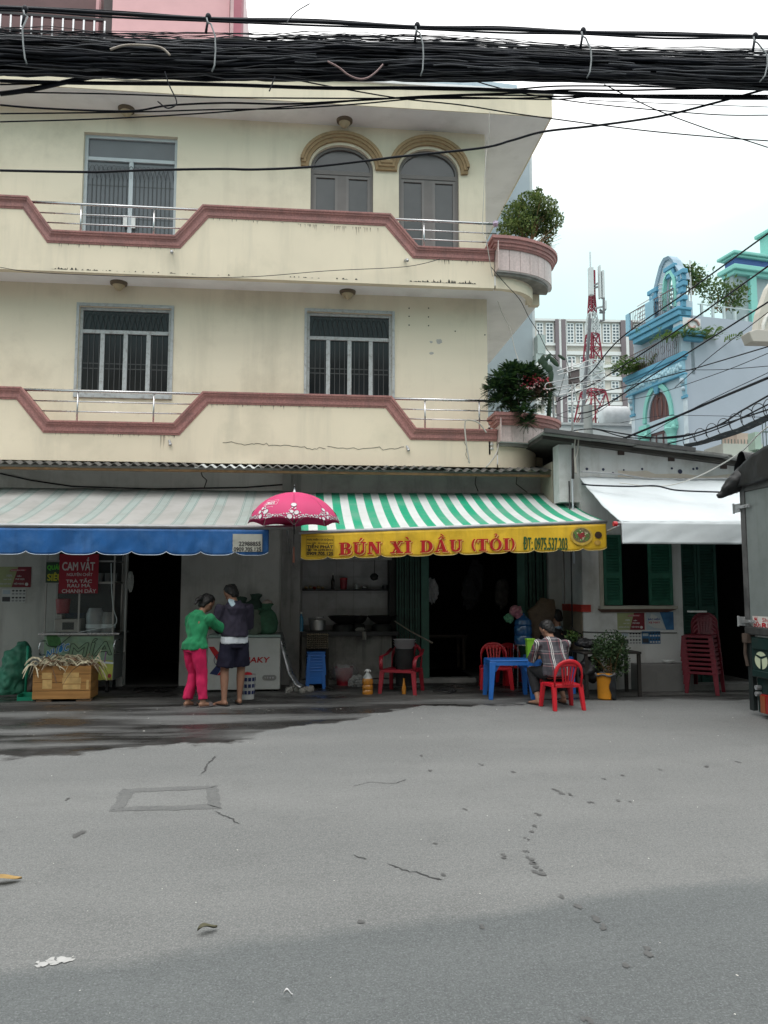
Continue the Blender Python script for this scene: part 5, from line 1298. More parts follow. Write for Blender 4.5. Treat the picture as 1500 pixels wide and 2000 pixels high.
#  red and white lattice tower, 60 m away
DT = 60.0
TW = thing('telecom_tower', 'red and white lattice telecom tower with panel antennas behind the roofs', 'tower', at(1157, 860, DT) * 1)
tr_m = mat('tower_red', (.23, .03, .05), .6, .1, 3); tw_m = mat('tower_white', (.52, .55, .55), .6, .05, 3)
def tpt(x, y): p = at(x, y, DT); return p
cxp = 1157.0
lev = [(880, 45), (838, 34), (768, 20), (763, 18), (745, 17), (727, 16), (706, 15), (680, 13), (653, 10), (625, 9), (612, 7), (597, 6.2), (580, 5.2), (562, 5), (545, 5), (529, 5)]
def lcol(y): return tr_m if (y > 764 or 653 < y <= 706 or y <= 612) else tw_m
C0 = lambda y: 1157 - (y - 529) * .004 + (1157 - 1157)
def corners(y, hw):
 c = tpt(1155.5 + .012 * (y - 529), y); s = (tpt(1157 + hw, y) - tpt(1157, y)).length; r = .3
 return [c + V((s * (sx * cos(r) - sy * sin(r)) * .82, s * (sx * sin(r) + sy * cos(r)) * .82, 0)) for sx, sy in ((-1, -1), (1, -1), (1, 1), (-1, 1))]
for i in range(len(lev) - 1):
 (y0, h0), (y1, h1) = lev[i], lev[i + 1]; A4, B4 = corners(y0, h0), corners(y1, h1); mb = MB(); th_ = .12 if y0 > 650 else .085
 for k in range(4):
  mb.bar(A4[k], B4[k], th_)
  k2 = (k + 1) % 4; steps = max(1, int(round((A4[k] - B4[k]).length / ((A4[k] - A4[k2]).length * 1.1))))
  for s_ in range(steps):
   p0 = A4[k].lerp(B4[k], s_ / steps); p1 = A4[k2].lerp(B4[k2], s_ / steps); q0 = A4[k].lerp(B4[k], (s_ + 1) / steps); q1 = A4[k2].lerp(B4[k2], (s_ + 1) / steps)
   mb.bar(p0, q1, .055); mb.bar(p1, q0, .055); mb.bar(q0, q1, .055)
 mb.build('lattice_section', lcol((y0 + y1) / 2), TW)
p0 = tpt(1153.5, 529); MB().tube([p0, tpt(1152.5, 492)], .07, 6).build('lightning_rod', steel, TW)
for x0, x1, y0, y1 in ((1143.5, 1150.5, 531, 584), (1168.5, 1171.5, 537, 590), (1163, 1164.5, 527, 590), (1172, 1176, 595, 612)):
 a = tpt(x0, y1); b = tpt(x1, y0); MB().box(a.x, b.x, DT - 1.0, DT - .6, a.z, b.z).build('panel_antenna', tw_m, TW, bevel=.03)
 MB().bar(((a.x + b.x) / 2, DT - .6, (a.z + b.z) / 2), tpt(1157, (y0 + y1) / 2), .12).build('bracket', galv, TW)
mb = MB()
for pix in ([(1163, 612), (1168, 616), (1174, 612)], [(1171, 590), (1171, 633), (1164, 634)], [(1163, 618), (1173, 618)], [(1144, 622), (1139, 700), (1127, 838)], [(1146, 630), (1141, 700), (1130, 838)]): mb.tube([tpt(x, y) + V((0, -.9, 0)) for x, y in pix], .10, 5)
mb.build('feeder_cable', mat('tower_cable', (.14, .14, .15), .6), TW)
p = tpt(1157, 730); MB().box(p.x - .9, p.x + .7, DT - .4, DT + .4, tpt(1157, 745).z, tpt(1157, 712).z).build('equipment_box', mat('tower_box', (.45, .47, .48), .6), TW, bevel=.05)
# turquoise tube house
ang = rad(10.2)
ud_ = V((-sin(ang), cos(ang), 0)); vd = V((cos(ang), sin(ang), 0))
YT = 33.0; CN = at(1333, 640, YT); CN.z = 0
TF = Fr(CN, ud_, V((-cos(ang), -sin(ang), 0)))          # street facade, a = depth
TF.ds = .36
TS = Fr(CN, vd, V((sin(ang), -cos(ang), 0)))            # blank side wall
TH = thing('turquoise_house', 'narrow turquoise house with arched windows, ornate columns and blank grey blue side wall', 'house', CN)
tb = mat('light_blue_wall', (.40, .48, .54), .85, .04, .6, dirt=((.33, .39, .44), .4, .8)); side_m = mat('grey_blue_side', (.37, .41, .47), .88, .03, .3, dirt=((.30, .33, .37), .4, .3))
tq_ = mat('turquoise', (.22, .52, .46), .6, .05, 1); bl_m = mat('steel_blue', (.10, .29, .42), .6, .08, 2); blp = mat('pale_steel_blue', (.24, .42, .52), .6, .08, 2)
WD = TF.px(1240, 800)[0]; zT = TS.px(1400, 622)[1]
zz = lambda y: TF.px(1333, y)[1]
sidez = TS.px(1372, 618)[1]
MB().fb(TS, .3, 16, 0, sidez, -4.2, 0).fb(TS, .02, .299, 0, sidez, -.1, -.001).build('side_wall', side_m, TH)
fp = lambda x, y, d=0: TF.px(x, y, d)
WD = fp(1236, 800)[0]
zB = fp(1325, 700)[1]
# facade wall with big arched window
(ca0, cz0), (ca1, cz1) = fp(1307, 800), fp(1266, 806)
ws = fp(1290, 818)[1]; wtop = fp(1288, 764)[1]; wc = (ca0 + ca1) / 2; wr = abs(ca1 - ca0) / 2
archw = [(wc + wr, ws)] + [(wc + wr * cos(t), ws + (wtop - ws) * sin(t)) for t in [pi * i / 18 for i in range(1, 18)]] + [(wc - wr, ws)]
doorr = rect(wc - wr, wc + wr, fp(1290, 900)[1], fp(1290, 842)[1])
z3 = 11.02
MB().prism(TF, rect(0, WD, 0, z3), -.3, 0, [archw, doorr]).build('facade', tb, TH)
brownw = mat('brown_shutter', (.10, .05, .05), .6, .2, 2)
o = MB().prism(TF, archw, -.25, -.2).build('arched_window', brownw, TH)
mb = MB()
for k in (-.6, -.2, .2, .6): mb.fb(TF, wc + wr * k - .03, wc + wr * k + .03, ws, ws + (wtop - ws) * sqrt(1 - k * k) - .05, -.198, -.15)
mb.tube([TF.p(wc + .28 * wr * cos(t), ws + (wtop - ws) * .42 + .38 * (wtop - ws) * sin(t), -.15) for t in [2 * pi * i / 16 for i in range(17)]], .03, 5); mb.build('mullion', mat('brown_trim', (.16, .07, .06), .6), o)
o = MB().prism(TF, doorr, -.25, -.2).build('window', mat('grey_glass', (.25, .27, .28), .3, .2, 2), TH)
mb = MB(); zq0, zq1 = fp(1290, 900)[1], fp(1290, 842)[1]
for k in (-1, -.33, .33, .96): mb.fb(TF, wc + wr * k, wc + wr * k + .09, zq0, zq1, -.198, -.12)
mb.fb(TF, wc - wr, wc + wr, zq1 - .12, zq1, -.19, -.11).fb(TF, wc - wr, wc + wr, zq1 - 1.0, zq1 - .92, -.19, -.11); mb.build('mullion', brownw, o)
# turquoise archivolt on columns
ro = wr * 1.42; hh_ = (wtop - ws)
outer = [(wc + ro * cos(t), ws + (hh_ + (ro - wr) * 1.25) * sin(t)) for t in [pi * i / 24 for i in range(25)]]
inner = [(wc + wr * 1.16 * cos(t), ws + (hh_ + (ro - wr) * .5) * sin(t)) for t in [pi * i / 24 for i in range(24, -1, -1)]]
MB().prism(TF, outer + inner, .01, .28).build('archivolt', tq_, TH)
mb = MB(); kz = ws + hh_ + (ro - wr) * 1.0
MB().hexa([TF.p(wc - .1, kz - .45, .28), TF.p(wc + .1, kz - .45, .28), TF.p(wc + .1, kz - .45, .02), TF.p(wc - .1, kz - .45, .02), TF.p(wc - .28, kz + .25, .45), TF.p(wc + .28, kz + .25, .45), TF.p(wc + .28, kz + .25, .02), TF.p(wc - .28, kz + .25, .02)]).build('keystone', bl_m, TH)
for s_ in (-1, 1):
 ac = wc + s_ * (wr * 1.30); cc = TF.p(ac, 0, .2)
 zc_ = ws - .1
 o = MB().lathe((cc.x, cc.y, 0), [(.24, 0), (.24, .4), (.20, .5), (.18, zc_ - 1.2), (.22, zc_ - 1.15), (.19, zc_ - 1.1)], 16).build('column', tq_, TH, smooth='auto')
 mb = MB().lathe((cc.x, cc.y, zc_ - 1.1), [(.20, 0), (.24, .3), (.33, .55), (.30, .6)], 16)
 for vs_ in (-1, 1):
  for vd_ in (-1, 1): mb.ball(TF.p(ac + vs_ * .26, zc_ - .52, .2 + vd_ * .2), .13, 10, 6)
 mb.fb(TF, ac - .38, ac + .38, zc_ - .45, zc_ - .28, -.02, .55).fb(TF, ac - .32, ac + .32, zc_ - .28, zc_, -.02, .48); mb.build('capital', tq_, o)
# entablature with carved frieze, balcony on top
e0 = fp(1333, 716)[1]; e1 = fp(1333, 640)[1]
ze0 = 11.05; zfr = 11.62; zco = 11.98
MB().fb(TF, -.12, WD + .25, ze0, zfr, .02, .40).build('frieze', blp, TH, bevel=.02)
MB().fb(TF, -.2, WD + .35, zfr, zfr + .12, -.1, .52).fb(TF, -.3, WD + .45, zfr + .12, zco, -.1, .66).fb(TF, -.2, WD + .35, ze0 - .1, ze0 - .002, -.1, .5).build('cornice', bl_m, TH, bevel=.03)
mb = MB(); a = 0; zmid = (ze0 + zfr) / 2
while a < WD + .2:
 for k in range(3): mb.ball(TF.p(a + .1 * k, zmid + .10 * sin(a * 5 + k * 2), .42), (.09, .07, .10 + .03 * sin(k)), 8, 5)
 a += .26
mb.build('frieze_carving', mat('carving_pale', (.42, .60, .68), .7), TH, smooth=True, kind='stuff')
for ac in (-.02, WD - .02):         # corbels
 o = MB().hexa([TF.p(ac - .13, ze0 - 1.0, .12), TF.p(ac + .13, ze0 - 1.0, .12), TF.p(ac + .13, ze0 - 1.0, 0), TF.p(ac - .13, ze0 - 1.0, 0), TF.p(ac - .18, ze0 - .1, .42), TF.p(ac + .18, ze0 - .1, .42), TF.p(ac + .18, ze0 - .1, 0), TF.p(ac - .18, ze0 - .1, 0)]).build('corbel', blp, TH, bevel=.03)
 mb = MB(); mb.ball(TF.p(ac, ze0 - .35, .34), .14, 10, 6); mb.ball(TF.p(ac, ze0 - .7, .22), .11, 10, 6); mb.build('scroll', tb, o)
 MB().fb(TF, ac - .2, ac + .2, ze0 - 1.12, ze0 - 1.002, 0, .2).build('corbel_foot', bl_m, TH)
 MB().fb(TF, ac - .14, ac + .14, 0, ze0 - 1.13, 0, .05).build('pilaster', mat('pale_trim', (.50, .56, .60), .8), TH)
def railing(a0, a1, z0, z1, d, m, st=.14, name='railing'):
 mb = MB(); mb.fb(TF, a0, a1, z1 - .05, z1, d - .02, d + .03); mb.fb(TF, a0, a1, z0, z0 + .04, d - .02, d + .03); a = a0
 while a < a1: mb.fb(TF, a - .012, a + .012, z0 + .04, z1 - .05, d, d + .02); a += st
 for k in range(int((a1 - a0) / .45)):
  c = a0 + .22 + k * .45; mb.tube([TF.p(c + .14 * cos(t), (z0 + z1) / 2 + .2 * sin(t), d + .03) for t in [2 * pi * i / 10 for i in range(11)]], .012, 4)
 mb.build(name, m, TH, kind='stuff')
ironm = mat('iron_brown', (.11, .08, .08), .6)
railing(.1, WD + .2, zco, zco + .95, .5, ironm)
# second storey wall (recessed) and doors
z2t = fp(1333, 585)[1]
MB().fb(TF, 0, WD, z3 + .02, z2t, -1.6, -1.1).build('facade', tb, TH)
MB().fb(TF, .8, 1.6, zco, zco + 2.6, -1.09, -1.03).fb(TF, WD - 1.7, WD - .9, zco, zco + 2.6, -1.09, -1.03).build('balcony_door', bl_m, TH)
MB().fb(TF, WD * .5 - .25, WD * .5 + .25, zco, zco + 2.9, -1.09, -.9).build('pilaster', mat('pale_trim', (.50, .56, .60), .8), TH)
MB().fb(TF, -.02, .5, zco, zco + 2.7, -1.09, .3).build('pier', tb, TH)
MB().fb(TF, -.06, .56, zco + .9, zco + 1.3, -.4, .36).fb(TF, -.1, .6, zco + 1.7, zco + 2.1, -.4, .42).build('pier_band', bl_m, TH, bevel=.03)
# third level balcony slab with stepped blue edge
s0 = fp(1265, 668)[1]; s1 = fp(1265, 636)[1]
za_ = zz(660)
zS = fp(1300, 628)[1];
z3a, z3b = fp(1268, 660)[1], fp(1268, 634)[1]
MB().fb(TF, -.05, WD * .9, z3a, z3a + .25, -1.2, .45).fb(TF, -.1, WD * .95, z3a + .25, z3a + .5, -1.2, .7).fb(TF, -.15, WD, z3a + .5, z3b, -1.2, .85).build('balcony_slab', bl_m, TH, bevel=.03)
railing(.2, WD * .95, z3b, z3b + .95, .7, ironm, name='railing')
MB().fb(TF, WD * .42, WD * .58, z3b, z3b + .95, .55, .85).fb(TF, WD - .35, WD - .05, z3b, z3b + .95, .5, .85).build('baluster_pier', blp, TH, bevel=.03)
# crowning gable with arch opening: curved outline
cr = [(1333, 645), (1333, 600), (1334, 545), (1331, 533), (1322, 520), (1316, 508), (1309, 502), (1300, 506), (1296, 513), (1292, 522), (1286, 545), (1282, 562), (1279, 575), (1273, 582), (1272, 645)]
crp = [fp(x, y) for x, y in cr]
ai = [(1321, 600), (1320, 560), (1318, 545), (1313, 535), (1308, 538), (1304, 548), (1302, 570), (1303, 606)]
crp[0] = (crp[0][0], z3b); crp[-1] = (crp[-1][0], z3b)
aip = [fp(x, y) for x, y in ai]
MB().prism(TF, crp, -.30, -.02, [aip]).build('gable', tb, TH)
mb = MB(); mb.sweep([crp[i] for i in range(2, 14)], [(-.1, -.02), (-.1, .06), (.04, .12), (.04, -.34)], TF.u, (0, 0, 1), TF.n, TF.o); mb.build('gable_coping', mat('gable_edge', (.28, .38, .46), .7), TH)
mb = MB(); mb.sweep([aip[0], aip[1], aip[2], aip[3], aip[4], aip[5], aip[6], aip[7]], [(.16, -.01), (.16, .14), (.02, .18), (.02, -.2)], TF.u, (0, 0, 1), TF.n, TF.o); mb.build('arch_trim', tq_, TH)
for (x0, x1, ys) in ((1333, 1322, ((537, 548), (566, 572), (590, 600))), (1281, 1273, ((573, 583), (598, 604), (618, 626)))):
 for yy in ys:
  a0_, z0_ = fp(x0, yy[1]); a1_, z1_ = fp(x1, yy[0]); zz0 = z0_;
  MB().fb(TF, min(a0_, a1_) - .12, max(a0_, a1_) + .12, zz0, zz0 + .28, -.35, .22).fb(TF, min(a0_, a1_) - .22, max(a0_, a1_) + .22, zz0 + .28, zz0 + .5, -.4, .34).build('pier_cornice', bl_m, TH, bevel=.03)
 a0_, z0_ = fp(x0, ys[-1][1]); a1_, _ = fp(x1, ys[-1][0])
 mb = MB(); ac = (a0_ + a1_) / 2
 for k in range(3): mb.ball(TF.p(ac, z0_ + .85 + .28 * k, .05), (.12, .08, .16), 8, 6)
 mb.build('carved_drop', blp, TH, smooth=True)
kk = fp(1312, 532); MB().fb(TF, kk[0] - .3, kk[0] + .3, kk[1] - .25, kk[1] + .1, -.05, .4).fb(TF, kk[0] - .4, kk[0] + .4, kk[1] + .1, kk[1] + .3, -.05, .5).build('keystone', bl_m, TH, bevel=.03)
# open pergola bars beyond the gable
mb = MB(); zp0 = TS.px(1350, 540)[1]; zp1 = TS.px(1350, 590)[1]
for k in range(7):
 z = zp1 + (zp0 - zp1) * k / 6
 MB().tube([TS.p(-.3, z, -1.2), TS.p(1.2, z, -1.2)], .03, 6).tube([TF.p(.6, z, -1.2), TF.p(WD, z, -1.2)], .03, 6).build('pergola_bar', mat('bar_white', (.6, .6, .6), .6), TH)
for x in (1352, 1372): a = TS.px(x, 560)[0]; MB().tube([TS.p(a, zp1 - 1, -.8), TS.p(a, TS.px(x, 525 if x < 1360 else 495)[1], -.8)], .04, 6).build('post', mat('bar_white', (.6, .6, .6), .6), TH)
# parapet stub with carving and blue cornice at the top of the side wall
qa, qz = TS.px(1352, 640);
MB().fb(TS, .0, TS.px(1366, 640)[0], TS.px(1350, 668)[1], TS.px(1350, 660)[1], -.3, .25).fb(TS, -.05, TS.px(1368, 640)[0], TS.px(1350, 659.7)[1], TS.px(1350, 650)[1], -.3, .4).build('side_cornice', bl_m, TH, bevel=.03)
MB().fb(TS, -.02, TS.px(1367, 640)[0], TS.px(1350, 649.7)[1], TS.px(1350, 622)[1], -.3, .06).build('carved_panel', mat('panel_white', (.62, .62, .62), .8), TH)
mb = MB(); pa_ = TS.px(1350, 636)
mb.tube([TS.p(pa_[0] + .35 * cos(t) * (1 - t / 9), pa_[1] + .3 * sin(t) * (1 - t / 9), .1) for t in [i * .4 for i in range(16)]], .05, 6); mb.build('scroll', mat('scroll_pink', (.42, .27, .24), .7), TH)
# roof pavilion to the right with blue louvres
px_ = lambda x, y: TS.px(x, y, -2)
pz0, pz1, pz2, pz3 = px_(1430, 622)[1], px_(1430, 530)[1], px_(1430, 497)[1], px_(1430, 486)[1]
pa0 = px_(1437, 560)[0]
MB().fb(TS, pa0 + .2, 16, sidez - .1, pz1, -3.1, -2.4).build('pavilion_wall', mat('pav_wall', (.30, .36, .37), .8, .05), TH)
MB().fb(TS, px_(1446, 0)[0], px_(1458, 0)[0], sidez, pz1, -2.5, -2.2).build('pavilion_pier', tq_, TH)
MB().fb(TS, pa0 + .1, 16, pz1 - .0, pz1 + .2, -3.1, -2.15).fb(TS, pa0, 16, pz1 + .2, pz1 + .45, -3.3, -2.0).build('pavilion_cornice', tq_, TH, bevel=.04)
for k in range(5):
 z = pz1 + .47 + k * (pz2 - pz1 - .47) / 5; MB().fb(TS, pa0 + .25, 16, z, z + .07, -3, -2.25).build('louvre', mat('louvre_blue', (.06, .12, .32), .6), TH)
MB().fb(TS, pa0 + .4, 16, pz1 + .45, pz2, -3, -2.5).build('louvre_core', mat('core_navy', (.05, .08, .16), .8), TH)
MB().fb(TS, pa0 + .1, 16, pz2, pz2 + .12, -3.1, -2.1).fb(TS, pa0, 16, pz2 + .12, pz2 + .28, -3.3, -2.0).build('pavilion_cornice', tq_, TH, bevel=.04)
ha = px_(1478, 0)[0]
MB().fb(TS, ha, 16, pz2 + .3, px_(1490, 455)[1], -2.6, -2.0).fb(TS, ha - .15, 16, px_(1490, 455)[1], px_(1490, 448)[1], -2.8, -1.8).build('roof_tower', tq_, TH, bevel=.04)
mb = MB(); zq = px_(1490, 448)[1]
for x, yt in ((1483, 425), (1490, 428), (1497, 372)): a = px_(x, 430)[0]; mb.tube([TS.p(a, zq, -1), TS.p(a, px_(x, yt)[1], -1)], .04, 5)
for y in (425, 436): mb.tube([TS.p(px_(1483, y)[0], px_(1483, y)[1], -1), TS.p(px_(1530, y)[0], px_(1530, y)[1], -1)], .035, 5)
mb.build('roof_frame', mat('iron_grey', (.12, .12, .13), .6), TH)
mb = MB()
for k in range(9): a = 1.2 + k * .6; mb.fb(TS, a - .05, a + .05, sidez, sidez + random.uniform(.35, .8), -.25, -.15)
mb.fb(TS, 1.0, 7, sidez + .62, sidez + .66, -.22, -.18); mb.build('glass_rail', mat('rail_pale', (.45, .52, .52), .4), TH)
# foliage clumps on the turquoise house
lf1 = leaf_mat('leaf_bright', (.06, .13, .03), (.15, .22, .05)); lf2 = leaf_mat('leaf_dark', (.018, .045, .02), (.05, .09, .03)); lf3 = leaf_mat('leaf_mid', (.03, .08, .02), (.10, .15, .04))
def clump(name, c, r, n, size, m, lab, cat_='plant', asp=.45, shell=.5, grav=0, stemm=None, twigs=8):
 root = thing(name, lab, cat_, V(c) - V((0, 0, r[2])))
 pts = []
 subc = [V((random.gauss(0, .45), random.gauss(0, .45), random.gauss(0, .45))) for _ in range(14)]
 while len(pts) < n:
  s_ = random.choice(subc); d = V((random.gauss(0, .26), random.gauss(0, .26), random.gauss(0, .26))) + s_
  if d.length > 1.05: continue
  pts.append(V(c) + V((d.x * r[0], d.y * r[1], d.z * r[2] - grav * d.length ** 2)))
 MB().leafs(pts, size, asp).build('foliage', m, root, kind='stuff')
 mb = MB(); b = V(c) - V((0, 0, r[2]))
 for k in range(twigs): e = random.choice(pts); mb.tube([b + V((random.gauss(0, .1) * r[0], 0, 0)), (b + e) / 2 + V((0, 0, r[2] * .15)), e], [size * .12, size * .08, size * .03], 4)
 mb.build('stem', wood, root); return root
def fern(name, c, n, ln, m, lab, sx=1, sy=.3):
 root = thing(name, lab, 'plant', c); mb = MB()
 for k in range(n):
  w = random.uniform(0, 2 * pi); tilt = random.uniform(.2, 1.1); b = V(c) + V((random.gauss(0, sx), random.gauss(0, sy), 0)); L_ = ln * random.uniform(.6, 1.2); pr = None
  for j in range(9):
   t = j / 8; p = b + V((cos(w) * L_ * t * sin(tilt), sin(w) * L_ * t * sin(tilt), L_ * (t * cos(tilt) - .55 * t * t)))
   for sgn in (-1, 1):
    q = V((-sin(w), cos(w), -.3)) * sgn * L_ * .18 * (1.1 - t); mb.add([p, p + q + V((0, 0, .02)), p + q * .9 + V((cos(w), sin(w), -.1)) * L_ * .06, p + V((cos(w), sin(w), 0)) * L_ * .06], [(0, 1, 2, 3)])
 mb.build('frond', m, root, kind='stuff'); return root
c = TF.p(WD - .5, zco + .1, .3); fern('potted_fern', c, 70, 1.5, lf1, 'bushy fern at the far end of the turquoise house lower balcony', .8, .3)
c = TS.p(.35, TS.px(1345, 660)[1], .1); fern('hanging_fern', c, 130, .85, lf1, 'fern clump spilling over the corner of the grey blue side wall', .9, .4)
clump('creeper', TS.p(1.4, TS.px(1352, 525)[1], -1.2), (1.3, .8, .7), 900, .2, lf3, 'leafy creeper on the roof pergola bars behind the turquoise gable')
clump('creeper', TS.p(3.4, TS.px(1400, 545)[1], -1.6), (1.4, .8, .9), 900, .2, lf3, 'leafy creeper below the blue louvred roof pavilion')
# cream oriel at the right frame edge
OR = thing('cream_bay', 'cream plastered bay with arched base entering at the right edge', 'building', at(1520, 700, 22))
oq = Fr((0, 22, 0), (1, 0, 0), (0, -1, 0)); ox = lambda x, y: oq.px(x, y)
MB().prism(oq, [ox(1483, 610), ox(1501, 560), (ox(1560, 560)[0], ox(1501, 480)[1]), ox(1560, 660), ox(1476, 656)], -.3, 0).build('bay_wall', mat('oriel_cream', (.50, .47, .41), .8, .05, 2), OR, bevel=.02)
MB().prism(oq, [ox(1458, 650), ox(1474, 645), ox(1560, 650), ox(1560, 671), ox(1466, 669)], -.35, .12).build('bay_base', mat('oriel_shade', (.42, .39, .35), .8, .05, 2), OR, bevel=.03)
mb = MB(); mb.tube([oq.p(*ox(x, y), .03) for x, y in ((1488, 652), (1489, 636), (1494, 622), (1502, 612))], .06, 6); mb.build('arch_rib', mat('oriel_white', (.62, .6, .56), .8), OR)
# green railing house corner lower right
GR = thing('balcony_house', 'pale green balcony with vertical bar railing behind the truck roof', 'house', at(1480, 860, 18))
kq = Fr((0, 18, 0), (1, 0, 0), (0, -1, 0)); kx = lambda x, y: kq.px(x, y)
gm_ = mat('pale_green_wall', (.36, .47, .40), .8, .06, 2)
MB().fb(kq, kx(1448, 0)[0], kx(1620, 0)[0], 0, kx(1480, 876)[1], -2, 0).build('wall', gm_, GR)
MB().fb(kq, kx(1440, 0)[0], kx(1452, 0)[0], kx(1480, 876)[1], kx(1480, 842)[1], -.4, -.1).build('pier', gm_, GR)
mb = MB()
for i in range(14): a = kx(1455 + i * 6.2, 0)[0]; MB().tube([kq.p(a, kx(0, 876)[1] if 0 else kx(1480, 876)[1], -.1), kq.p(a, kx(1480, 812)[1], -.1)], .012, 6).build('bar', mat('bar_green', (.09, .13, .12), .6), GR)
for y in (815, 842): MB().fb(kq, kx(1452, 0)[0], kx(1560, 0)[0], kx(1480, y)[1] - .015, kx(1480, y)[1] + .015, -.09, -.06).build('rail', mat('bar_green', (.09, .13, .12), .6), GR)
LG = thing('low_grey_wall', 'cluttered low grey roof edge below the blank blue side wall', 'wall', at(1420, 870, 20))
lq = Fr((0, 20, 0), (1, 0, 0), (0, -1, 0)); lx = lambda x, y: lq.px(x, y)
MB().fb(lq, lx(1376, 0)[0], lx(1450, 0)[0], 0, lx(1410, 866)[1], -1, 0).build('wall', mat('lowwall', (.38, .38, .35), .85, .1, 2), LG)
MB().fb(lq, lx(1410, 0)[0], lx(1432, 0)[0], lx(1410, 866)[1] + .003, lx(1410, 842)[1], -1, -.2).build('chimney_block', mat('lowbrick', (.42, .33, .28), .85, .15, 5), LG)
for i in range(12): a = lx(1378 + i * 6, 0)[0]; MB().tube([lq.p(a, lx(1410, 866)[1], -.1), lq.p(a, lx(1410, 856)[1], -.1)], .012, 5).build('fence_bar', mat('bar_green', (.09, .13, .12), .6), LG)
# aerials and dish on the corner
am = mat('aluminium', (.42, .43, .43), .4, .1, 6, metal=.7)
AT = thing('tv_aerial', 'television aerial with long looped rods on a thin mast over the planter', 'aerial', at(1117, 930, 11.9))
MB().tube([at(1119, 925, 11.9), at(1117, 700, 11.9)], .017, 8).build('mast', am, AT, smooth=True)
MB().tube([at(1119, 935, 11.88), at(1119, 876, 11.88)], .024, 8).build('mast_sleeve', mat('sleeve', (.05, .04, .04), .7), AT, smooth=True)
def loop_(x0, y0, x1, y1, gap, Y, r=.007):
 a, b = at(x0, y0, Y), at(x1, y1, Y); c, d = at(x0, y0 + gap, Y), at(x1, y1 + gap, Y)
 h = (a - c).length / 2; u = (b - a).normalized(); pts = [b, a] + [(a + c) / 2 + (a - c) / 2 * cos(t) - u * h * sin(t) for t in [pi * i / 8 for i in range(1, 8)]] + [c, d] + [(b + d) / 2 + (d - b) / 2 * cos(t) + u * h * sin(t) for t in [pi * i / 8 for i in range(1, 9)]]
 MB().tube(pts, r, 6).build('element', am, AT, smooth=True)
loop_(1070, 748, 1178, 728, 12, 11.85)
MB().tube([at(1088, 725, 11.85), at(1150, 704, 11.85)], .007, 6).build('element', am, AT)
MB().tube([at(1090, 732, 11.85), at(1160, 712, 11.85)], .007, 6).build('element', am, AT)
MB().tube([at(1094, 762, 11.86), at(1182, 743, 11.86)], .007, 6).build('element', am, AT)
MB().tube([at(1092, 772, 11.86), at(1152, 757, 11.86)], .007, 6).build('element', am, AT)
MB().tube([at(1106, 700, 11.87), at(1129, 790, 11.87)], .009, 6).build('boom', am, AT)
MB().tube([at(1104, 788, 11.87), at(1160, 776, 11.87)], .006, 6).build('element', am, AT)
q = at(1122, 738, 11.92); MB().box(q.x - .08, q.x + .06, 11.86, 11.98, q.z - .09, q.z + .12).build('clamp_box', mat('clamp_dark', (.12, .1, .1), .7), AT)
DS = thing('satellite_dish', 'grey satellite dish behind the red flowering shrub on the lower planter', 'satellite dish', at(1080, 800, 13.6))
dc = at(1084, 741, 13.5); mb = MB(); R_ = .33
for_ = V((.35, -.9, .25)).normalized(); e1 = for_.cross(V((0, 0, 1))).normalized(); e2 = e1.cross(for_)
def dsh(u, v): r = R_ * max(.001, v); w = 2 * pi * u; return dc + e1 * r * cos(w) + e2 * r * sin(w) * 1.05 - for_ * .09 * (1 - (r / R_) ** 2)
MB().grid(dsh, 28, 6).build('reflector', mat('dish_grey', (.30, .33, .34), .5, .04, 3), DS, smooth=True, solid=.006)
MB().tube([dc - for_ * .08, V((dc.x, dc.y + .1, PL1[1] - .05))], .02, 8).build('mast', galv, DS); MB().tube([dc - e2 * R_, dc + for_ * .3], .008, 6).tube([dc + for_ * .27, dc + for_ * .36], .03, 8).build('feed_arm', galv, DS)
# hooked white conduits
wc_ = mat('conduit_white', (.42, .40, .36), .5, .08, 8)
cat([(917, 905), (910, 860), (908, 828), (914, 820), (935, 826), (950, 845)], [12.35] * 6, .012, wc_, 'white flexible conduit hooked over the lower balcony edge', 'conduit', name='conduit')
cat([(950, 912), (965, 893), (972, 878), (974, 860)], [12.3, 12.4, 12.5, 12.6], .012, wc_, 'pale conduit climbing from the corrugated eave below the lower planter', 'conduit', name='conduit')
cat([(1126, 925), (1124, 900), (1128, 880), (1130, 848), (1125, 846), (1122, 880), (1124, 925)], [11.85] * 7, .012, wc_, 'looped white conduit beside the aerial mast on the white house', 'conduit', name='conduit')
cat([(957, 218), (955, 235), (955, 262), (951, 290), (948, 320), (944, 400), (943, 450), (950, 470), (955, 500), (962, 540)], [12.5, 12.5, 12.55, 12.6, 12.5, 12.45, 12.4, 12.2, 12.2, 12.3], .006, wc_, 'thin white wire hanging down the corner from roof to upper planter')
cat([(958, 520), (985, 552), (1015, 585), (1033, 620), (1052, 650), (1068, 682), (1090, 705)], [12.3, 12.5, 12.6, 12.8, 13, 13.2, 13.4], .006, rubber, 'thin dark wire slanting from the upper planter towards the aerial')
cat([(972, 588), (980, 610), (995, 640), (1005, 680), (1013, 705)], [13, 13, 13, 12.9, 12.8], .006, wc_, 'pale wire dropping from the second floor soffit to the lower shrub')
cat([(0, 522), (60, 531), (170, 537), (300, 541), (480, 541), (640, 529), (790, 521), (860, 506)], [12.5, 12.5, 12.5, 12.5, 12.5, 12.5, 12.5, 12.5], .005, rubber, 'thin wire sagging along the lower edge of the second floor slab')
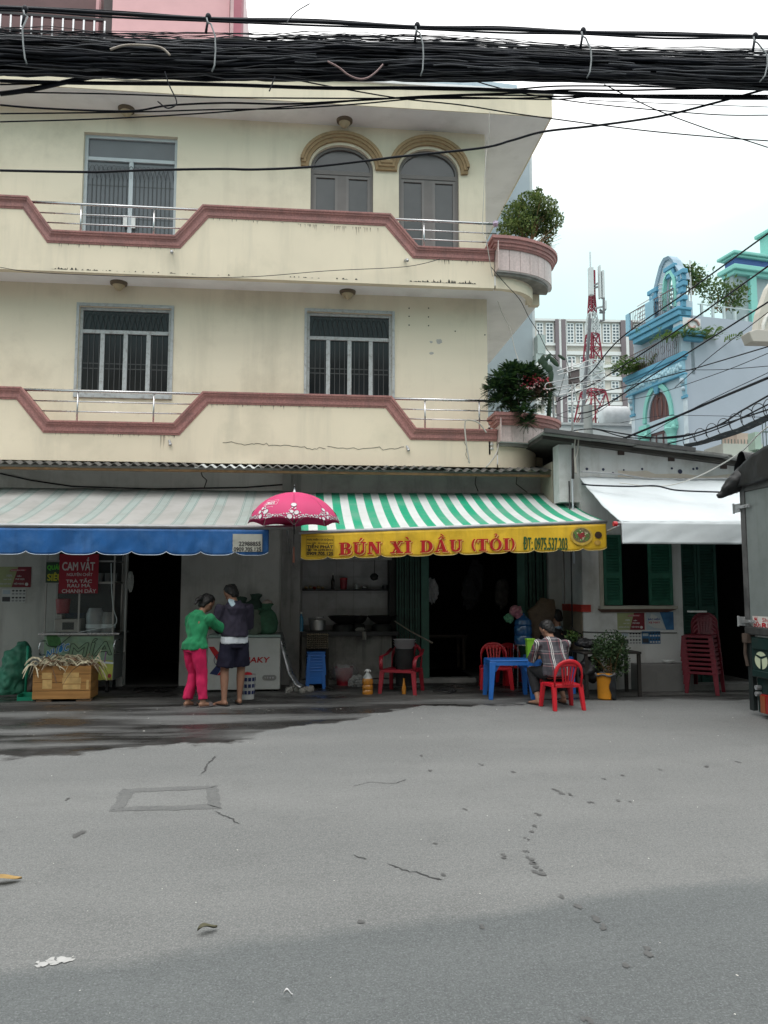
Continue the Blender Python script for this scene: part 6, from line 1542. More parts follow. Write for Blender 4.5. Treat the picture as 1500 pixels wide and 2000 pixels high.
for y in (840, 848, 868, 876):
 q = M.p(*M.px(957, y, .35), .35); MB().lathe((q.x + .02, q.y - .03, q.z), [(0, -.03), (.035, -.025), (.04, 0), (.02, .01), (.035, .025), (0, .03)], 12).build('insulator', mat('porcelain', (.6, .6, .58), .3), smooth=True)
 o = COL.objects[-1]; tag(o, {840: 'topmost', 848: 'second', 868: 'third', 876: 'lowest'}[y] + ' white porcelain insulator on the rack below the lower planter', 'insulator', 'insulators on the corner rack')
q = M.p(*M.px(955, 855, .36), .36); tag(MB().box(q.x - .015, q.x + .015, 12.6, 12.66, at(955, 888, 12.6).z, at(955, 835, 12.6).z).build('insulator_rack', black), 'dark iron rack holding insulators below the lower planter', 'rack')
# overhead cables
GL = 'overhead cables hanging below the thick bundle'
rc = [
 ([(0, 333), (170, 336), (240, 334), (300, 332), (430, 330), (500, 331), (606, 326), (716, 314), (780, 306), (940, 289), (1000, 274), (1063, 257), (1167, 245), (1290, 227), (1400, 200), (1500, 173)], .020, 'black cable dipping low across the upper windows of the corner house'),
 ([(0, 205), (90, 212), (250, 217), (330, 206), (440, 201), (560, 203), (700, 196), (850, 187), (1000, 182), (1100, 176), (1250, 176), (1500, 168)], .016, 'black cable crossing the white roof soffit at the height of its left lamp'),
 ([(0, 222), (250, 219), (420, 214), (560, 212), (700, 203), (820, 192), (950, 186), (1200, 190), (1500, 193)], .012, 'black cable sagging just below the left soffit lamp'),
 ([(0, 238), (200, 232), (400, 221), (600, 205), (760, 192), (900, 190), (1080, 194), (1200, 186), (1500, 186)], .012, 'lowest of the thin cables over the third floor wall at the far left'),
 ([(0, 183), (60, 175), (180, 150), (300, 138), (420, 136)], .04, 'thick black cable branching down to the left from the bundle'),
 ([(0, 180), (200, 183), (420, 190), (640, 192), (780, 192), (1000, 192), (1180, 186), (1500, 188)], .012, 'thin cable following the lower edge of the cream cornice'),
 ([(0, 165), (300, 160), (560, 168), (700, 172), (960, 176), (1100, 168), (1300, 170), (1500, 176)], .014, 'thin cable close under the bundle over the cream cornice'),
 ([(0, 158), (160, 162), (420, 165), (640, 172), (860, 172), (1120, 182), (1300, 190), (1500, 192)], .03, 'thick black cable just under the bundle towards the right'),
 ([(550, 150), (640, 168), (780, 192), (900, 205), (1000, 221), (1080, 232), (1250, 254), (1400, 268), (1500, 275)], .011, 'thin wire falling to the right across the cornice and the white sky'),
 ([(1180, 165), (1240, 195), (1300, 222), (1400, 258), (1450, 272), (1500, 288)], .010, 'thin wire crossing steeply down at the upper right corner'),
 ([(900, 150), (1000, 178), (1120, 198), (1250, 212), (1400, 224), (1500, 225)], .010, 'thin wire leaving the bundle over the right end of the cornice'),
 ([(1150, 196), (1300, 202), (1500, 209)], .007, 'finest wire, level across the white sky right of the roof corner'),
]
for pix, r, lab in rc: cat(pix, [7.2] * len(pix), r * .55, rubber, lab or 'thin black overhead cable running under the bundle across the cornice', 'cable', None if lab else GL)
cat([(322, 140), (330, 165), (344, 195), (342, 206), (326, 211), (308, 198)], [6.8] * 6, .006, rubber, 'loose curled cable end hooking down in front of the cornice')
cat([(560, 45), (565, 38), (580, 22), (605, 7)], [6.9] * 4, .005, cablegrey, 'stray wire end sticking up into the white sky above the bundle')
cat([(537, 150), (532, 163), (526, 178)], [6.8] * 3, .006, rubber, 'short cut cable end dangling under the bundle left of centre')
cat([(640, 120), (662, 132), (680, 146), (700, 154), (718, 152), (735, 140), (748, 126)], [6.75] * 7, .008, mat('cable_rose', (.30, .20, .20), .5), 'pinkish slack cable loop hanging at the bundle underside')
cat([(215, 97), (250, 88), (310, 92), (332, 108)], [6.72] * 4, .010, mat('cable_tan', (.32, .28, .24), .5), 'tan cable bowed over the front of the bundle at left')
# the bundle itself
def bl(x):  # centre line and half thickness in pixels
 t = x / 1500; top = 70 + 43 * t + 5 * sin(t * 9); bot = 126 + 32 * t + 4 * sin(t * 7)
 return top, bot
mb = MB(); random.seed(11)
nn = 46
def strand(y0f, drift, seed, Y, r, x0=-140, x1=1640, amp=1.0):
 pts = []
 for i in range(nn + 1):
  x = x0 + (x1 - x0) * i / nn; top, bot = bl(max(0, min(1500, x)))
  f = y0f + drift * (x - 750) / 1500 + (.15 - .09 * max(0, min(1, x / 1500))) * amp * noise.noise(V((x / 260, seed * 3.7, 0))) + .07 * amp * noise.noise(V((x / 70, seed * 1.7, 5)))
  pts.append(at(x, top + (bot - top) * f, Y + .12 * noise.noise(V((x / 200, seed, 9)))))
 return pts
for i in range(125):
 f = random.uniform(.02, .98); Y = 7.0 + random.uniform(-.12, .16)
 mb.tube(strand(f, random.gauss(0, .05), i, Y, 0), random.choice((.007, .009, .009, .012, .016)) * random.uniform(.9, 1.1), 5)
for i in range(30): mb.tube(strand(random.uniform(.95, 1.3), random.gauss(0, .1), 300 + i, 7.0, 0, amp=1.2), random.choice((.006, .008, .012)), 5)
for i in range(26):
 f = random.uniform(-.38, .05); mb.tube(strand(f, random.gauss(0, .2), 500 + i, 7.0, 0, amp=2.0), random.choice((.003, .004, .006)), 5)
mb2 = MB()
for i in range(34): mb2.tube(strand(random.uniform(-.2, 1.3), random.gauss(0, .16), 900 + i, 6.92, 0, amp=1.8), random.choice((.004, .005, .008)), 5)
tag(mb2.build('dusty_cables', mat('cable_dusty', (.045, .048, .055), .6, .3, 6), smooth=True, kind='stuff'), 'dusty loose cables straying above and below the thick black bundle', 'cables', kind='stuff')
bd = mb.build('cable_bundle', rubber, smooth=True, kind='stuff'); tag(bd, 'thick tangled bundle of black overhead cables spanning the street', 'cable bundle', kind='stuff')
mb = MB()
for i in range(18):
 x0 = random.uniform(-100, 1300); x1 = x0 + random.uniform(200, 500); mb.tube(strand(random.uniform(.05, .9), random.gauss(0, .3), 700 + i, 6.84, 0, x0, x1, amp=1.4), random.choice((.005, .007)), 5)
bd = mb.build('grey_cables', cablegrey, smooth=True, kind='stuff'); tag(bd, 'lighter grey sheathed cables woven over the front of the black bundle', 'cables', kind='stuff')
for dy_, r in ((0, .022), (7, .012), (-5, .008)):
 cat([(-100, 12 + dy_), (55, 17 + dy_ * .7), (230, 27 + dy_), (408, 37 + dy_ * .6), (620, 43 + dy_), (815, 53 + dy_ * .5), (980, 57 + dy_), (1135, 63 + dy_ * .5), (1300, 68 + dy_), (1470, 71 + dy_ * .5), (1600, 76 + dy_)], [7.0] * 11, r * .75, rubber, {0: 'thick middle', 7: 'lower', -5: 'upper'}[dy_] + ' messenger strand running above the black cable bundle', 'cable', 'messenger strands above the cable bundle', name='messenger_wire')
# hoop hangers
hg = mat('hanger_grey', (.22, .24, .25), .45, .15, 10)
for x, y0, y1, bend, where in ((52, 20, 125, -8, 'at the left picture edge'), (410, 35, 140, 10, 'in front of the pink house'), (818, 52, 148, 8, 'over the middle of the corner house'), (1142, 62, 152, 12, 'against the white sky right of the roof'), (1478, 72, 160, 20, 'at the right picture edge')):
 pts = [(x - 6, y0), (x - 5, y0 + 8), (x + 2, y0 + 12), (x + bend, y0 + 35), (x + bend + 1, (y0 + y1) / 2 + 10), (x + bend * .7 + 2, y1 - 12), (x + bend * .2 + 2, y1)]
 r_ = thing('cable_hanger', 'curved grey cable hanger ' + where, 'hanger', at(x, y1, 6.75), 'hoop hangers carrying the cable bundle')
 P = [at(a, b, 6.75) for a, b in pts]; MB().tube(P, .0075, 6).build('hoop', hg, r_, smooth=True)
 q = at(x - 3, y0 - 2, 6.9); MB().ball(q, (.028, .028, .035), 10, 8).tube([q, at(x - 8, y0 + 30, 6.9)], .012, 6).build('clamp', rubber, r_, smooth=True)
# service wires over the right-hand houses
SG = 'thin service wires slanting over the side street'
svc = [([(1090, 780), (1148, 734), (1212, 661), (1340, 571), (1500, 456)], .016, 'dark service wire, uppermost of those slanting over the turquoise house'),
 ([(1084, 786), (1174, 741), (1327, 642), (1500, 520)], .016, 'dark service wire second from the top over the turquoise house'),
 ([(1129, 808), (1174, 795), (1298, 718), (1500, 590)], .016, 'dark service wire third from the top over the blank blue side wall'),
 ([(1148, 766), (1199, 760), (1327, 728), (1500, 677)], .012, 'thin service wire ending lowest at the cream bay, crossing the side street'), ([(1212, 859), (1321, 814), (1400, 780), (1500, 738)], .026, 'thick dark wire rising over the arched window of the turquoise house'),
 ([(1158, 837), (1292, 856), (1388, 837), (1449, 802), (1500, 773)], .018, 'dark service wire sagging below the arched window of the turquoise house'), ([(1327, 722), (1404, 722), (1500, 715)], .007, 'hair thin wire level in front of the cream bay'), ([(1318, 757), (1388, 696), (1500, 610)], .008, 'hair thin wire climbing steeply to the cream bay'),
 ([(1100, 845), (1158, 838), (1230, 855), (1337, 850), (1420, 826), (1500, 800)], .015, 'dark wire sagging just above the low roof ridge'), ([(1230, 870), (1350, 800), (1500, 728)], .007, 'hair thin wire rising through the middle of the blank side wall'), ([(1212, 826), (1300, 812), (1500, 815)], .006, 'hair thin level wire in front of the turquoise columns'), ([(1240, 878), (1300, 868), (1400, 838), (1500, 790)], .014, 'dark wire just above the slanting cable bundle'), ([(1060, 800), (1148, 815), (1300, 700)], .007, 'short thin wire in front of the lattice tower foot'), ([(1084, 812), (1150, 790), (1260, 775), (1400, 730), (1500, 690)], .007, 'hair thin wire passing the upper frieze of the turquoise house')]
for pix, r, lab in svc:
 n_ = len(pix); cat(pix, [15 - 6.0 * (x - 1060) / 440 for x, y in pix], r * .7, rubber, lab or 'thin dark service wire crossing over the low roofs at right', 'wire', None if lab else SG, name='service_wire')
mb = MB()
for i in range(14):
 pts = []
 for j in range(22):
  t = j / 21; x = 1337 + 240 * t; y = 872 - 80 * t - 22 * t * t + 9 * sin(pi * t) + random.uniform(-1, 1) * .4 + (i - 7) * .9 * (.5 + .6 * t); pts.append(at(x, y + 3 * noise.noise(V((t * 5, i * 2.3, 0))), 14.0 - 5 * t))
 mb.tube(pts, .014, 5)
bd = mb.build('cable_bundle', rubber, smooth=True, kind='stuff'); tag(bd, 'slanting bundle of black cables above the low house roof at right', 'cable bundle', kind='stuff')
mb = MB()
for t in [i / 7 for i in range(8)]:
 c = at(1345 + 160 * t, 852 - 66 * t, 12.5 - 3.5 * t); mb.tube([c + V((.10 * cos(a), 0, .13 * sin(a) - .08)) for a in [2 * pi * k / 14 * .8 for k in range(15)]], .006, 5)
o = mb.build('cable_ties', black, kind='stuff'); tag(o, 'loose wire hoops tied round the slanting cable bundle at right', 'cable ties', kind='stuff')
0 and print('WD', WD, 'zco', zco, 'z3', z3a, z3b, 'ze0', ze0, sidez, 'e0', fp(1228,721), fp(1228,766))
# unseen houses added on the viewer's side of the street: they shade the stalls and show in the window panes
for i, (x0, x1, h, c, lab) in enumerate(((-26, -9, 8.5, (.42, .40, .36), 'added unseen grey plastered shop house across the street, left of where the viewer stands'), (-8.9, 6, 10.5, (.48, .42, .33), 'added unseen ochre shop house directly behind the viewer, reflected in the upper windows'), (6.1, 24, 9, (.36, .40, .42), 'added unseen bluish shop house across the street, right of where the viewer stands'))):
 q = Fr((0, -4.5, 0), (-1, 0, 0), (0, 1, 0)); r = thing('shop_house', lab, 'house', ((x0 + x1) / 2, -6, 0))
 wins = [rect(-x, -x + 1.4, z, z + 1.5) for z in (4.2, 7.2) if z + 2 < h for x in [x0 + 3.0 + 3.2 * k for k in range(int((x1 - x0 - 3) / 3.2))]] + [rect(-x1 + 1, -x0 - 1, .1, 2.9)]
 MB().prism(q, rect(-x1, -x0, 0, h), -.3, 0, wins).build('wall', mat('opp_render%d' % i, c, .9, .1, 1), r)
 MB().fb(q, -x1, -x0, h, h + .3, -6, .6).fb(q, -x1, -x0, 3.2, 3.35, .01, 1.1).build('slab', soff, r)
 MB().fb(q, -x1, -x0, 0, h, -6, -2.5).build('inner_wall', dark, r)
 for w in wins[:-1]: MB().prism(q, w, -.2, -.15).build('window', glassd, r)
# things at the stalls
random.seed(21)
def gp(px, py, z=0): p = G(px, py, z); return p
#  plastic chairs
def chair_local(mode, m, low=False):
 """small child-height plastic chair with arched back and fanned slats; front faces -y"""
 w, dp, sh, H_ = (.40, .38, .33, .66)
 if mode == 'arm': w, dp, sh, H_ = (.50, .44, .36, .74)
 root = thing('plastic_chair', 'x', 'chair')
 def seat(u, v): x = (u - .5) * w * (1 - .08 * v); y = (v - .5) * dp; return (x, y, sh - .015 * sin(pi * u) * sin(pi * v) - (.02 if v < .05 else 0))
 MB().grid(seat, 10, 8).build('seat', m, root, smooth=True, local=True, solid=.008)
 mb = MB(); mb.bar((-w / 2, -dp / 2, sh - .022), (w / 2, -dp / 2, sh - .022), .012, .035).bar((-w / 2, -dp / 2, sh - .022), (-w / 2 * .92, dp / 2, sh - .022), .012, .035).bar((w / 2, -dp / 2, sh - .022), (w / 2 * .92, dp / 2, sh - .022), .012, .035).bar((-w / 2 * .92, dp / 2, sh - .022), (w / 2 * .92, dp / 2, sh - .022), .012, .035)
 mb.build('apron', m, root, local=True, bevel=.003)
 for sx in (-1, 1):
  MB().hexa([(sx * w / 2 - .028 + sx * .02, -dp / 2 - .03, 0), (sx * w / 2 + .028 + sx * .02, -dp / 2 - .03, 0), (sx * w / 2 + .02 + sx * .02, -dp / 2 + .015, 0), (sx * w / 2 - .02 + sx * .02, -dp / 2 + .015, 0), (sx * (w / 2 - .01) - .04, -dp / 2, sh - .01), (sx * (w / 2 - .01) + .035, -dp / 2, sh - .01), (sx * (w / 2 - .01) + .03, -dp / 2 + .05, sh - .01), (sx * (w / 2 - .01) - .03, -dp / 2 + .05, sh - .01)]).build('leg', m, root, local=True, bevel=.006)
  MB().hexa([(sx * w / 2 - .026 + sx * .0, dp / 2 + .03, 0), (sx * w / 2 + .026, dp / 2 + .03, 0), (sx * w / 2 + .02, dp / 2 + .08, 0), (sx * w / 2 - .02, dp / 2 + .08, 0), (sx * w * .46 - .035, dp / 2 - .03, sh), (sx * w * .46 + .035, dp / 2 - .03, sh), (sx * w * .46 + .03, dp / 2 + .015, sh), (sx * w * .46 - .03, dp / 2 + .015, sh)]).build('leg', m, root, local=True, bevel=.006)
 hb = H_ - sh; nb = 16
 def by(z): return dp / 2 + .01 + (z - sh) * .22
 arc = []
 for i in range(nb + 1):
  t = pi - pi * i / nb; x = (w / 2 * 1.02) * cos(t) * (1.0 if abs(cos(t)) > .1 else 1); z = sh + hb * (sin(t) ** .55 if sin(t) > 0 else 0)
  arc.append((x * (.9 + .1 * (z - sh) / hb), by(z), z - .02))
 MB().tube(arc, [(.026, .011)] * len(arc), 8, side=(0, 0, 1)).build('back_frame', m, root, smooth=True, local=True)
 for k in range(5):
  x0 = (k - 2) * .03 * w / .4; x1 = (k - 2) * .052 * w / .4; ztp = sh + hb * .86 - abs(k - 2) * .008
  MB().hexa([(x0 - .009, by(sh) - .004, sh - .01), (x0 + .009, by(sh) - .004, sh - .01), (x0 + .009, by(sh) + .006, sh - .01), (x0 - .009, by(sh) + .006, sh - .01), (x1 - .013, by(ztp) - .004, ztp), (x1 + .013, by(ztp) - .004, ztp), (x1 + .013, by(ztp) + .006, ztp), (x1 - .013, by(ztp) + .006, ztp)]).build('back_slat', m, root, local=True)
 MB().tube([(-w * .30, by(H_ - .07), H_ - .085), (-w * .15, by(H_ - .05), H_ - .06), (w * .15, by(H_ - .05), H_ - .06), (w * .30, by(H_ - .07), H_ - .085)], [(.03, .006)] * 4, 8, side=(0, 0, 1)).build('top_band', m, root, smooth=True, local=True)
 if mode == 'arm':
  for sx in (-1, 1):
   MB().tube([(sx * w * .5, dp / 2 + .05, sh + hb * .72), (sx * (w * .54), .08, sh + .20), (sx * (w * .54), -dp * .38, sh + .19), (sx * (w * .52), -dp * .5, sh + .13), (sx * w * .51, -dp * .5, sh - .0)], [(.03, .010)] * 5, 8, side=(1, 0, 0)).build('arm', m, root, smooth=True, local=True)
 return root
GC = 'red plastic chairs at the noodle stall'
ch = chair_local('low', redp); ch['group'] = GC
def put(o, px, py, rot, lab, z=0, scale=None):
 p = gp(px, py, z); o.location = (p.x, p.y, z); o.rotation_euler = (0, 0, rot); o['label'] = lab
 if scale: o.scale = (scale,) * 3
 return p
put(ch, 1098, 1383, pi + .08, 'bright red plastic chair nearest the street, the plaid shirted person sits on it', scale=.98)
p = gp(968, 1346); c2 = dup(ch, (p.x, p.y, 0), rad(-8), 'red plastic chair behind the left half of the blue table', scale=1.06)
p = gp(1006, 1340); c3 = dup(ch, (p.x, p.y + .1, 0), rad(4), 'red plastic chair behind the blue table, partly behind its neighbour chair', scale=1.0)
p = gp(1078, 1350); c4 = dup(ch, (p.x + .08, p.y + .25, 0), rad(-4), 'red plastic chair under the person in black behind the plaid shirt', scale=.98)
ac = chair_local('arm', redp2); ac['group'] = GC
put(ac, 785, 1354, rad(-24), 'dark red plastic armchair standing in front of the folding gate')
# the tall stack beside the green door
st = gp(1376, 1354); GS = 'chairs stacked beside the green louvred door'
for k in range(9):
 if k == 0: s0 = chair_local('low', mat('stack_red', (.13, .008, .018), .42, .12, 4)); s0['group'] = GS; o = s0; o.location = (st.x + .02, st.y, 0); o.rotation_euler = (0, 0, rad(-42)); o['label'] = 'dark red plastic chair at the bottom of the stack by the green door'
 else: o = dup(s0, (st.x + .02 + random.gauss(0, .004), st.y + k * .012, k * .066), rad(-42) + random.gauss(0, .012), 'dark red plastic chair in the stack by the green door, number %s from the ground' % ['', 'two', 'three', 'four', 'five', 'six', 'seven', 'eight', 'nine'][k] if k < 8 else 'topmost dark red plastic chair of the stack by the green door')
q = (st.x + .06, st.y + .26, 1.20)
tag(MB().box(q[0] - .13, q[0] + .13, q[1] - .06, q[1] + .05, 1.19, 1.215).build('paper_sheet', white_p), 'white sheet lying on top of the stacked red chairs', 'paper')
#  blue tables
def table(root_lab, loc, rot, w, d, h, first=None):
 if first: return dup(first, loc, rot, root_lab)
 r = thing('plastic_table', root_lab, 'table', (0, 0, 0), 'blue plastic tables at the noodle stall')
 MB().box(-w / 2, w / 2, -d / 2, d / 2, h - .018, h).build('table_top', bluep, r, local=True, bevel=.008)
 mb = MB()
 for (x0, y0, x1, y1) in ((-1, -1, 1, -1), (1, -1, 1, 1), (1, 1, -1, 1), (-1, 1, -1, -1)):
  a = V((x0 * (w / 2 - .012), y0 * (d / 2 - .012), h - .045)); b = V((x1 * (w / 2 - .012), y1 * (d / 2 - .012), h - .045)); mb.bar(a, b, .01, .055)
 mb.build('apron', bluep, r, local=True)
 for sx in (-1, 1):
  for sy in (-1, 1):
   X, Y = sx * (w / 2 - .045), sy * (d / 2 - .045); e = .045; f = .028; ox_, oy_ = sx * .035, sy * .035
   MB().hexa([(X + ox_ - f, Y + oy_ - f, 0), (X + ox_ + f, Y + oy_ - f, 0), (X + ox_ + f, Y + oy_ + f, 0), (X + ox_ - f, Y + oy_ + f, 0), (X - e - .0, Y - e, h - .02), (X + e, Y - e, h - .02), (X + e, Y + e, h - .02), (X - e, Y + e, h - .02)]).build('leg', bluep, r, local=True, bevel=.006)
   # curved gusset between leg and apron
   MB().hexa([(X - sx * .04, Y - .006, h - .16), (X - sx * .04 - sx * .012, Y - .006, h - .16), (X - sx * .052, Y + .006, h - .16), (X - sx * .04, Y + .006, h - .16), (X - sx * .04, Y - .006, h - .05), (X - sx * .12, Y - .006, h - .05), (X - sx * .12, Y + .006, h - .05), (X - sx * .04, Y + .006, h - .05)]).build('gusset', bluep, r, local=True)
 return r
p = gp(993, 1362); TB = table('blue plastic table with an empty top in front of the red chairs', None, 0, .62, .50, .545); TB.location = (p.x, p.y, 0); TB.rotation_euler = (0, 0, rad(-3))
p = gp(1087, 1356); t2 = table('blue plastic table half hidden between the two seated people', (p.x - .05, p.y + .22, 0), rad(2), .62, .5, .545, first=TB)
# lime green napkin box
q = V((gp(1041, 1362).x, gp(1036, 1362).y + .10, .545))
lb = thing('napkin_box', 'lime green tall plastic box standing on the right end of the blue table', 'box', q)
lim = mat('lime_plastic', (.22, .50, .04), .35, .06, 4)
MB().hexa([q + V(c) for c in ((-.048, -.048, 0), (.048, -.048, 0), (.048, .048, 0), (-.048, .048, 0), (-.056, -.056, .27), (.056, -.056, .27), (.056, .056, .27), (-.056, .056, .27))]).build('box_body', lim, lb, bevel=.006)
MB().hexa([q + V(c) for c in ((-.062, -.062, .255), (.062, -.062, .255), (.062, .062, .255), (-.062, .062, .255), (-.062, -.062, .285), (.062, -.062, .285), (.062, .062, .285), (-.062, .062, .285))]).build('box_rim', lim, lb, bevel=.005)
MB().hexa([q + V(c) for c in ((-.054, -.054, .12), (.054, -.054, .12), (.054, .054, .12), (-.054, .054, .12), (-.055, -.055, .128), (.055, -.055, .128), (.055, .055, .128), (-.055, .055, .128))]).build('box_ring', lim, lb)
#  blue stacked stools left
sp = gp(616, 1346); GSt = 'blue plastic stools in the stack under the counter'
def stool():
 r = thing('plastic_stool', 'x', 'stool', (0, 0, 0), GSt); w, h = .26, .30
 MB().box(-w / 2 - .012, w / 2 + .012, -w / 2 - .012, w / 2 + .012, h - .022, h).build('seat', bluep, r, local=True, bevel=.008)
 for sx in (-1, 1):
  for sy in (-1, 1):
   a = w / 2 - .025; b = w / 2 + .0
   MB().hexa([(sx * b - .02, sy * b - .02, 0), (sx * b + .02, sy * b - .02, 0), (sx * b + .02, sy * b + .02, 0), (sx * b - .02, sy * b + .02, 0), (sx * a - .024, sy * a - .024, h - .02), (sx * a + .024, sy * a - .024, h - .02), (sx * a + .024, sy * a + .024, h - .02), (sx * a - .024, sy * a + .024, h - .02)]).build('leg', bluep, r, local=True)
 for z in (.12,):
  for (x0, y0, x1, y1) in ((-1, -1, 1, -1), (1, -1, 1, 1), (1, 1, -1, 1), (-1, 1, -1, -1)): MB().bar((x0 * (w / 2 - .004), y0 * (w / 2 - .004), z), (x1 * (w / 2 - .004), y1 * (w / 2 - .004), z), .012, .05).build('stretcher', bluep, r, local=True)
 for (x0, y0, x1, y1) in ((-1, -1, 1, -1), (1, -1, 1, 1), (1, 1, -1, 1), (-1, 1, -1, -1)): MB().bar((x0 * (w / 2 - .012), y0 * (w / 2 - .012), h - .05), (x1 * (w / 2 - .012), y1 * (w / 2 - .012), h - .05), .012, .06).build('apron', bluep, r, local=True)
 return r
nS = ['bottom', 'second', 'third', 'fourth', 'fifth', 'sixth', 'topmost']
for k in range(7):
 if k == 0: s1 = stool(); s1.location = (sp.x, sp.y, .0); s1['label'] = 'blue plastic stool at the bottom of the stack left of the red bin'
 else: dup(s1, (sp.x + random.gauss(0, .004), sp.y + random.gauss(0, .004), k * .046), random.gauss(0, .025), 'blue plastic stool, %s in the stack left of the red bin' % nS[k])
# egg trays on and behind the stools
tray = mat('tray_card', (.20, .165, .12), .9, .15, 10)
tz = .30 + 6 * .042
for k in range(7):
 z = .625 + k * .034; y = 12.83
 mb = MB(); x0 = sp.x - .14
 def fn(u, v, z=z, x0=x0, y=y): return (x0 + .34 * u, y - .15 + .30 * v, z + .018 * sin(u * 5 * 2 * pi) * sin(v * 5 * 2 * pi))
 mb.grid(fn, 30, 30); o = mb.build('egg_tray', tray, smooth=True, solid=.004); tag(o, 'brown cardboard egg tray, %s in the pile behind the blue stools' % nS[k], 'egg tray', 'egg trays piled behind the blue stools')
MB_ = MB().box(sp.x - .15, sp.x + .21, sp.y + .16, 12.99, .0, .61); tag(MB_.build('wooden_box', mat('soot_wood', (.03, .025, .02), .9)), 'sooty wooden box under the pile of egg trays', 'box')
#  counter things
def cpt(x, y, Y=12.95): q = at(x, y, Y); return V((q.x, Y, cz))
alu = mat('dull_aluminium', (.42, .42, .41), .35, .1, 8, metal=.8)
q = cpt(620, 1222, 13.1); r = thing('cooking_pot', 'dented aluminium cooking pot on the dark counter', 'pot', q)
MB().lathe(q, [(0, 0), (.115, 0), (.13, .02), (.132, .17), (.14, .175), (.135, .182), (.125, .17), (.12, .02), (0, .015)], 28).build('pot_body', alu, r, smooth='auto')
MB().lathe(q + V((0, 0, .178)), [(.138, 0), (.08, .02), (.02, .026), (.02, .045), (0, .045)], 28).build('lid', alu, r, smooth='auto')
MB().tube([q + V((-.15, -.03, .20)), q + V((.02, -.05, .215)), q + V((.10, -.05, .235))], [.012, .010, .018], 8).build('ladle_handle', steel, r, smooth=True)
q = cpt(588, 1220, 13.05); r = thing('spray_bottle', 'blue plastic bottle at the left end of the counter', 'bottle', q)
MB().lathe(q, [(0, 0), (.04, 0), (.042, .03), (.038, .10), (.042, .16), (.035, .22), (.015, .25), (.014, .28), (0, .28)], 18).build('bottle_body', mat('blue_pet', (.05, .20, .33), .2, .1, 5, spec=.6), r, smooth='auto')
MB().lathe(q + V((0, 0, .281)), [(.017, 0), (.017, .03), (0, .03)], 12).build('cap', white_p, r, smooth='auto')
sootm = mat('sooty_iron', (.012, .012, .012), .5, .4, 8)
for x, w, lab in ((672, .27, 'large black sooty wok stove beside the aluminium pot'), (700, .16, 'black charcoal stove in the middle of the counter'), (746, .24, 'black wok stove at the right end of the counter')):
 q = cpt(x, 1222, 13.12); r = thing('stove', lab, 'stove', q)
 MB().lathe(q, [(0, 0), (w * .75, 0), (w * .7, .07), (w * .6, .11)], 20).build('stove_base', sootm, r, smooth='auto')
 MB().lathe(q + V((0, 0, .11)), [(0, .0), (w * .45, .01), (w * .8, .07), (w, .13), (w * .97, .135), (w * .75, .08), (0, .03)], 24).build('wok', sootm, r, smooth='auto')
 MB().tube([q + V((w * .9, -.02, .23)), q + V((w * 1.05, -.03, .25)), q + V((w * 1.02, -.07, .24))], .008, 6).build('handle', sootm, r)
def crumple(name, c, r, m, lab, cat_, n=1, rough=.5, kind=None, fr=4):
 mb = MB()
 for k in range(n): mb.ball(V(c) + V((random.gauss(0, .3) * r[0], random.gauss(0, .3) * r[1], abs(random.gauss(0, .25)) * r[2])) * (1 if n > 1 else 1), tuple(x * (.6 if n > 1 else 1) for x in r), 24, 16, rough, fr)
 mb = remesh(mb, min(r) * .12, 1, lambda p: min(r) * .14 * noise.noise(p * (3.0 / min(r)) * .8))
 o = mb.build(name, m, smooth=True); return tag(o, lab, cat_)
crumple('rag', cpt(703, 1226, 12.92) + V((0, 0, .02)), (.10, .07, .04), mat('rag_grey', (.25, .24, .22), .9, .15, 10), 'pale crumpled rag hanging over the counter edge', 'cloth', 3, .8)
MB0 = MB().grid(lambda u, v: cpt(708 + 8 * u, 1230, 12.87) + V((0, -.012 + .02 * sin(u * 7), .0 - .13 * v)), 10, 6).build('rag', _m['rag_grey'], smooth=True, solid=.003); tag(MB0, 'end of a pale rag dangling from the counter edge', 'cloth')
# shelf things
def spt(x): q = at(x, 1151, 13.42); return V((q.x, 13.42, sz))
q = spt(671); r = thing('plastic_jar', 'red plastic jar with lid on the kitchen shelf', 'jar', q)
MB().lathe(q, [(0, 0), (.055, 0), (.062, .16), (0, .16)], 18).build('jar_body', redp2, r, smooth='auto'); MB().lathe(q + V((0, 0, .161)), [(.066, 0), (.068, .02), (.05, .035), (0, .04)], 18).build('lid', redp, r, smooth='auto')
MB().box(q.x - .055, q.x + .055, q.y - .055, q.y + .055, sz - .028 - .0, sz - .026).build('jar_shadow_mat', black, r) if 0 else None
q = spt(650); r = thing('sauce_bottle', 'slim dark sauce bottle on the kitchen shelf', 'bottle', q)
MB().lathe(q, [(0, 0), (.03, 0), (.032, .12), (.03, .15), (.012, .19), (.012, .24), (0, .24)], 14).build('bottle_body', mat('soy_dark', (.02, .012, .01), .15, spec=.6), r, smooth='auto'); MB().lathe(q + V((0, 0, .241)), [(.014, 0), (.012, .03), (0, .03)], 10).build('cap', white_p, r)
for k, x in enumerate((598, 606, 614, 622, 630)):
 q = spt(x); o = MB().ball(q + V((0, 0, .022 + .012 * (k % 2))), (.032, .03, .024), 12, 8, .3).build('ginger_root' if k != 2 else 'chilli_heap', mat('root_tan' if k != 2 else 'chilli', (.36, .26, .15) if k != 2 else (.35, .06, .03), .8, .2, 20), smooth=True)
 tag(o, ['tan ginger root at the left end of the kitchen shelf', 'second tan root lying on the kitchen shelf from the left', 'small reddish heap of chillies on the kitchen shelf', 'tan root right of the chillies on the shelf', 'tan root nearest the dark sauce bottle on the shelf'][k], 'food')
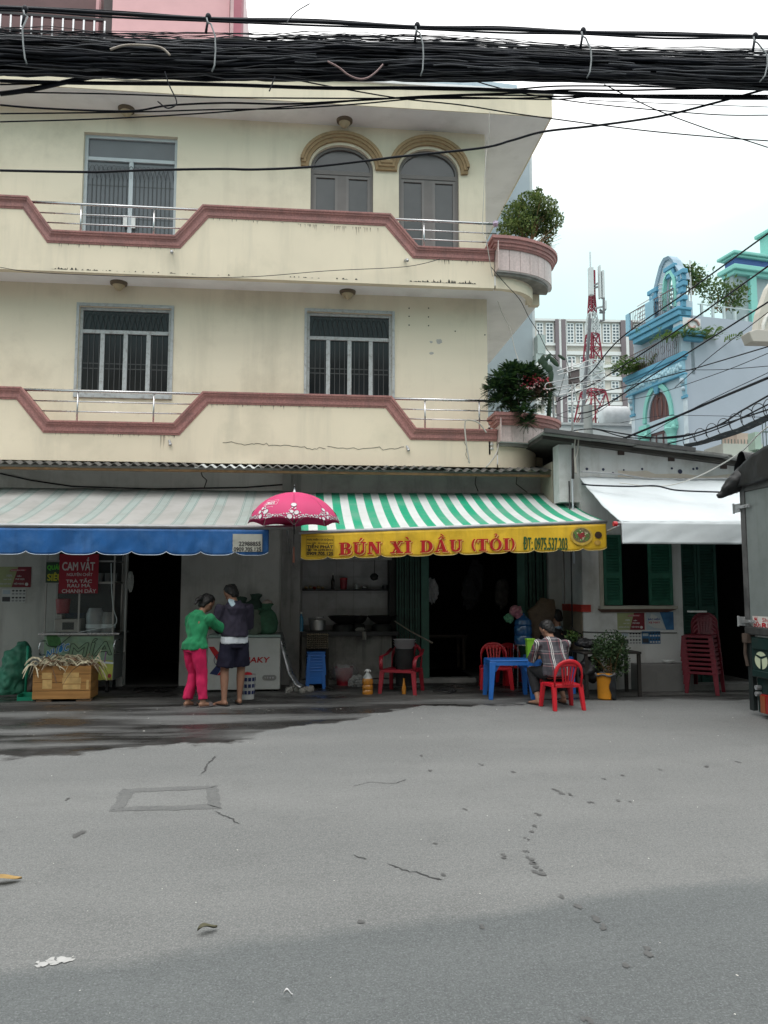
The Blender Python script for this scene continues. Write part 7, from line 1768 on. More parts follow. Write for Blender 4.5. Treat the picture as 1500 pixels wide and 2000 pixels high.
q = spt(697); r = thing('glass_jar', 'clear condiment jar beside the red jar on the shelf', 'jar', q); MB().lathe(q, [(0, 0), (.03, 0), (.032, .07), (.02, .09), (.02, .1), (0, .1)], 14).build('jar_body', mat('pale_glass', (.35, .37, .36), .15, spec=.6), r, smooth='auto')
q = spt(712); o = MB().lathe(q, [(0, 0), (.03, 0), (.055, .05), (.05, .05), (0, .02)], 16).build('metal_bowl', steel, smooth=True); tag(o, 'small shiny metal bowl on the kitchen shelf', 'bowl')
q = spt(752); o = MB().lathe(q + V((0, -.05, 0)), [(0, -.02), (.05, -.02), (.06, .05), (0, .05)], 14).build('dark_tin', black, smooth='auto'); o.location.z = sz; tag(o, 'dark tin at the right end of the kitchen shelf', 'tin')
a = at(731, 1090, 13.2); r = thing('hanging_ladle', 'dark skimmer ladle hanging above the kitchen shelf', 'ladle', (a.x, 13.2, at(731, 1130, 13.2).z))
zc2 = at(731, 1123, 13.2).z; MB().tube([(a.x + .01, 13.2, 2.05), (a.x, 13.2, zc2)], .006, 6).build('handle', sootm, r); MB().ball((a.x, 13.2, zc2 - .03), (.07, .03, .06), 14, 10, .2).build('scoop', sootm, r, smooth=True)
#  floor things in front of the kitchen
p = gp(672, 1341); r = thing('waste_bin', 'dark red bucket lined with a crumpled clear plastic bag', 'bin', p)
MB().lathe(p, [(0, 0), (.115, 0), (.15, .30), (.16, .31), (.15, .31), (.11, .02), (0, .01)], 24).build('bucket', redp2, r, smooth='auto')
mb = MB(); random.seed(3)
def bag(u, v):
 w = 2 * pi * u; t = v; r_ = .165 + .06 * sin(t * pi) * (1 + .4 * sin(w * 5)) + .02 * noise.noise(V((cos(w) * 3, sin(w) * 3, t * 5))); z = .36 - .26 * t + .03 * noise.noise(V((cos(w) * 4, sin(w) * 4, t * 3 + 4)))
 return p + V((cos(w) * r_, sin(w) * r_, z))
mb.grid(bag, 60, 10); mb.build('bin_liner', mat('clear_film', (.42, .42, .43), .25, .1, 8, alpha=.32, spec=.8), r, smooth=True)
p = gp(718, 1357); r = thing('oil_bottle', 'large clear bottle of amber cooking oil standing on the ground', 'bottle', p)
MB().lathe(p, [(0, 0), (.075, 0), (.08, .02), (.08, .06), (.072, .075), (.08, .09), (.08, .13), (.072, .145), (.08, .16), (.08, .21), (.07, .24)], 20).build('oil', mat('oil_amber', (.42, .17, .02), .15, .1, 5, spec=.7), r, smooth='auto')
MB().lathe(p, [(.0705, .241), (.05, .29), (.02, .32), (.02, .34)], 20).build('bottle_neck', mat('pale_glass', (.35, .37, .36), .15), r, smooth='auto'); MB().lathe(p + V((0, 0, .34)), [(.026, 0), (.026, .03), (0, .03)], 12).build('cap', white_p, r)
MB().tube([p + V((.045 * cos(t), -.01, .335 + .03 * sin(t))) for t in [pi * i / 10 for i in range(11)]], .006, 6).build('handle', white_p, r)
p = gp(789, 1357); o = MB().lathe(p, [(0, 0), (.03, 0), (.035, .1), (.015, .18), (.012, .24), (0, .24)], 14).build('oil_bottle', _m['oil_amber'], smooth='auto'); tag(o, 'small amber bottle on the ground under the red armchair', 'bottle')
p = gp(797, 1345, .1); r = thing('plastic_basin', 'stack of pale basins behind the red armchair', 'basin', (p.x, p.y + .4, .10))
c = V((p.x, p.y + .4, .10)); MB().lathe(c, [(0, 0), (.13, 0), (.15, .55), (0, .55)], 22).build('drum', sootm, r, smooth='auto')
for k in range(3): MB().lathe(c + V((0, 0, .552 + k * .035)), [(0, 0), (.12, 0), (.165, .06), (.175, .065), (.16, .06), (0, .01)], 22).build('basin', mat('basin_pale', (.34, .33, .34), .5, .1, 5), r, smooth='auto')
o = MB().tube([at(771, 1213, 12.8), at(800, 1232, 12.7), at(845, 1256, 12.6)], [.010, .012, .014], 8).build('wooden_stick', mat('stick_grey', (.20, .17, .14), .8)); tag(o, 'pale wooden stick leaning from the counter end towards the doorway', 'stick')
crumple('plastic_bag', gp(690, 1338) + V((0, .15, .44)), (.18, .12, .10), black, 'black plastic bag lying behind the dark red bin', 'bag', 2, .6)
crumple('plastic_bag', gp(712, 1336) + V((.02, .1, .46)), (.08, .07, .08), mat('pink_film', (.30, .10, .13), .4, .2, 10), 'small pinkish plastic bag on the ledge by the oil bottle', 'bag', 1, .5)
crumple('plastic_bag', gp(700, 1346) + V((0, .05, .09)), (.15, .08, .13), mat('clear_scrunch', (.28, .29, .28), .3, .3, 10, alpha=.6), 'scrunched clear plastic bags on the ground between bin and oil bottle', 'bag', 4, .6)
# metal trough leaning at the pillar
r = thing('metal_trough', 'bent shiny metal channel leaning against the soot blackened pillar', 'trough', gp(586, 1340))
pp = [at(548, 1235, 12.5), at(556, 1275, 12.4), at(568, 1315, 12.3), at(580, 1335, 12.2), at(590, 1342, 12.15)]
MB().tube(pp, [(.045, .012)] * 4 + [(.06, .02)], 10).build('channel', mat('scuffed_steel', (.35, .35, .36), .3, .3, 8, metal=.8), r, smooth=True)
mb = MB()
for i in range(16): c = gp(562 + i * 3.0 + random.gauss(0, 2), 1350 + random.gauss(0, 2.5)); mb.ball(c + V((0, 0, .03)), random.uniform(.03, .06), 8, 5, .5)
o = mb.build('rubble', mat('rubble', (.26, .25, .23), .9, .2, 20), kind='stuff'); tag(o, 'small broken rubble at the foot of the grey pillar', 'rubble', kind='stuff')
# sandals
def sandals(px, py, rot, m, lab, n=1):
 p = gp(px, py); r = thing('sandal', lab, 'sandal', p, 'sandals left on the shop step')
 mb = MB();
 def sole(u, v): a = (u - .5) * .25; w = .045 * (1 - .35 * abs(2 * u - 1) ** 3) * (1 if u > .4 else .85); y = (v - .5) * 2 * w; return p + V((a * cos(rot) - y * sin(rot), a * sin(rot) + y * cos(rot), .022))
 mb.grid(sole, 12, 4).build('sole', m, r, smooth=True, solid=.02)
 for s in (-1, 1):
  f = lambda a, y, z: p + V((a * cos(rot) - y * sin(rot), a * sin(rot) + y * cos(rot), z))
  MB().tube([f(.0, s * .04, .03), f(.03, s * .03, .06), f(.06, 0, .07)], [(.012, .004)] * 3, 6).build('strap', m, r)
sandals(860, 1352, .5, black, 'dark open sandal on the left below the dark doorway')
sandals(882, 1354, 1.0, black, 'dark open sandal in the middle below the dark doorway')
sandals(893, 1347, 2.2, mat('sandal_brown', (.05, .04, .035), .6), 'brownish sandal on the right behind the other two')
# inside the dark shop: low table, hanging plastic bags, coats
r = thing('wooden_bench', 'dark low wooden bench inside the unlit shop', 'bench', (2.0, 14.6, .1))
x0, x1 = 1.55, 3.0
MB().box(x0, x1, 14.3, 14.9, .68, .72).build('bench_top', mat('dark_bench', (.06, .045, .035), .6), r)
for x in (x0 + .05, x1 - .1):
 for y in (14.32, 14.84): MB().box(x, x + .05, y, y + .05, .1, .68).build('leg', _m['dark_bench'], r)
crumple('hanging_bag', V((at(845, 1150, 13.3).x, 13.35, 1.50)), (.10, .08, .20), mat('white_bag', (.36, .35, .36), .5, .2, 10), 'pale plastic bag hanging just inside the folding gate', 'bag', 1, .5)
crumple('hanging_coat', V((at(985, 1140, 13.6).x, 13.7, 1.45)), (.17, .10, .40), mat('drab_cloth', (.06, .055, .05), .9, .3, 8), 'drab clothes hanging inside the dark shop doorway', 'coat', 2, .5)
crumple('hanging_coat', V((at(935, 1150, 14).x, 14.2, 1.5)), (.25, .1, .5), mat('drab_cloth2', (.03, .03, .032), .9, .3, 8), 'bulky dark clothes hanging further back in the shop', 'coat', 2, .5)
# water jug on a stand with flowery cloth bag, brown woven cover
q = V((at(1022, 1262, 12.3).x, 12.3, 0)); zj = at(1022, 1258, 12.3).z
r = thing('water_jug', 'big blue water jug on a wire stand beside the green gate', 'water jug', (q.x, q.y, zj))
jm = mat('jug_blue', (.015, .07, .17), .12, .15, 5, spec=.7)
MB().lathe((q.x, q.y, zj), [(0, 0), (.13, 0), (.14, .03), (.14, .12), (.128, .14), (.14, .16), (.14, .27), (.128, .29), (.14, .31), (.13, .37), (.06, .43), (.03, .45), (.03, .48), (0, .48)], 26).build('jug_body', jm, r, smooth='auto')
r2 = thing('wire_stand', 'thin wire stand carrying the blue water jug', 'stand', (q.x, q.y, 0))
for sx, sy in ((-1, -1), (1, -1), (1, 1), (-1, 1)): MB().tube([(q.x + sx * .14, q.y + sy * .14, 0), (q.x + sx * .12, q.y + sy * .12, zj)], .008, 6).build('leg', steel, r2)
MB().tube([(q.x + .14 * cos(t), q.y + .14 * sin(t), zj - .01) for t in [2 * pi * i / 16 for i in range(17)]], .008, 6).build('ring', steel, r2)
crumple('cloth_bundle', V((q.x - .10, q.y - .02, zj + .47)), (.16, .12, .12), mat('pink_floral', (.32, .12, .15), .8, .35, 22, dirt=((.30, .34, .24), .9, 18)), 'pinkish floral cloth bundle on top of the blue water jug', 'cloth', 3, .5)
crumple('cloth_bundle', V((q.x - .24, q.y, zj + .36)), (.07, .06, .07), mat('green_cloth', (.08, .22, .12), .8, .2, 12), 'small green cloth knot hanging left of the water jug', 'cloth', 1, .5)
# brown woven cone leaning on the gate post
woven = mat('woven_brown', (.12, .085, .055), .85, .2, 30, .002, 60, stretch=(1, 1, 8), dirt=((.03, .022, .016), .7, 6))
c = V((at(1053, 1170, 12.45).x, 12.45, at(1053, 1170, 12.45).z)); mb = MB(); base = at(1043, 1262, 12.45)
mb.tube([(base.x, 12.45, base.z), (base.x + .02, 12.44, base.z + .16), (base.x + .07, 12.42, base.z + .34), (base.x + .13, 12.40, base.z + .52), (base.x + .12, 12.40, base.z + .66), (base.x + .06, 12.4, base.z + .70)], [(.05, .04), (.07, .05), (.16, .07), (.25, .10), (.22, .10), (.08, .05)], 20, side=(1, 0, .25))
mb = remesh(mb, .014, 2, lambda p: .012 * noise.noise(p * 12)); tag(mb.build('woven_cover', woven, smooth=True), 'brown cone shaped woven cover leaning by the red banded wall', 'cover')
tag(MB().box(base.x - .10, base.x + .22, 12.35, 12.6, .0, base.z - .0).build('side_cabinet', mat('dark_cab', (.03, .027, .025), .7), bevel=.01), 'dark low cabinet supporting the woven cover', 'cabinet')
# black bags and table right of the diners
r = thing('low_table', 'black low table heaped with black bags beside the potted plant', 'table', gp(1185, 1330))
ta = at(1140, 1300, 11.5); tb2 = at(1240, 1300, 11.5); zt_ = .64
MB().box(ta.x - .1, tb2.x, 11.25, 11.8, zt_ - .03, zt_).build('table_top', mat('black_board', (.025, .022, .02), .7), r, bevel=.004)
for x in (ta.x - .06, tb2.x - .05):
 for y in (11.27, 11.74): MB().box(x, x + .045, y, y + .045, 0, zt_ - .03).build('leg', _m['black_board'], r)
crumple('rubbish_bag', V((ta.x + .02, 11.42, .30)), (.27, .2, .30), black, 'large full black rubbish bag behind the plaid shirted diner', 'bag', 2, .35)
crumple('rubbish_bag', V((ta.x + .10, 11.5, zt_ + .09)), (.24, .18, .11), black, 'black plastic sheet bundle on the low table beside the plant', 'bag', 2, .3)
# potted shrub in yellow bucket
p = gp(1184, 1366); r = thing('yellow_bucket', 'amber yellow bucket half covered with a torn black bag', 'bucket', p)
MB().lathe(p, [(0, 0), (.10, 0), (.118, .02), (.125, .34), (.13, .35), (.115, .34), (0, .30)], 26).build('bucket_body', mat('amber_plastic', (.60, .25, .02), .5, .12, 6, dirt=((.2, .10, .03), .5, 10)), r, smooth='auto')
mb = MB()
def wrap(u, v):
 w = -1.5 + 3.2 * u; rr = .133 + .012 * noise.noise(V((u * 8, v * 5, 3))) + .004; z = .36 - (.33 + .05 * sin(u * 6)) * v
 if u < .12: w += .12 * sin(v * 9)
 return p + V((cos(w) * rr, sin(w) * rr, z))
mb.grid(wrap, 30, 12).build('black_wrap', black, r, smooth=True, solid=.003)
MB().tube([p + V((.137 * cos(t), .137 * sin(t), .345 + .012 * sin(5 * t))) for t in [2 * pi * i / 30 for i in range(31)]], .014, 6).build('wrap_rim', mat('film_grey', (.10, .10, .10), .3, .3, 20), r, smooth=True)
random.seed(8)
clump('potted_shrub', p + V((.13, .14, .60)), (.27, .22, .37), 3400, .038, leaf_mat('leaf_dusty', (.025, .055, .022), (.07, .12, .05)), 'straggly small leaved shrub growing from the yellow bucket', asp=.6, twigs=16)
clump('potted_shrub', p + V((-.28, .45, .86)), (.12, .1, .10), 180, .05, lf3, 'small leafy sprig poking up behind the black bags', asp=.6, twigs=4)
#  freezer
fz0 = at(406, 1240, 12.0); fl = gp(547, 1352); fY = fl.y; fzt = at(500, 1240, fY).z; fx0 = at(405, 1300, fY).x; fx1 = at(547, 1300, fY).x
r = thing('chest_freezer', 'white chest freezer with red lettering behind the standing couple', 'freezer', ((fx0 + fx1) / 2, fY + .3, 0))
fw_ = mat('freezer_white', (.47, .48, .46), .4, .05, 3, dirt=((.30, .28, .24), .4, 4))
MB().box(fx0, fx1, fY, fY + .62, .04, fzt - .045).build('cabinet', fw_, r, bevel=.015)
MB().box(fx0 - .005, fx1 + .005, fY - .008, fY + .63, fzt - .04, fzt).build('lid', mat('freezer_lid', (.26, .33, .30), .5, .08, 4), r, bevel=.01)
FZ = Fr((0, fY, 0), (1, 0, 0), (0, -1, 0)); fzp = lambda x, y: FZ.px(x, y)
rdz = mat('freezer_red', (.42, .015, .02), .5); nvz = mat('freezer_navy', (.02, .03, .10), .5)
a0, z0 = fzp(452, 1294.5); a1, z1 = fzp(525, 1283.5)
MB().text(FZ, 'SANAKY', a0, a1, z0, z1, .002, None, .004, shear=.18).build('lettering', rdz, r)
def fpoly(nm, pts, m, d): MB().add([FZ.p(*fzp(x, y), d) for x, y in pts], [tuple(range(len(pts)))]).build(nm, m, r)
fpoly('logo', [(407, 1263), (418, 1263), (432, 1280), (424, 1290)], rdz, .002); fpoly('logo', [(409, 1316), (424, 1298), (432, 1306), (424, 1319)], nvz, .0022)
fpoly('logo', [(424, 1319), (436, 1304), (444, 1319)], rdz, .0026)
mb = MB(); cxy = fzp(430, 1289); mb.tube([FZ.p(cxy[0] + .09 * cos(t), cxy[1] + .09 * sin(t), .004) for t in [2 * pi * i / 24 for i in range(25)]], .005, 5); mb.build('logo_ring', nvz, r)
b0 = fzp(512, 1329); b1 = fzp(540, 1318)
hh = (b1[1] - b0[1]) / 2; cy_ = (b0[1] + b1[1]) / 2
MB().prism(FZ, [(b1[0] - hh + hh * cos(t), cy_ + hh * sin(t)) for t in [-pi / 2 + pi * i / 8 for i in range(9)]] + [(b0[0] + hh + hh * cos(t), cy_ + hh * sin(t)) for t in [pi / 2 + pi * i / 8 for i in range(9)]], .002, .008).build('badge', mat('badge_grey', (.22, .22, .21), .5), r)
for k in range(4): MB().tube([FZ.p(b0[0] + hh + k * .04, cy_, .008), FZ.p(b0[0] + hh + k * .04, cy_, .014)], .013, 10).build('knob', steel, r)
for x in (fx0 + .06, fx1 - .06): MB().box(x - .03, x + .03, fY + .05, fY + .1, 0, .04).build('foot', black, r)
# sacks and jug on the freezer
sackg = mat('sack_green', (.045, .12, .07), .75, .25, 8, .003, 40, dirt=((.02, .05, .03), .6, 10)); sackd = mat('sack_dark', (.03, .06, .045), .8, .25, 8, .003, 40)
def sack(c, rr, m, lab, rot=0, fr=3, z0=None):
 c = V(c); mb = MB(); mb.tube([c, c + V((0, 0, rr[2] * .15)), c + V((0, 0, rr[2] * .5)), c + V((.01, 0, rr[2] * .82)), c + V((.02, 0, rr[2] * .95)), c + V((.03, 0, rr[2] * 1.12))], [(rr[0] * .8, rr[1] * .8), (rr[0], rr[1]), (rr[0] * 1.02, rr[1]), (rr[0] * .75, rr[1] * .7), (rr[0] * .3, rr[1] * .3), (rr[0] * .5, rr[1] * .45)], 24, side=(1, 0, 0))
 mb = remesh(mb, .016, 2, lambda p: .03 * noise.noise(p * 7) + .012 * noise.noise(p * 22)); return tag(mb.build('sack', m, smooth=True), lab, 'sack')
sack((at(518, 1240, fY + .25).x, fY + .22, fzt), (.19, .15, .42), sackg, 'upright green plastic sack on the right end of the freezer')
sack((at(494, 1240, fY + .4).x, fY + .42, fzt), (.22, .16, .55), sackd, 'dark green sack at the back of the freezer against the wall')
sack((at(468, 1240, fY + .4).x, fY + .42, fzt), (.20, .16, .50), sackd, 'dark green sack on the freezer behind the hooded man')
sack((at(505, 1240, fY + .1).x - .06, fY + .13, fzt), (.12, .09, .34), mat('sack_drab', (.12, .14, .11), .8, .2, 8), 'drab crumpled bag on the freezer between man and green sack')
o = MB().lathe((at(521, 1240, fY + .25).x, fY + .24, fzt + .44), [(0, 0), (.07, .0), (.085, .03), (.07, .07), (0, .09)], 18).build('round_cap', mat('pale_cap2', (.34, .26, .23), .7), smooth=True); tag(o, 'pale rounded cap resting on the green sack', 'cap')
# black-white paint bucket behind the man
p = gp(484, 1366); r = thing('paint_bucket', 'white paint bucket with black print and red content behind the man', 'bucket', p)
MB().lathe(p, [(0, 0), (.085, 0), (.105, .34), (.11, .35), (.10, .35), (.085, .28), (0, .28)], 24).build('bucket_body', mat('bucket_white', (.45, .46, .45), .5, .05, 4), r, smooth='auto')
mb = MB()
for k in range(5):
 for j in range(3):
  t0 = -2.6 + k * .55; z0_ = .08 + j * .09; mb.grid(lambda u, v, t0=t0, z0_=z0_: p + V((cos(t0 + .4 * u) * (.0875 + .02 * (z0_ + .05 * v) / .34 + .0025), sin(t0 + .4 * u) * (.0875 + .02 * (z0_ + .05 * v) / .34 + .0025), z0_ + .05 * v)), 4, 1)
mb.build('bucket_print', nvz, r, kind='stuff'); MB().ball(p + V((0, 0, .33)), (.07, .07, .05), 12, 8, .3).build('red_content', redp, r, smooth=True)
#  juice cart
cf = gp(240, 1355).y; CQ = Fr((0, cf, 0), (1, 0, 0), (0, -1, 0)); cq = lambda x, y: CQ.px(x, y)
cx0, cx1 = cq(84, 1290)[0], cq(222, 1290)[0]
r = thing('juice_cart', 'sugarcane juice cart with glass cabinet and painted front under the blue valance', 'cart', ((cx0 + cx1) / 2, cf + .3, 0))
zt0, zb0_ = cq(150, 1236)[1], cq(150, 1330)[1]; dpt = .62
cartg = mat('cart_green', (.24, .36, .26), .45, .35, 5, dirt=((.26, .32, .12), .8, 3))
MB().box(cx0, cx1, cf, cf + dpt, zb0_, zt0 - .03).build('cart_body', mat('cart_steel', (.32, .34, .33), .4, .1, 5, metal=.4), r, bevel=.008)
MB().fb(CQ, cx0 + .01, cx1 - .01, zb0_ + .01, zt0 - .05, .001, .006).build('front_panel', cartg, r)
MB().fb(CQ, cx0 + (cx1 - cx0) * .55, cx1 - .012, zb0_ + .012, zb0_ + (zt0 - zb0_) * .42, .0061, .008).build('yellow_field', mat('cart_yellow', (.34, .35, .06), .5, .2, 6), r)
MB().box(cx0 - .07, cx1 + .08, cf - .06, cf + dpt + .03, zt0 - .03, zt0).build('counter', steel, r, bevel=.006)
MB().box(cx1 - .18, cx1 + .04, cf + .01, cf + dpt - .01, zb0_ + .02, zt0 - .035).build('side_panel', mat('cart_side', (.16, .18, .17), .5, .2, 5), r) if 0 else None
# lettering NUOC MIA: outlined
def arctext(s_, x0, x1, y0, y1, m, fat, shear, nm, d=.009):
 a0, z0 = cq(x0, y0); a1, z1 = cq(x1, y1); mb = MB(); mb.text(CQ, s_, a0, a1, z0, z1, d, lambda a, z: 0, fat, shear); mb.build(nm, m, r)
def slanted(s_, x0, x1, yb0, yb1, hpx, m, fat, nm, d, dx=0):
 if s_ not in _tx: pre_text(s_)
 vs, fs = _tx[s_]; a0, z0 = cq(x0, yb0); a1, z1 = cq(x1, yb1); h = cq(x0, yb0 - hpx)[1] - z0; mb = MB()
 offs = [(0, 0)] if not fat else [(fat * cos(t), fat * sin(t)) for t in [j * pi / 4 for j in range(8)]] + [(0, 0)]
 for k, (ox_, oz_) in enumerate(offs): mb.add([CQ.p(a0 + (a1 - a0) * x + ox_ + dx * y * h, z0 + (z1 - z0) * x + h * y + oz_, d + k * .0002) for x, y in vs], fs)
 mb.build(nm, m, r)
cw_ = mat('cart_white', (.60, .66, .68), .5); cb_ = mat('cart_blue', (.02, .18, .42), .5); ck_ = mat('cart_black', (.03, .04, .035), .5); cgn = mat('cart_mint', (.20, .30, .20), .5)
slanted('NƯỚC', 91, 134, 1285, 1270, 19, cw_, .009, 'lettering_edge', .009, .1); slanted('NƯỚC', 91, 134, 1285, 1270, 19, cb_, .003, 'lettering', .0115, .1)
slanted('MÍA', 134, 218, 1284, 1278, 33, ck_, .011, 'lettering_edge', .0125, .2); slanted('MÍA', 134, 218, 1284, 1278, 33, cgn, .001, 'lettering', .0152, .2)
# printed glass of juice
MB().add([CQ.p(*cq(x, y), .0095) for x, y in ((196, 1291), (222, 1293), (219, 1326), (199, 1325))], [(0, 1, 2, 3)]).build('glass_print', mat('juice_print', (.42, .45, .10), .5, .2, 8), r)
MB().add([CQ.p(*cq(x, y), .0105) for x, y in ((196, 1291), (222, 1293), (221.6, 1297), (196.6, 1295))], [(0, 1, 2, 3)]).build('glass_rim', cw_, r)
MB().add([CQ.p(*cq(x, y), .0112) for x, y in ((203, 1293), (206, 1293), (210, 1262), (207.5, 1262))], [(0, 1, 2, 3)]).build('straw_print', mat('straw_lilac', (.30, .18, .32), .5), r)
o = MB().ball(CQ.p(*cq(214, 1320), .004), (.04, .008, .045), 12, 8).build('berry_print', mat('berry_red', (.38, .04, .06), .6), r)
MB().add([CQ.p(*cq(x, y), .009) for x, y in ((91, 1242), (104, 1236), (118, 1246), (121, 1262), (108, 1266), (95, 1260))], [tuple(range(6))]).build('cane_leaf_print', mat('print_leaf', (.05, .16, .05), .5, .3, 20), r)
for x, y in ((82, 1265), (227, 1262)):
 a, z = cq(x, y); MB().tube([CQ.p(a + .05, z + .10, .02), CQ.p(a, z + .10, .08), CQ.p(a - .01, z, .10), CQ.p(a, z - .10, .08), CQ.p(a + .05, z - .1, .02)], .012, 8).build('cart_handle', steel, r, smooth=True)
for x in (cx0 + .06, cx1 - .1):
 for y in (cf + .08, cf + dpt - .1): MB().box(x - .02, x + .02, y - .02, y + .02, .08, zb0_).tube([(x - .02, y, .05), (x + .02, y, .05)], .05, 12).build('caster', sootm, r)
# glass cabinet frame
zt1 = cq(150, 1085)[1] + .25; cc0, cc1 = cq(89, 1150)[0], cq(222, 1150)[0]; db = dpt - .05
alm = mat('frame_alu', (.36, .36, .35), .4, .1, 6, metal=.6)
for (x, y) in ((cc0, cf + .02), (cc1, cf + .02), (cc0, cf + db), (cc1 + .0, cf + db), (cq(155, 1150)[0], cf + .02)): MB().box(x - .012, x + .012, y - .012, y + .012, zt0, zt1 if x != cq(155, 1150)[0] else cq(150, 1140)[1]).build('frame_post', alm, r)
for z in (zt1, cq(150, 1138)[1], cq(150, 1096)[1]):
 MB().box(cc0, cc1, cf + .01, cf + .03, z - .012, z + .012).box(cc0 - .01, cc0 + .01, cf + .033, cf + db - .013, z - .012, z + .012).box(cc1 - .01, cc1 + .01, cf + .033, cf + db - .013, z - .012, z + .012).build('frame_rail', alm, r)
MB().tube([(cq(243, 1150)[0], cf + .12, .6), (cq(243, 1150)[0], cf + .12, zt1)], .014, 8).build('side_pole', alm, r)
MB().box(cc0 + .01, cc1 - .01, cf + db + .002, cf + db + .012, zt0, zt1).build('shade_backing', mat('cabinet_shade', (.045, .045, .045), .7, .3, 6), r)  # dark sheet added so the cabinet interior reads as shade
gl = mat('cabinet_glass', (.5, .55, .55), .06, .02, 3, alpha=.05, spec=.3)
MB().box(cc0 + .013, cc1 - .013, cf + .016, cf + .019, zt0 + .002, cq(150, 1140)[1]).build('glass_pane', gl, r)
MB().box(cc0 + .013, cc1 - .013, cf + .3, cf + .56, cq(150, 1140)[1], cq(150, 1138)[1] + .02).build('inner_shelf', alm, r)
# goods inside the cabinet
gz = zt0
q = V((cq(131, 1200)[0], cf + .25, gz)); r2 = thing('juice_press', 'boxy cane press inside the glass cabinet of the cart', 'press', q)
MB().box(q.x - .22, q.x + .16, q.y - .12, q.y + .15, gz, gz + .20).box(q.x - .2, q.x - .12, q.y - .1, q.y + .1, gz + .2, gz + .27).build('press_body', mat('press_grey', (.34, .33, .31), .4, .15, 8, metal=.3), r2, bevel=.01)
MB().box(q.x - .10, q.x + .07, q.y - .123, q.y - .121, gz + .04, gz + .15).build('press_mouth', black, r2)
for x, m_, lab, h in ((178, mat('hazy_jar', (.30, .32, .33), .25, .1, 6, spec=.6), 'large clear jar with white label in the cart cabinet', .36), (204, mat('hazy_jar2', (.24, .25, .25), .25, .1, 6, spec=.6), 'clear rounded jar at the right side of the cart cabinet', .30)):
 q = V((cq(x, 1200)[0], cf + .24, gz)); o = thing('glass_jar', lab, 'jar', q); w_ = .13 if h > .33 else .11
 MB().lathe(q, [(0, 0), (w_ * .9, 0), (w_, .04), (w_, h * .75), (w_ * .75, h * .95), (w_ * .7, h), (0, h)], 22).build('jar_body', m_, o, smooth='auto'); MB().lathe(q + V((0, 0, .06)), [(w_ + .002, 0), (w_ + .002, .06)], 22).build('jar_label', cw_, o)
o = MB().lathe((cq(112, 1170)[0], cf + .3, gz + .28), [(0, 0), (.09, 0), (.11, .22), (0, .22)], 20).build('red_pail', redp2, smooth='auto'); tag(o, 'small red pail stored in the upper left of the cart cabinet', 'pail')
o = MB().box(cq(100, 1190)[0], cq(150, 1190)[0], cf + .38, cf + .5, gz, gz + .279).build('crate_dark', mat('dim_blue', (.03, .05, .09), .7)); tag(o, 'dark blue box at the back of the cart cabinet', 'box')
for i, x in enumerate((168, 182, 197, 210)):
 q = V((cq(x, 1130)[0], cf + .42, cq(150, 1138)[1] + .02)); o = MB().lathe(q, [(0, 0), (.04, 0), (.05, .13), (0, .13)], 14).build('cup_stack', mat('hazy_jar2', (.24, .25, .25)), smooth='auto'); tag(o, 'greyish cup stack on the upper shelf of the cart, %s from the left' % ['first', 'second', 'third', 'fourth'][i], 'cups', 'cup stacks on the upper cart shelf')
cat([(217, 1100), (218, 1150), (222, 1190), (228, 1210), (222, 1222), (200, 1226), (160, 1234), (150, 1238)], [cf - .03] * 8, .006, cw_, 'white power cord hanging along the front of the cart cabinet', 'cord', name='power_cord')
cat([(140, 1240), (128, 1250), (112, 1262), (96, 1262), (90, 1256)], [cf - .05] * 5, .006, black, 'black cord trailing over the painted cart front', 'cord', name='power_cord')
crumple('cloth_bag', V((cq(251, 1140)[0], cf + .1, cq(251, 1145)[1])), (.05, .04, .15), mat('pale_cloth', (.30, .31, .30), .8, .1, 10), 'pale cloth hanging from the pole at the right of the cart', 'cloth', 1, .4)
# signs on the cart: red menu sign, small green and yellow sign
SQ = Fr((0, cf - .03, 0), (1, 0, 0), (0, -1, 0)); sq = lambda x, y: SQ.px(x, y)
(a0, z1), (a1, z0) = sq(117, 1086), sq(191, 1159)
r = thing('menu_sign', 'red menu sign with white drink names hanging on the cart', 'sign', ((a0 + a1) / 2, cf - .03, z0))
MB().fb(SQ, a0, a1, z0, z1 + .03, 0, .008).build('board', mat('sign_crimson', (.30, .012, .03), .5, .06, 5), r, bevel=.002)
sw = mat('sign_letter', (.58, .54, .54), .6); mb = MB()
for s_, x0, x1, y0, y1, ft in (('CAM VẮT', 122, 186, 1114, 1089, .0035), ('NGUYÊN CHẤT', 131, 181, 1125, 1116, .001), ('TRÀ TẮC', 129, 180, 1138, 1129, .002), ('RAU MÁ', 132, 177, 1147, 1139, .002), ('CHANH DÂY', 121, 188, 1158, 1149, .002)):
 (b0, w0), (b1, w1_) = sq(x0, y0), sq(x1, y1); mb.text(SQ, s_, b0, b1, w0, w1_, .0095, None, ft)
mb.build('lettering', sw, r)
(a0, z1), (a1, z0) = sq(90, 1098), sq(118, 1138); r = thing('small_sign', 'green and yellow lettered sign partly behind the red menu sign', 'sign', ((a0 + a1) / 2, cf, z0))
MB().fb(SQ, a0, a1 + .04, z0, z1, -.02, -.012).build('board', mat('board_darkgreen', (.025, .06, .035), .6), r)
mb = MB(); (b0, w0), (b1, w1_) = sq(92, 1114), sq(121, 1102); mb.text(SQ, 'QUÁN', b0, b1, w0, w1_, -.010, None, .004); mb.build('lettering', mat('neon_green', (.10, .50, .05), .5), r)
mb = MB(); (b0, w0), (b1, w1_) = sq(92, 1134), sq(122, 1118); mb.text(SQ, 'SIÊU', b0, b1, w0, w1_, -.010, None, .004); mb.build('lettering', mat('sharp_yellow', (.50, .48, .03), .5), r)
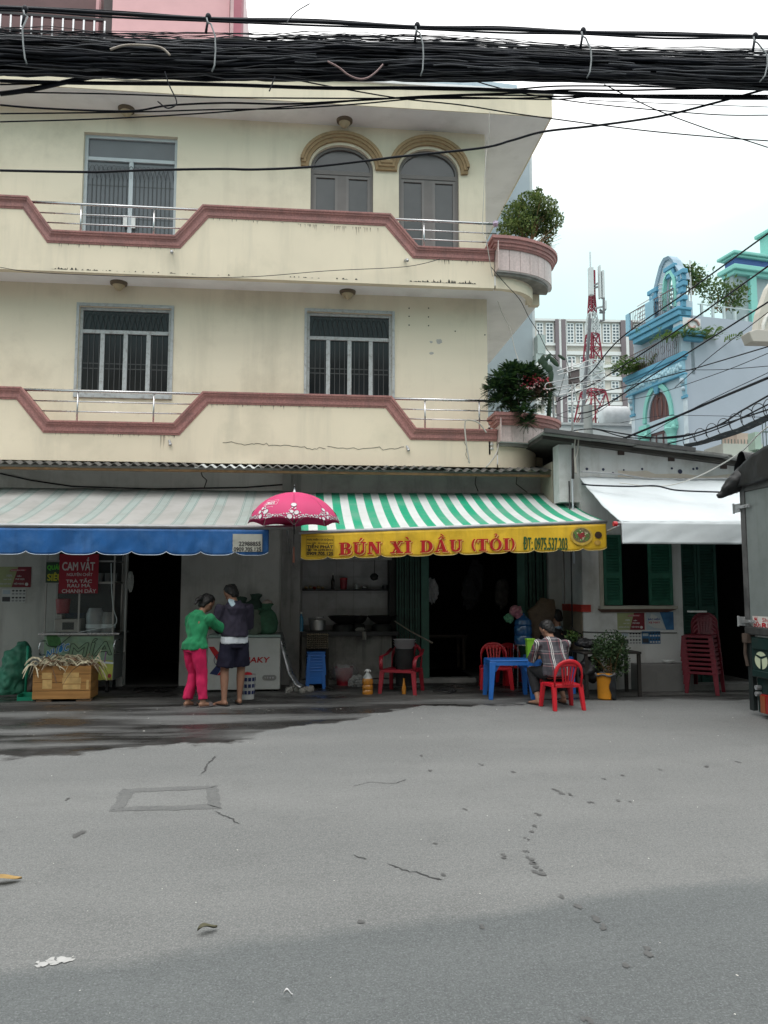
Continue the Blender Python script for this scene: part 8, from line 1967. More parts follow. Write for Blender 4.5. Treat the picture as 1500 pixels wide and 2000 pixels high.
#  wooden crate with cane trash on pallet blocks
cfy = gp(120, 1372).y; KQ = Fr((0, cfy, 0), (1, 0, 0), (0, -1, 0)); kq_ = lambda x, y: KQ.px(x, y)
(a0, z1), (a1, z0) = kq_(65, 1301), kq_(176, 1365)
r = thing('wooden_crate', 'varnished wooden crate full of sugarcane trash on two blocks', 'crate', ((a0 + a1) / 2, cfy + .25, 0))
plank = mat('crate_plank', (.33, .17, .055), .6, .22, 5, .001, 60, stretch=(.4, 1, 5), dirt=((.14, .06, .02), .6, 3)); palep = mat('crate_label', (.50, .33, .13), .6, .2, 12)
n = 4; hh = (z1 - z0) / n; dd = .42
for k in range(n):
 MB().fb(KQ, a0, a1, z0 + k * hh + .003, z0 + (k + 1) * hh - .003, -.014, 0).build('plank', plank, r, bevel=.002)
 MB().box(a1 - .014, a1, cfy + .0145, cfy + dd - .015, z0 + k * hh + .003, z0 + (k + 1) * hh - .003).build('plank', plank, r, bevel=.002)
 MB().box(a0, a0 + .014, cfy + .0145, cfy + dd - .015, z0 + k * hh + .003, z0 + (k + 1) * hh - .003).build('plank', plank, r)
 MB().box(a0, a1, cfy + dd - .014, cfy + dd, z0 + k * hh + .003, z0 + (k + 1) * hh - .003).build('plank', plank, r)
MB().box(a0 + .015, a1 - .015, cfy + .015, cfy + dd - .015, z0, z1 - .1).build('crate_core', mat('core_brown', (.06, .035, .02), .9), r)
for (x0, y0, x1, y1) in ((82, 1314, 101, 1326), (83, 1328, 101, 1345), (124, 1314, 154, 1323), (122, 1324, 158, 1335), (123, 1337, 157, 1346), (169, 1328, 173, 1346)):
 (b0, w1_), (b1, w0) = kq_(x0, y0), kq_(x1, y1); MB().fb(KQ, b0, b1, w0, w1_, .0005, .002).build('worn_label', palep, r)
for x in (84, 162):
 a = kq_(x, 1370)[0]; z = z0 - .002
 MB().box(a - .10, a + .10, cfy + .02, cfy + .12, .0, .045).box(a - .02, a + .05, cfy + .0, cfy + .3, .046, z).build('block', mat('block_wood', (.16, .10, .06), .8, .2, 8), r)
random.seed(4)
cane = mat('cane_fibre', (.62, .56, .40), .8, .25, 30); caned = mat('cane_brown', (.22, .14, .09), .85, .25, 30)
root = thing('cane_trash', 'heap of pale crushed sugarcane stalks spilling over the crate', 'sugarcane waste', ((a0 + a1) / 2, cfy + .2, z1))
for mm_, nn_ in ((cane, 64), (caned, 40)):
 mb = MB()
 for i in range(nn_):
  t = random.random(); b = V((a0 + (a1 - a0) * t, cfy + random.uniform(-.02, .38), z1 + random.uniform(-.05, .05) + .05 * sin(t * pi))); d = V((random.choice((-1, 1)) * random.uniform(.3, 1), random.gauss(0, .4), random.gauss(0, .25))).normalized()
  l = random.uniform(.12, .32); pts = [b + d * l * s + V((0, 0, .05 * sin(s * 3) - .22 * (s - .1) ** 2 * l / .3)) for s in (0, .3, .6, .85, 1)]; w = random.uniform(.006, .016)
  mb.tube(pts, [(w, .003)] * 4 + [(w * .3, .002)], 5, side=(random.gauss(0, 1), random.gauss(0, 1), 1))
 mb.build('stalks', mm_, root, kind='stuff')
for pix in ([(78, 1292), (66, 1305), (58, 1325)], [(70, 1290), (62, 1300), (56, 1318)], [(110, 1298), (124, 1306), (128, 1312)], [(178, 1298), (190, 1282), (198, 1268)], [(184, 1300), (193, 1290), (196, 1275)], [(100, 1300), (80, 1292), (72, 1284)]):
 MB().tube([at(x, y, cfy - .03) for x, y in pix], [(.018, .004), (.016, .004), (.004, .002)], 6, side=(0, 1, .3)).build('stalk', cane, root, smooth=True)
# green dustpan and sack at the far left
p = gp(47, 1370); r = thing('dustpan', 'green long handled dustpan standing left of the wooden crate', 'dustpan', p)
dg_ = mat('dustpan_green', (.01, .20, .12), .45, .1, 4)
a, b = at(34, 1350, p.y), at(66, 1350, p.y)
MB().box(a.x, b.x, p.y, p.y + .22, .0, .012).box(a.x, b.x, p.y + .205, p.y + .22, .0125, .10).box(a.x, a.x + .012, p.y, p.y + .204, .0125, .09).box(b.x - .012, b.x, p.y, p.y + .204, .0125, .09).build('pan', dg_, r)
q0 = at(49, 1345, p.y + .2); MB().tube([(q0.x, p.y + .22, .05), (q0.x, p.y + .24, at(49, 1262, p.y + .2).z)], .017, 8).build('handle', dg_, r, smooth=True)
MB().fb(Fr((0, p.y, 0), (1, 0, 0), (0, -1, 0)), a.x, b.x, .0, .06, .0, .01).build('lip', dg_, r)
q = gp(22, 1348)
def bigsack(c, w, h, m, lab, lean):
 mb = MB(); mb.tube([V(c), V(c) + V((0, 0, h * .2)), V(c) + V((lean * .4, 0, h * .5)), V(c) + V((lean * .8, .05, h * .85)), V(c) + V((lean, .08, h))], [(w * 1.0, .2), (w * 1.1, .24), (w * .9, .22), (w * .6, .16), (w * .25, .08)], 24, side=(1, 0, 0))
 mb = remesh(mb, .02, 2, lambda p: .06 * noise.noise(p * 6) + .03 * noise.noise(p * 15)); tag(mb.build('sack', m, smooth=True), lab, 'sack')
bigsack((at(22, 1300, 12.45).x, 12.45, 0), .24, .74, mat('tarp_green', (.035, .17, .11), .6, .3, 6, .004, 20, dirt=((.10, .20, .14), .6, 7)), 'slumped green woven sack leaning on the wall at the far left', .14)
bigsack((at(66, 1300, 12.6).x, 12.6, 0), .12, .36, mat('sack_brown', (.10, .085, .07), .8, .3, 8), 'brown sack slumped between the green sack and the cart', -.05)
# plants on the corner
lu = leaf_mat('shrub_leaf', (.045, .09, .02), (.20, .25, .07)); ld = leaf_mat('shrub_dark', (.012, .035, .014), (.05, .085, .03))
random.seed(31)
zu = PL2[1]; bx_ = XC + .62; by_ = 12.95
root = thing('planter_shrub', 'round leafy shrub overflowing the upper corner planter', 'shrub', (bx_, by_, zu - .04))
def blobpts(c, r, n, fill=.35):
 o = []
 for _ in range(n):
  d = V((random.gauss(0, 1), random.gauss(0, 1), random.gauss(0, 1))).normalized() * (1 - fill * random.random() ** 2) ; o.append(V(c) + V((d.x * r[0], d.y * r[1], d.z * r[2])))
 return o
pt = []
for (x, y, Y, r_, n) in ((1008, 418, 12.9, .24, 700), (1035, 400, 12.9, .26, 800), (1062, 408, 13.0, .24, 650), (1078, 428, 13.0, .2, 480), (990, 445, 12.7, .16, 300), (1020, 440, 12.8, .24, 600), (1050, 440, 13.1, .24, 520), (1072, 455, 13.2, .14, 220), (1052, 375, 13.0, .07, 90), (1052, 388, 13.0, .09, 100), (1066, 475, 13.25, .1, 120), (1058, 498, 13.3, .07, 70), (985, 462, 12.6, .1, 120)):
 pt += blobpts(at(x, y, Y), (r_ * 1.05, r_, r_ * .8), int(n * 1.1), .6)
MB().leafs(pt, .055, .55).build('foliage', lu, root, kind='stuff')
pt2 = []
for (x, y, Y, r_, n) in ((1030, 440, 13.0, .28, 700), (1055, 430, 13.1, .24, 400), (1010, 440, 12.95, .18, 250)): pt2 += blobpts(at(x, y, Y), (r_, r_, r_ * .7), n, .9)
MB().leafs(pt2, .055, .55).build('foliage', ld, root, kind='stuff')
mb = MB(); base = V((bx_, by_, zu - .04))
for i in range(26):
 e = random.choice(pt); mb.tube([base + V((random.gauss(0, .05), random.gauss(0, .04), 0)), (base + e) / 2 + V((random.gauss(0, .05), 0, .05)), e], [.014, .008, .003], 5)
for i in range(14):
 e = at(1075 + random.uniform(0, 22), 450 + random.uniform(0, 60), 13.2); mb.tube([base, (base + e) / 2, e], [.006, .004, .002], 4)
mb.build('stem', wood, root)
for x, y, lab in ((968, 437, 'small lilac flower head left of the upper planter shrub'),):
 o = MB().ball(at(x, y, 12.5), .05, 10, 7, .6, 9).build('flower_head', mat('lilac', (.5, .42, .55), .7, .2, 30), root)
fern('planter_rosette', at(1040, 385, 12.8), 10, .22, lf1, 'small spiky rosette on top of the upper planter shrub', .02, .02)
# conifer like shrub on the lower planter
root = thing('planter_conifer', 'dark drooping conifer like shrub on the lower corner planter', 'shrub', (XC + .5, 12.8, PL1[1] - .04))
random.seed(17); mb = MB(); mbd = MB()
def spray(mb, p, d, l):
 d = d.normalized(); s = d.cross(V((0, 0, 1))).normalized()
 for j in range(9):
  t = j / 9; q = p + d * l * t + V((0, 0, -.25 * l * t * t)); w = l * .42 * (1 - t * .75)
  for sg in (-1, 1):
   e = q + s * sg * w * .8 + d * w * .7 + V((0, 0, -.1 * w)); mb.add([q, q + d * .012 + V((0, 0, .004)), e, q - d * .004], [(0, 1, 2, 3)])
for (x, y, Y, r_, n) in ((985, 745, 12.5, .28, 110), (1015, 735, 12.6, .28, 110), (1000, 725, 12.6, .2, 80), (965, 760, 12.45, .18, 60), (975, 785, 12.45, .2, 70), (1010, 775, 12.5, .26, 90), (1045, 740, 12.8, .2, 70), (1050, 780, 12.8, .22, 60), (1025, 805, 12.35, .16, 55), (1030, 825, 12.3, .1, 25), (1065, 760, 13.0, .16, 40), (1035, 725, 12.7, .16, 50)):
 c = at(x, y, Y)
 for i in range(int(n * 2.6)):
  d = V((random.gauss(0, 1), random.gauss(0, .8) - .3, random.gauss(0, .55))).normalized(); spray(mb if random.random() < .5 else mbd, c + V((d.x * r_, d.y * r_, d.z * r_ * .75)) * random.uniform(.3, .9), d + V((0, 0, .1)), random.uniform(.08, .15))
pts_ = []
for (x, y, r_) in ((990, 750, .26), (1020, 760, .26), (1045, 755, .22), (1005, 790, .2)): pts_ += blobpts(at(x, y, 12.8), (r_, r_ * .7, r_ * .8), 420, .9)
MB().leafs(pts_, .07, .5).build('foliage', ld, root, kind='stuff')
mb.build('foliage', leaf_mat('conifer_a', (.02, .055, .02), (.06, .11, .03)), root, kind='stuff'); mbd.build('foliage', leaf_mat('conifer_b', (.010, .03, .016), (.025, .055, .022)), root, kind='stuff')
mb = MB(); base = V((XC + .45, 12.8, PL1[1] - .04))
for x, y in ((975, 750), (1000, 730), (1030, 740), (1050, 770), (1020, 800), (985, 780)): e = at(x, y, 12.6); mb.tube([base, (base + e) / 2 + V((0, 0, .05)), e], [.02, .012, .005], 5)
mb.build('stem', wood, root)
root = thing('red_flower_plant', 'thorny bush with small red and pink flowers amid the lower planter', 'flowering plant', (XC + .7, 12.9, PL1[1] - .04))
MB().leafs(blobpts(at(1048, 755, 12.55), (.26, .1, .2), 300, .8), .05, .6).build('foliage', leaf_mat('redleaf', (.05, .02, .02), (.09, .06, .03)), root, kind='stuff')
mb = MB()
for p in blobpts(at(1046, 745, 12.45), (.30, .04, .15), 60, .8): mb.ball(p, random.uniform(.008, .018), 6, 4, .4)
mb.build('flowers', mat('flower_red', (.35, .03, .05), .6, .3, 30), root, kind='stuff')
mb = MB()
for p in blobpts(at(1040, 758, 12.42), (.32, .03, .12), 34, .9): mb.ball(p, random.uniform(.006, .014), 6, 4, .4)
mb.build('flowers', mat('flower_pale', (.60, .42, .40), .6, .3, 30), root, kind='stuff')
root = thing('prickly_pear', 'prickly pear cactus with flat oval pads above the satellite dish', 'cactus', (at(1060, 800, 13.1).x, 13.1, PL1[1] - .04))
cm = mat('cactus_green', (.018, .045, .022), .6, .12, 10)
for x, y, w, h, rt in ((1060, 704, .05, .10, .1), (1070, 698, .035, .08, .6), (1064, 712, .06, .09, -.2), (1082, 706, .045, .12, -.75), (1097, 698, .03, .08, -1.0), (1072, 720, .08, .07, 1.2), (1053, 706, .025, .05, 0), (1076, 735, .05, .12, .1), (1074, 765, .05, .13, 0)):
 c = at(x, y, 13.1); b = MB(); b.ball((0, 0, 0), (w, .014, h), 14, 10); b.v = [(c.x + q[0] * cos(rt) + q[2] * sin(rt), c.y + q[1], c.z - q[0] * sin(rt) + q[2] * cos(rt)) for q in b.v]; b.build('pad', cm, root, smooth=True)
MB().tube([at(1074, 780, 13.1), (at(1070, 800, 13.1).x, 13.1, PL1[1] - .04)], .04, 8).build('stem', cm, root)
# people
def hand(mb, w, d, side, palm_n, s=1.0):
 """palm and five separate bent fingers; w wrist point, d direction of the hand, side = towards the thumb"""
 w, d, side = V(w), V(d).normalized(), V(side).normalized(); n = V(palm_n).normalized()
 mb.tube([w - d * .03, w, w + d * .045, w + d * .085], [(.024 * s, .019 * s), (.026 * s, .018 * s), (.038 * s, .015 * s), (.036 * s, .012 * s)], 12, side=side)
 for k, (o, l) in enumerate(((.030, .066), (.011, .074), (-.009, .069), (-.028, .054))):
  b = w + d * .075 + side * o * s; k1 = b + d * l * .45 * s + n * .012; k2 = k1 + (d * .7 + n * .7).normalized() * l * .35 * s; k3 = k2 + (d * .2 + n).normalized() * l * .25 * s
  mb.tube([b, k1, k2, k3], [.0088 * s, .0085 * s, .0078 * s, .006 * s], 8)
 b = w + d * .02 + side * .024; mb.tube([b, b + (d * .6 + side * .8).normalized() * .035, b + (d * .9 + side * .55 + n * .4).normalized() * .065], [.012, .0105, .008], 8)
def person(label, loc, rot, J, tops, look, extra=None):
 """J joints in local metres (x right, y forward, z up)"""
 R = thing('person', label, 'person', (0, 0, 0)); S = lambda n: V(J[n])
 mb = MB(); X = V((1, 0, 0))
 hd, nk, ch, wa, pe = S('head'), S('neck'), S('chest'), S('waist'), S('pelvis')
 f = V(look).normalized(); sd = f.cross(V((0, 0, 1))).normalized(); up = sd.cross(f).normalized()
 # head: skull, jaw, nose, ears
 hp = [(-.095, .045, .05), (-.07, .062, .068), (-.03, .07, .082), (.02, .077, .094), (.07, .074, .092), (.105, .05, .062), (.12, .02, .025)]
 mb.tube([hd + up * h + f * (-.0 + (.012 if h < -.05 else 0)) for h, _, _ in hp], [(a, b) for _, a, b in hp], 18, side=sd)
 mb.tube([hd + f * .085 + up * .02, hd + f * .102 + up * -.012, hd + f * .098 - up * .024], [(.008, .008), (.013, .012), (.014, .008)], 8)
 mb.tube([hd + f * .078 - up * .045 - sd * .02, hd + f * .088 - up * .045, hd + f * .078 - up * .045 + sd * .02], [.006, .009, .006], 8)
 for s in (-1, 1): mb.ball(hd + sd * s * .078 - f * .005 - up * .005, (.012, .02, .03), 10, 8)
 mb.tube([ch + V((0, 0, .10)), nk, hd - up * .06 - f * .012], [.06, .052, .05], 14)
 mb.tube([pe - V((0, 0, .06)), pe, wa, ch, ch + V((0, 0, .10)), nk - V((0, 0, .02))], [(.13, .10), (.155, .115), (.13, .095), (.16, .105), (.15, .09), (.055, .055)], 18, side=V(J.get('xaxis', X)))
 for s in ('l', 'r'):
  hp_, kn, an = S('hip' + s), S('knee' + s), S('ankle' + s)
  mb.tube([hp_ + V((0, 0, .02)), hp_.lerp(kn, .3), kn, kn.lerp(an, .3), an.lerp(kn, .12), an], [(.085, .088), (.078, .08), (.055, .058), (.056, .058), (.034, .038), (.033, .038)], 14)
  td = V(J.get('toe' + s, (0, 1, 0))).normalized(); ts = td.cross(V((0, 0, 1)))
  a0 = V((an.x, an.y, 0))
  mb.tube([a0 - td * .055 + V((0, 0, .035)), a0 + V((0, 0, .045)), a0 + td * .08 + V((0, 0, .033)), a0 + td * .15 + V((0, 0, .024)), a0 + td * .185 + V((0, 0, .02))], [(.028, .024), (.034, .040), (.040, .026), (.042, .018), (.025, .012)], 12, side=ts)
  mb.tube([an, a0 + V((0, 0, .04))], [.034, .036], 10)
  sh, el, wr = S('sho' + s), S('elb' + s), S('wri' + s)
  mb.tube([sh, sh.lerp(el, .35), el, el.lerp(wr, .35), wr], [(.052, .052), (.046, .048), (.036, .038), (.038, .036), (.022, .026)], 12)
  hdn = (wr - el).normalized(); hand(mb, wr, hdn, V((0, 0, 1)) - hdn * hdn.z, V((-1 if s == 'r' else 1, 0, -.2)))
 mb = remesh(mb, .0085, 3); mb.build('body', skin, R, smooth=True, local=True)
 # hair
 hb = MB(); hl = look[2] if 0 else 0
 hb.ball(hd + up * .035 - f * .022, (.001, .001, .001), 4, 3)
 hb.tube([hd - f * .065 - up * (.075 if J.get('hair') != 'long' else .09), hd - f * .07 - up * .03, hd - f * .038 + up * .035, hd - f * .02 + up * .085, hd - f * .012 + up * .125], [(.055, .03), (.078, .042), (.093, .088), (.086, .088), (.04, .045)], 18, side=sd)
 hb.tube([hd + f * .06 + up * .085, hd - f * .02 + up * .095], [(.055, .035), (.08, .05)], 14, side=sd)
 if J.get('hair') == 'long':
  hb.tube([hd - f * .10 + up * .03, hd - f * .14 + up * .01, hd - f * .17 - up * .05, hd - f * .17 - up * .12], [.03, .035, .03, .012], 10)
  hb.tube([hd - f * .09 + up * .05 + sd * .03, hd - f * .12 + up * .07 + sd * .05], [.02, .012], 8)
 hb = remesh(hb, .009, 2, lambda p: .008 * noise.noise(p * 40)); hb.build('hair', hairm, R, smooth=True, local=True)
 for nm, m, fn, vox, dsp_ in tops:
  cm_ = MB(); fn(cm_, S); cm_ = remesh(cm_, vox, 2, dsp_); cm_.build(nm, m, R, smooth=True, local=True)
 if extra: extra(R, S)
 R.location = loc; R.rotation_euler = (0, 0, rot); return R
def folds(a, fr=10, st=(1, 1, .5)): return lambda p: a * noise.noise(V((p.x * fr * st[0], p.y * fr * st[1], p.z * fr * st[2]))) + a * .45 * noise.noise(V((p.x * fr * 2.4, p.y * fr * 2.4 + 3, p.z * fr * 1.3)))
# the woman in green, side-on, facing the freezer to the right
JW = dict(head=(.0, .15, 1.345), neck=(0, .06, 1.24), chest=(0, .0, 1.06), waist=(0, -.03, .90), pelvis=(0, -.05, .80), hipl=(-.085, -.05, .76), hipr=(.085, -.05, .76), kneel=(-.09, .02, .43), kneer=(.10, -.01, .43), anklel=(-.10, -.06, .07), ankler=(.13, .0, .07),
          shol=(-.165, .02, 1.16), shor=(.165, .02, 1.16), elbl=(-.27, .10, .99), elbr=(.22, .2, 1.02), wril=(-.10, .30, 1.02), wrir=(.07, .38, 1.05), hair='long', toel=(-.1, 1, 0), toer=(.2, 1, 0))
def topw(m, S):
 m.tube([S('pelvis') - V((0, -.01, .03)), S('pelvis') + V((0, 0, .03)), S('waist'), S('chest'), S('chest') + V((0, .02, .11)), S('neck') - V((0, .01, .01))], [(.195, .155), (.185, .145), (.152, .118), (.178, .13), (.17, .12), (.085, .085)], 20, side=V((1, 0, 0)))
 for s in ('l', 'r'): m.tube([S('sho' + s) * 1.2 - S('elb' + s) * .2, S('sho' + s), S('sho' + s).lerp(S('elb' + s), .5), S('elb' + s), S('elb' + s).lerp(S('wri' + s), .6), S('elb' + s).lerp(S('wri' + s), .9)], [.05, .078, .066, .056, .05, .044], 14)
 m.tube([S('neck') + V((-.07, -.03, .0)), S('neck') + V((0, -.085, -.02)), S('neck') + V((.07, -.03, .0))], [.035, .05, .035], 12)
 m.tube([S('neck') + V((-.02, -.06, -.02)), S('neck') + V((0, -.105, -.09)), S('neck') + V((0, -.10, -.17))], [(.09, .03), (.10, .04), (.04, .02)], 12, side=V((1, 0, 0)))
def pantw(m, S):
 m.tube([S('pelvis') + V((0, 0, .05)), S('pelvis') - V((0, 0, .0)), S('pelvis') - V((0, 0, .08))], [(.15, .115), (.165, .13), (.14, .115)], 18, side=V((1, 0, 0)))
 for s in ('l', 'r'):
  h, k, a = S('hip' + s), S('knee' + s), S('ankle' + s); m.tube([h + V((0, 0, .02)), h.lerp(k, .4), k, k.lerp(a, .5), a.lerp(k, .16), a.lerp(k, .08)], [(.098, .102), (.09, .092), (.07, .072), (.066, .07), (.064, .068), (.063, .066)], 16)
def sandal_parts(m):
 def ex(R, S):
  for s in ('l', 'r'):
   a = S('ankle' + s); td = V({'l': JW['toel'], 'r': JW['toer']}[s]).normalized()
   mb = MB(); mb.tube([V((a.x, a.y, 0)) - td * .075 + V((0, 0, .008)), V((a.x, a.y, 0)) + td * .06 + V((0, 0, .008)), V((a.x, a.y, 0)) + td * .20 + V((0, 0, .008))], [(.036, .008), (.042, .008), (.036, .008)], 12, side=td.cross(V((0, 0, 1)))); mb.build('sandal', m, R, local=True)
   mb = MB(); c = V((a.x, a.y, .0)) + td * .10; sd_ = td.cross(V((0, 0, 1))); mb.tube([c + sd_ * .047 + V((0, 0, .012)), c + sd_ * .035 + V((0, 0, .05)), c + V((0, 0, .062)), c - sd_ * .035 + V((0, 0, .05)), c - sd_ * .047 + V((0, 0, .012))], [(.028, .004)] * 5, 8, side=td); mb.build('sandal_strap', m, R, local=True)
 return ex
green = mat('hoodie_green', (.012, .19, .075), .85, .08, 8, .001, 90, sheen=.1); hot = mat('hot_pink_cloth', (.52, .012, .085), .8, .08, 8, .001, 90)
pw = gp(383, 1380);
person('woman in green hooded top and hot pink trousers standing left of the hooded man', (pw.x, pw.y, 0), rad(-42), JW, [('hoodie', green, topw, .011, folds(.026)), ('trousers', hot, pantw, .011, folds(.020, 9))], (0, .8, -.55), sandal_parts(mat('slipper_grey', (.12, .10, .10), .6)))
# the man in navy hoodie, shorts
JM = dict(head=(-.02, .14, 1.475), neck=(0, .05, 1.37), chest=(0, .0, 1.18), waist=(0, -.03, .98), pelvis=(0, -.02, .88), hipl=(-.09, -.02, .84), hipr=(.09, -.02, .84), kneel=(-.12, .01, .46), kneer=(.11, .03, .46), anklel=(-.13, -.03, .07), ankler=(.10, .05, .07),
          shol=(-.175, .02, 1.30), shor=(.175, .02, 1.30), elbl=(-.225, .03, 1.04), elbr=(.215, .07, 1.04), wril=(-.13, .25, .98), wrir=(.12, .27, 1.0), toel=(-.5, 1, 0), toer=(.15, 1, 0))
def topm(m, S):
 m.tube([S('waist') - V((0, 0, .07)), S('waist') - V((0, 0, .03)), S('waist') + V((0, 0, .06)), S('chest'), S('chest') + V((0, .02, .11)), S('neck') - V((0, 0, .01))], [(.185, .155), (.192, .155), (.178, .13), (.182, .13), (.17, .115), (.085, .085)], 20, side=V((1, 0, 0)))
 for s in ('l', 'r'): m.tube([S('sho' + s) * 1.12 - S('elb' + s) * .12, S('sho' + s), S('sho' + s).lerp(S('elb' + s), .5), S('elb' + s), S('elb' + s).lerp(S('wri' + s), .6), S('elb' + s).lerp(S('wri' + s), .95)], [.07, .082, .076, .068, .058, .046], 14)
 m.tube([S('neck') + V((-.08, -.02, .0)), S('neck') + V((-.05, -.08, -.01)), S('neck') + V((0, -.10, -.02)), S('neck') + V((.05, -.08, -.01)), S('neck') + V((.08, -.02, .0))], [.032, .038, .045, .038, .032], 12)
 m.tube([S('neck') + V((0, -.09, -.02)), S('neck') + V((0, -.145, -.09)), S('neck') + V((0, -.14, -.17)), S('neck') + V((0, -.13, -.21))], [(.13, .035), (.13, .05), (.09, .04), (.04, .02)], 14, side=V((1, 0, 0)))
def lining(m, S): m.tube([S('neck') + V((-.085, -.055, .04)), S('neck') + V((-.06, -.09, .01)), S('neck') + V((-.015, -.155, -.06)), S('neck') + V((.0, -.178, -.12))], [(.02, .014), (.05, .022), (.065, .022), (.03, .012)], 14, side=V((1, .2, 0)))
def tee(m, S): m.tube([S('pelvis') - V((0, .0, .06)), S('pelvis') + V((0, 0, .03)), S('waist')], [(.188, .15), (.186, .145), (.16, .125)], 22, side=V((1, 0, 0)))
def shorts(m, S):
 m.tube([S('pelvis') + V((0, 0, .04)), S('pelvis') - V((0, 0, .05)), S('pelvis') - V((0, 0, .12))], [(.16, .125), (.178, .14), (.165, .13)], 18, side=V((1, 0, 0)))
 for s in ('l', 'r'):
  h, k = S('hip' + s), S('knee' + s); m.tube([h, h.lerp(k, .4), h.lerp(k, .86)], [(.105, .115), (.11, .118), (.112, .118)], 16)
pm = gp(455, 1377); navy = mat('navy_cloth', (.022, .019, .034), .85, .15, 8, .001, 90)
def exm(R, S):
 for s in ('l', 'r'):
  a = S('ankle' + s); td = V({'l': JM['toel'], 'r': JM['toer']}[s]).normalized()
  mb = MB(); mb.tube([V((a.x, a.y, 0)) - td * .075 + V((0, 0, .006)), V((a.x, a.y, 0)) + td * .06 + V((0, 0, .006)), V((a.x, a.y, 0)) + td * .21 + V((0, 0, .006))], [(.038, .007), (.044, .007), (.038, .007)], 12, side=td.cross(V((0, 0, 1)))); mb.build('sandal', black, R, local=True)
person('man in dark hooded jacket and navy shorts seen from behind at the freezer', (pm.x, pm.y, 0), rad(20), JM, [('tee_shirt', mat('tee_white', (.52, .56, .60), .8, .06, 8), tee, .010, folds(.012, 12)), ('shorts', mat('shorts_navy', (.008, .008, .022), .85, .1, 8), shorts, .011, folds(.02, 9)), ('jacket', navy, topm, .011, folds(.02)), ('hood_lining', mat('lining_blue', (.32, .42, .47), .8, .08, 8), lining, .009, folds(.006, 12))], (-.45, .8, -.45), exm)
# plaid shirt
def plaid():
 m, n, l, b = node_mat('plaid_shirt'); tc = n.new('ShaderNodeTexCoord'); s = n.new('ShaderNodeSeparateXYZ'); l(tc.outputs['Object'], s.inputs[0])
 def ma(op, a, b_=None):
  t = n.new('ShaderNodeMath'); t.operation = op
  for i, v in enumerate((a, b_)):
   if v is None: continue
   if isinstance(v, (int, float)): t.inputs[i].default_value = v
   else: l(v, t.inputs[i])
  return t.outputs[0]
 c = None
 col = n.new('ShaderNodeRGB'); col.outputs[0].default_value = (.075, .070, .082, 1); c = col.outputs[0]
 def over(c, f, k, a):
  mm = n.new('ShaderNodeMix'); mm.data_type = 'RGBA'; l(ma('MULTIPLY', f, a), mm.inputs[0]); l(c, mm.inputs[6]); mm.inputs[7].default_value = (*k, 1); return mm.outputs[2]
 def band(ax_, per, off, w): u = ma('FRACT', ma('ADD', ma('MULTIPLY', s.outputs[ax_], 1 / per), off)); return ma('LESS_THAN', u, w)
 c = over(c, band('X', .16, .10, .34), (.035, .032, .04), .7); c = over(c, band('Z', .16, .1, .34), (.035, .032, .04), .6)
 c = over(c, band('X', .16, .80, .05), (.22, .05, .07), .8); c = over(c, band('Z', .16, .72, .05), (.30, .16, .17), .7)
 for o_ in (0.02, -.10): c = over(c, band('X', .16, .62 + o_, .045), (.62, .62, .60), .95)
 c = over(c, band('Z', .16, .5, .03), (.42, .42, .42), .6)
 l(c, b.inputs['Base Color']); b.inputs['Roughness'].default_value = .85; return m
JS = dict(head=(-.03, .20, .985), neck=(-.02, .11, .88), chest=(-.02, .06, .72), waist=(0, -.0, .52), pelvis=(0, -.02, .42), hipl=(-.09, .0, .41), hipr=(.09, .0, .41), kneel=(-.20, .36, .44), kneer=(.18, .38, .44), anklel=(-.23, .08, .07), ankler=(.16, .12, .07),
          shol=(-.20, .08, .82), shor=(.18, .09, .82), elbl=(-.26, .20, .60), elbr=(.24, .24, .60), wril=(-.14, .42, .60), wrir=(.08, .44, .60), toel=(-.3, 1, 0), toer=(.2, 1, 0))
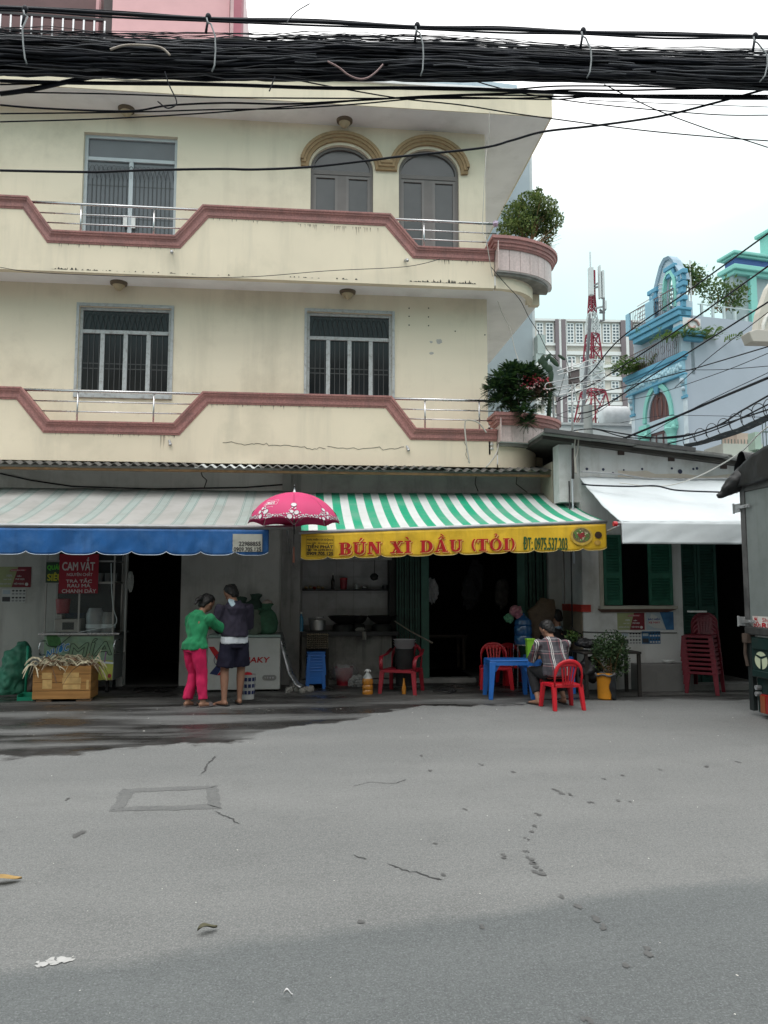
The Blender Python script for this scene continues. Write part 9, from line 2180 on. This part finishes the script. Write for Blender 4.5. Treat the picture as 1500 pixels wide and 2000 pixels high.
def topS(m, S):
 m.tube([S('pelvis') - V((0, .01, .02)), S('pelvis') + V((0, -.01, .05)), S('waist') + V((0, -.01, .05)), S('chest'), S('chest') + V((-.01, .03, .11)), S('neck') - V((0, 0, .01))], [(.195, .145), (.19, .14), (.185, .135), (.195, .13), (.185, .12), (.095, .088)], 20, side=V((1, 0, 0)))
 for s in ('l', 'r'): m.tube([S('sho' + s) * 1.12 - S('elb' + s) * .12, S('sho' + s), S('sho' + s).lerp(S('elb' + s), .5), S('elb' + s), S('elb' + s).lerp(S('wri' + s), .5), S('elb' + s).lerp(S('wri' + s), .9)], [.05, .080, .070, .060, .052, .042], 14)
def pantS(m, S):
 m.tube([S('pelvis') + V((0, 0, .05)), S('pelvis') - V((0, 0, .05))], [(.17, .135), (.175, .14)], 18, side=V((1, 0, 0)))
 for s in ('l', 'r'):
  h, k, a = S('hip' + s), S('knee' + s), S('ankle' + s); m.tube([h, h.lerp(k, .5), k, k.lerp(a, .5), a.lerp(k, .22)], [(.10, .10), (.09, .09), (.075, .08), (.062, .066), (.058, .06)], 16)
def exs(J):
 def ex(R, S):
  for s in ('l', 'r'):
   a = S('ankle' + s); td = V(J['toe' + s]).normalized(); mb = MB(); mb.tube([V((a.x, a.y, 0)) - td * .075 + V((0, 0, .006)), V((a.x, a.y, 0)) + td * .06 + V((0, 0, .006)), V((a.x, a.y, 0)) + td * .21 + V((0, 0, .006))], [(.038, .007), (.044, .007), (.038, .007)], 12, side=td.cross(V((0, 0, 1)))); mb.build('sandal', black, R, local=True)
 return ex
pc = gp(1103, 1378); dk = mat('black_cloth', (.012, .012, .014), .85, .2, 8)
person('person in a grey plaid shirt seated on the front red chair, seen from behind', (pc.x - .10, pc.y + .02, 0), rad(8), JS, [('shirt', plaid(), topS, .011, folds(.022)), ('trousers', dk, pantS, .012, folds(.01))], (-.35, .8, -.5), exs(JS))
JB = dict(JS); JB['head'] = (.0, .10, 1.07)
for k in ('neck',): JB[k] = (0, .06, .92)
pb = gp(1078, 1350)
def collar(m, S): m.tube([S('neck') + V((-.06, .0, -.01)), S('neck') + V((0, -.055, .0)), S('neck') + V((.07, .0, -.01))], [.025, .03, .028], 10)
person('person in black seated across from the plaid shirt, head just visible', (pb.x + .25, pb.y + .34, .02), rad(14), JB, [('jacket', dk, topS, .012, folds(.014)), ('trousers', dk, pantS, .012, folds(.01)), ('collar', mat('collar_blue', (.20, .28, .36), .8), collar, .01, None)], (-.2, .9, -.3), exs(JB))
bpy.context.view_layer.update()
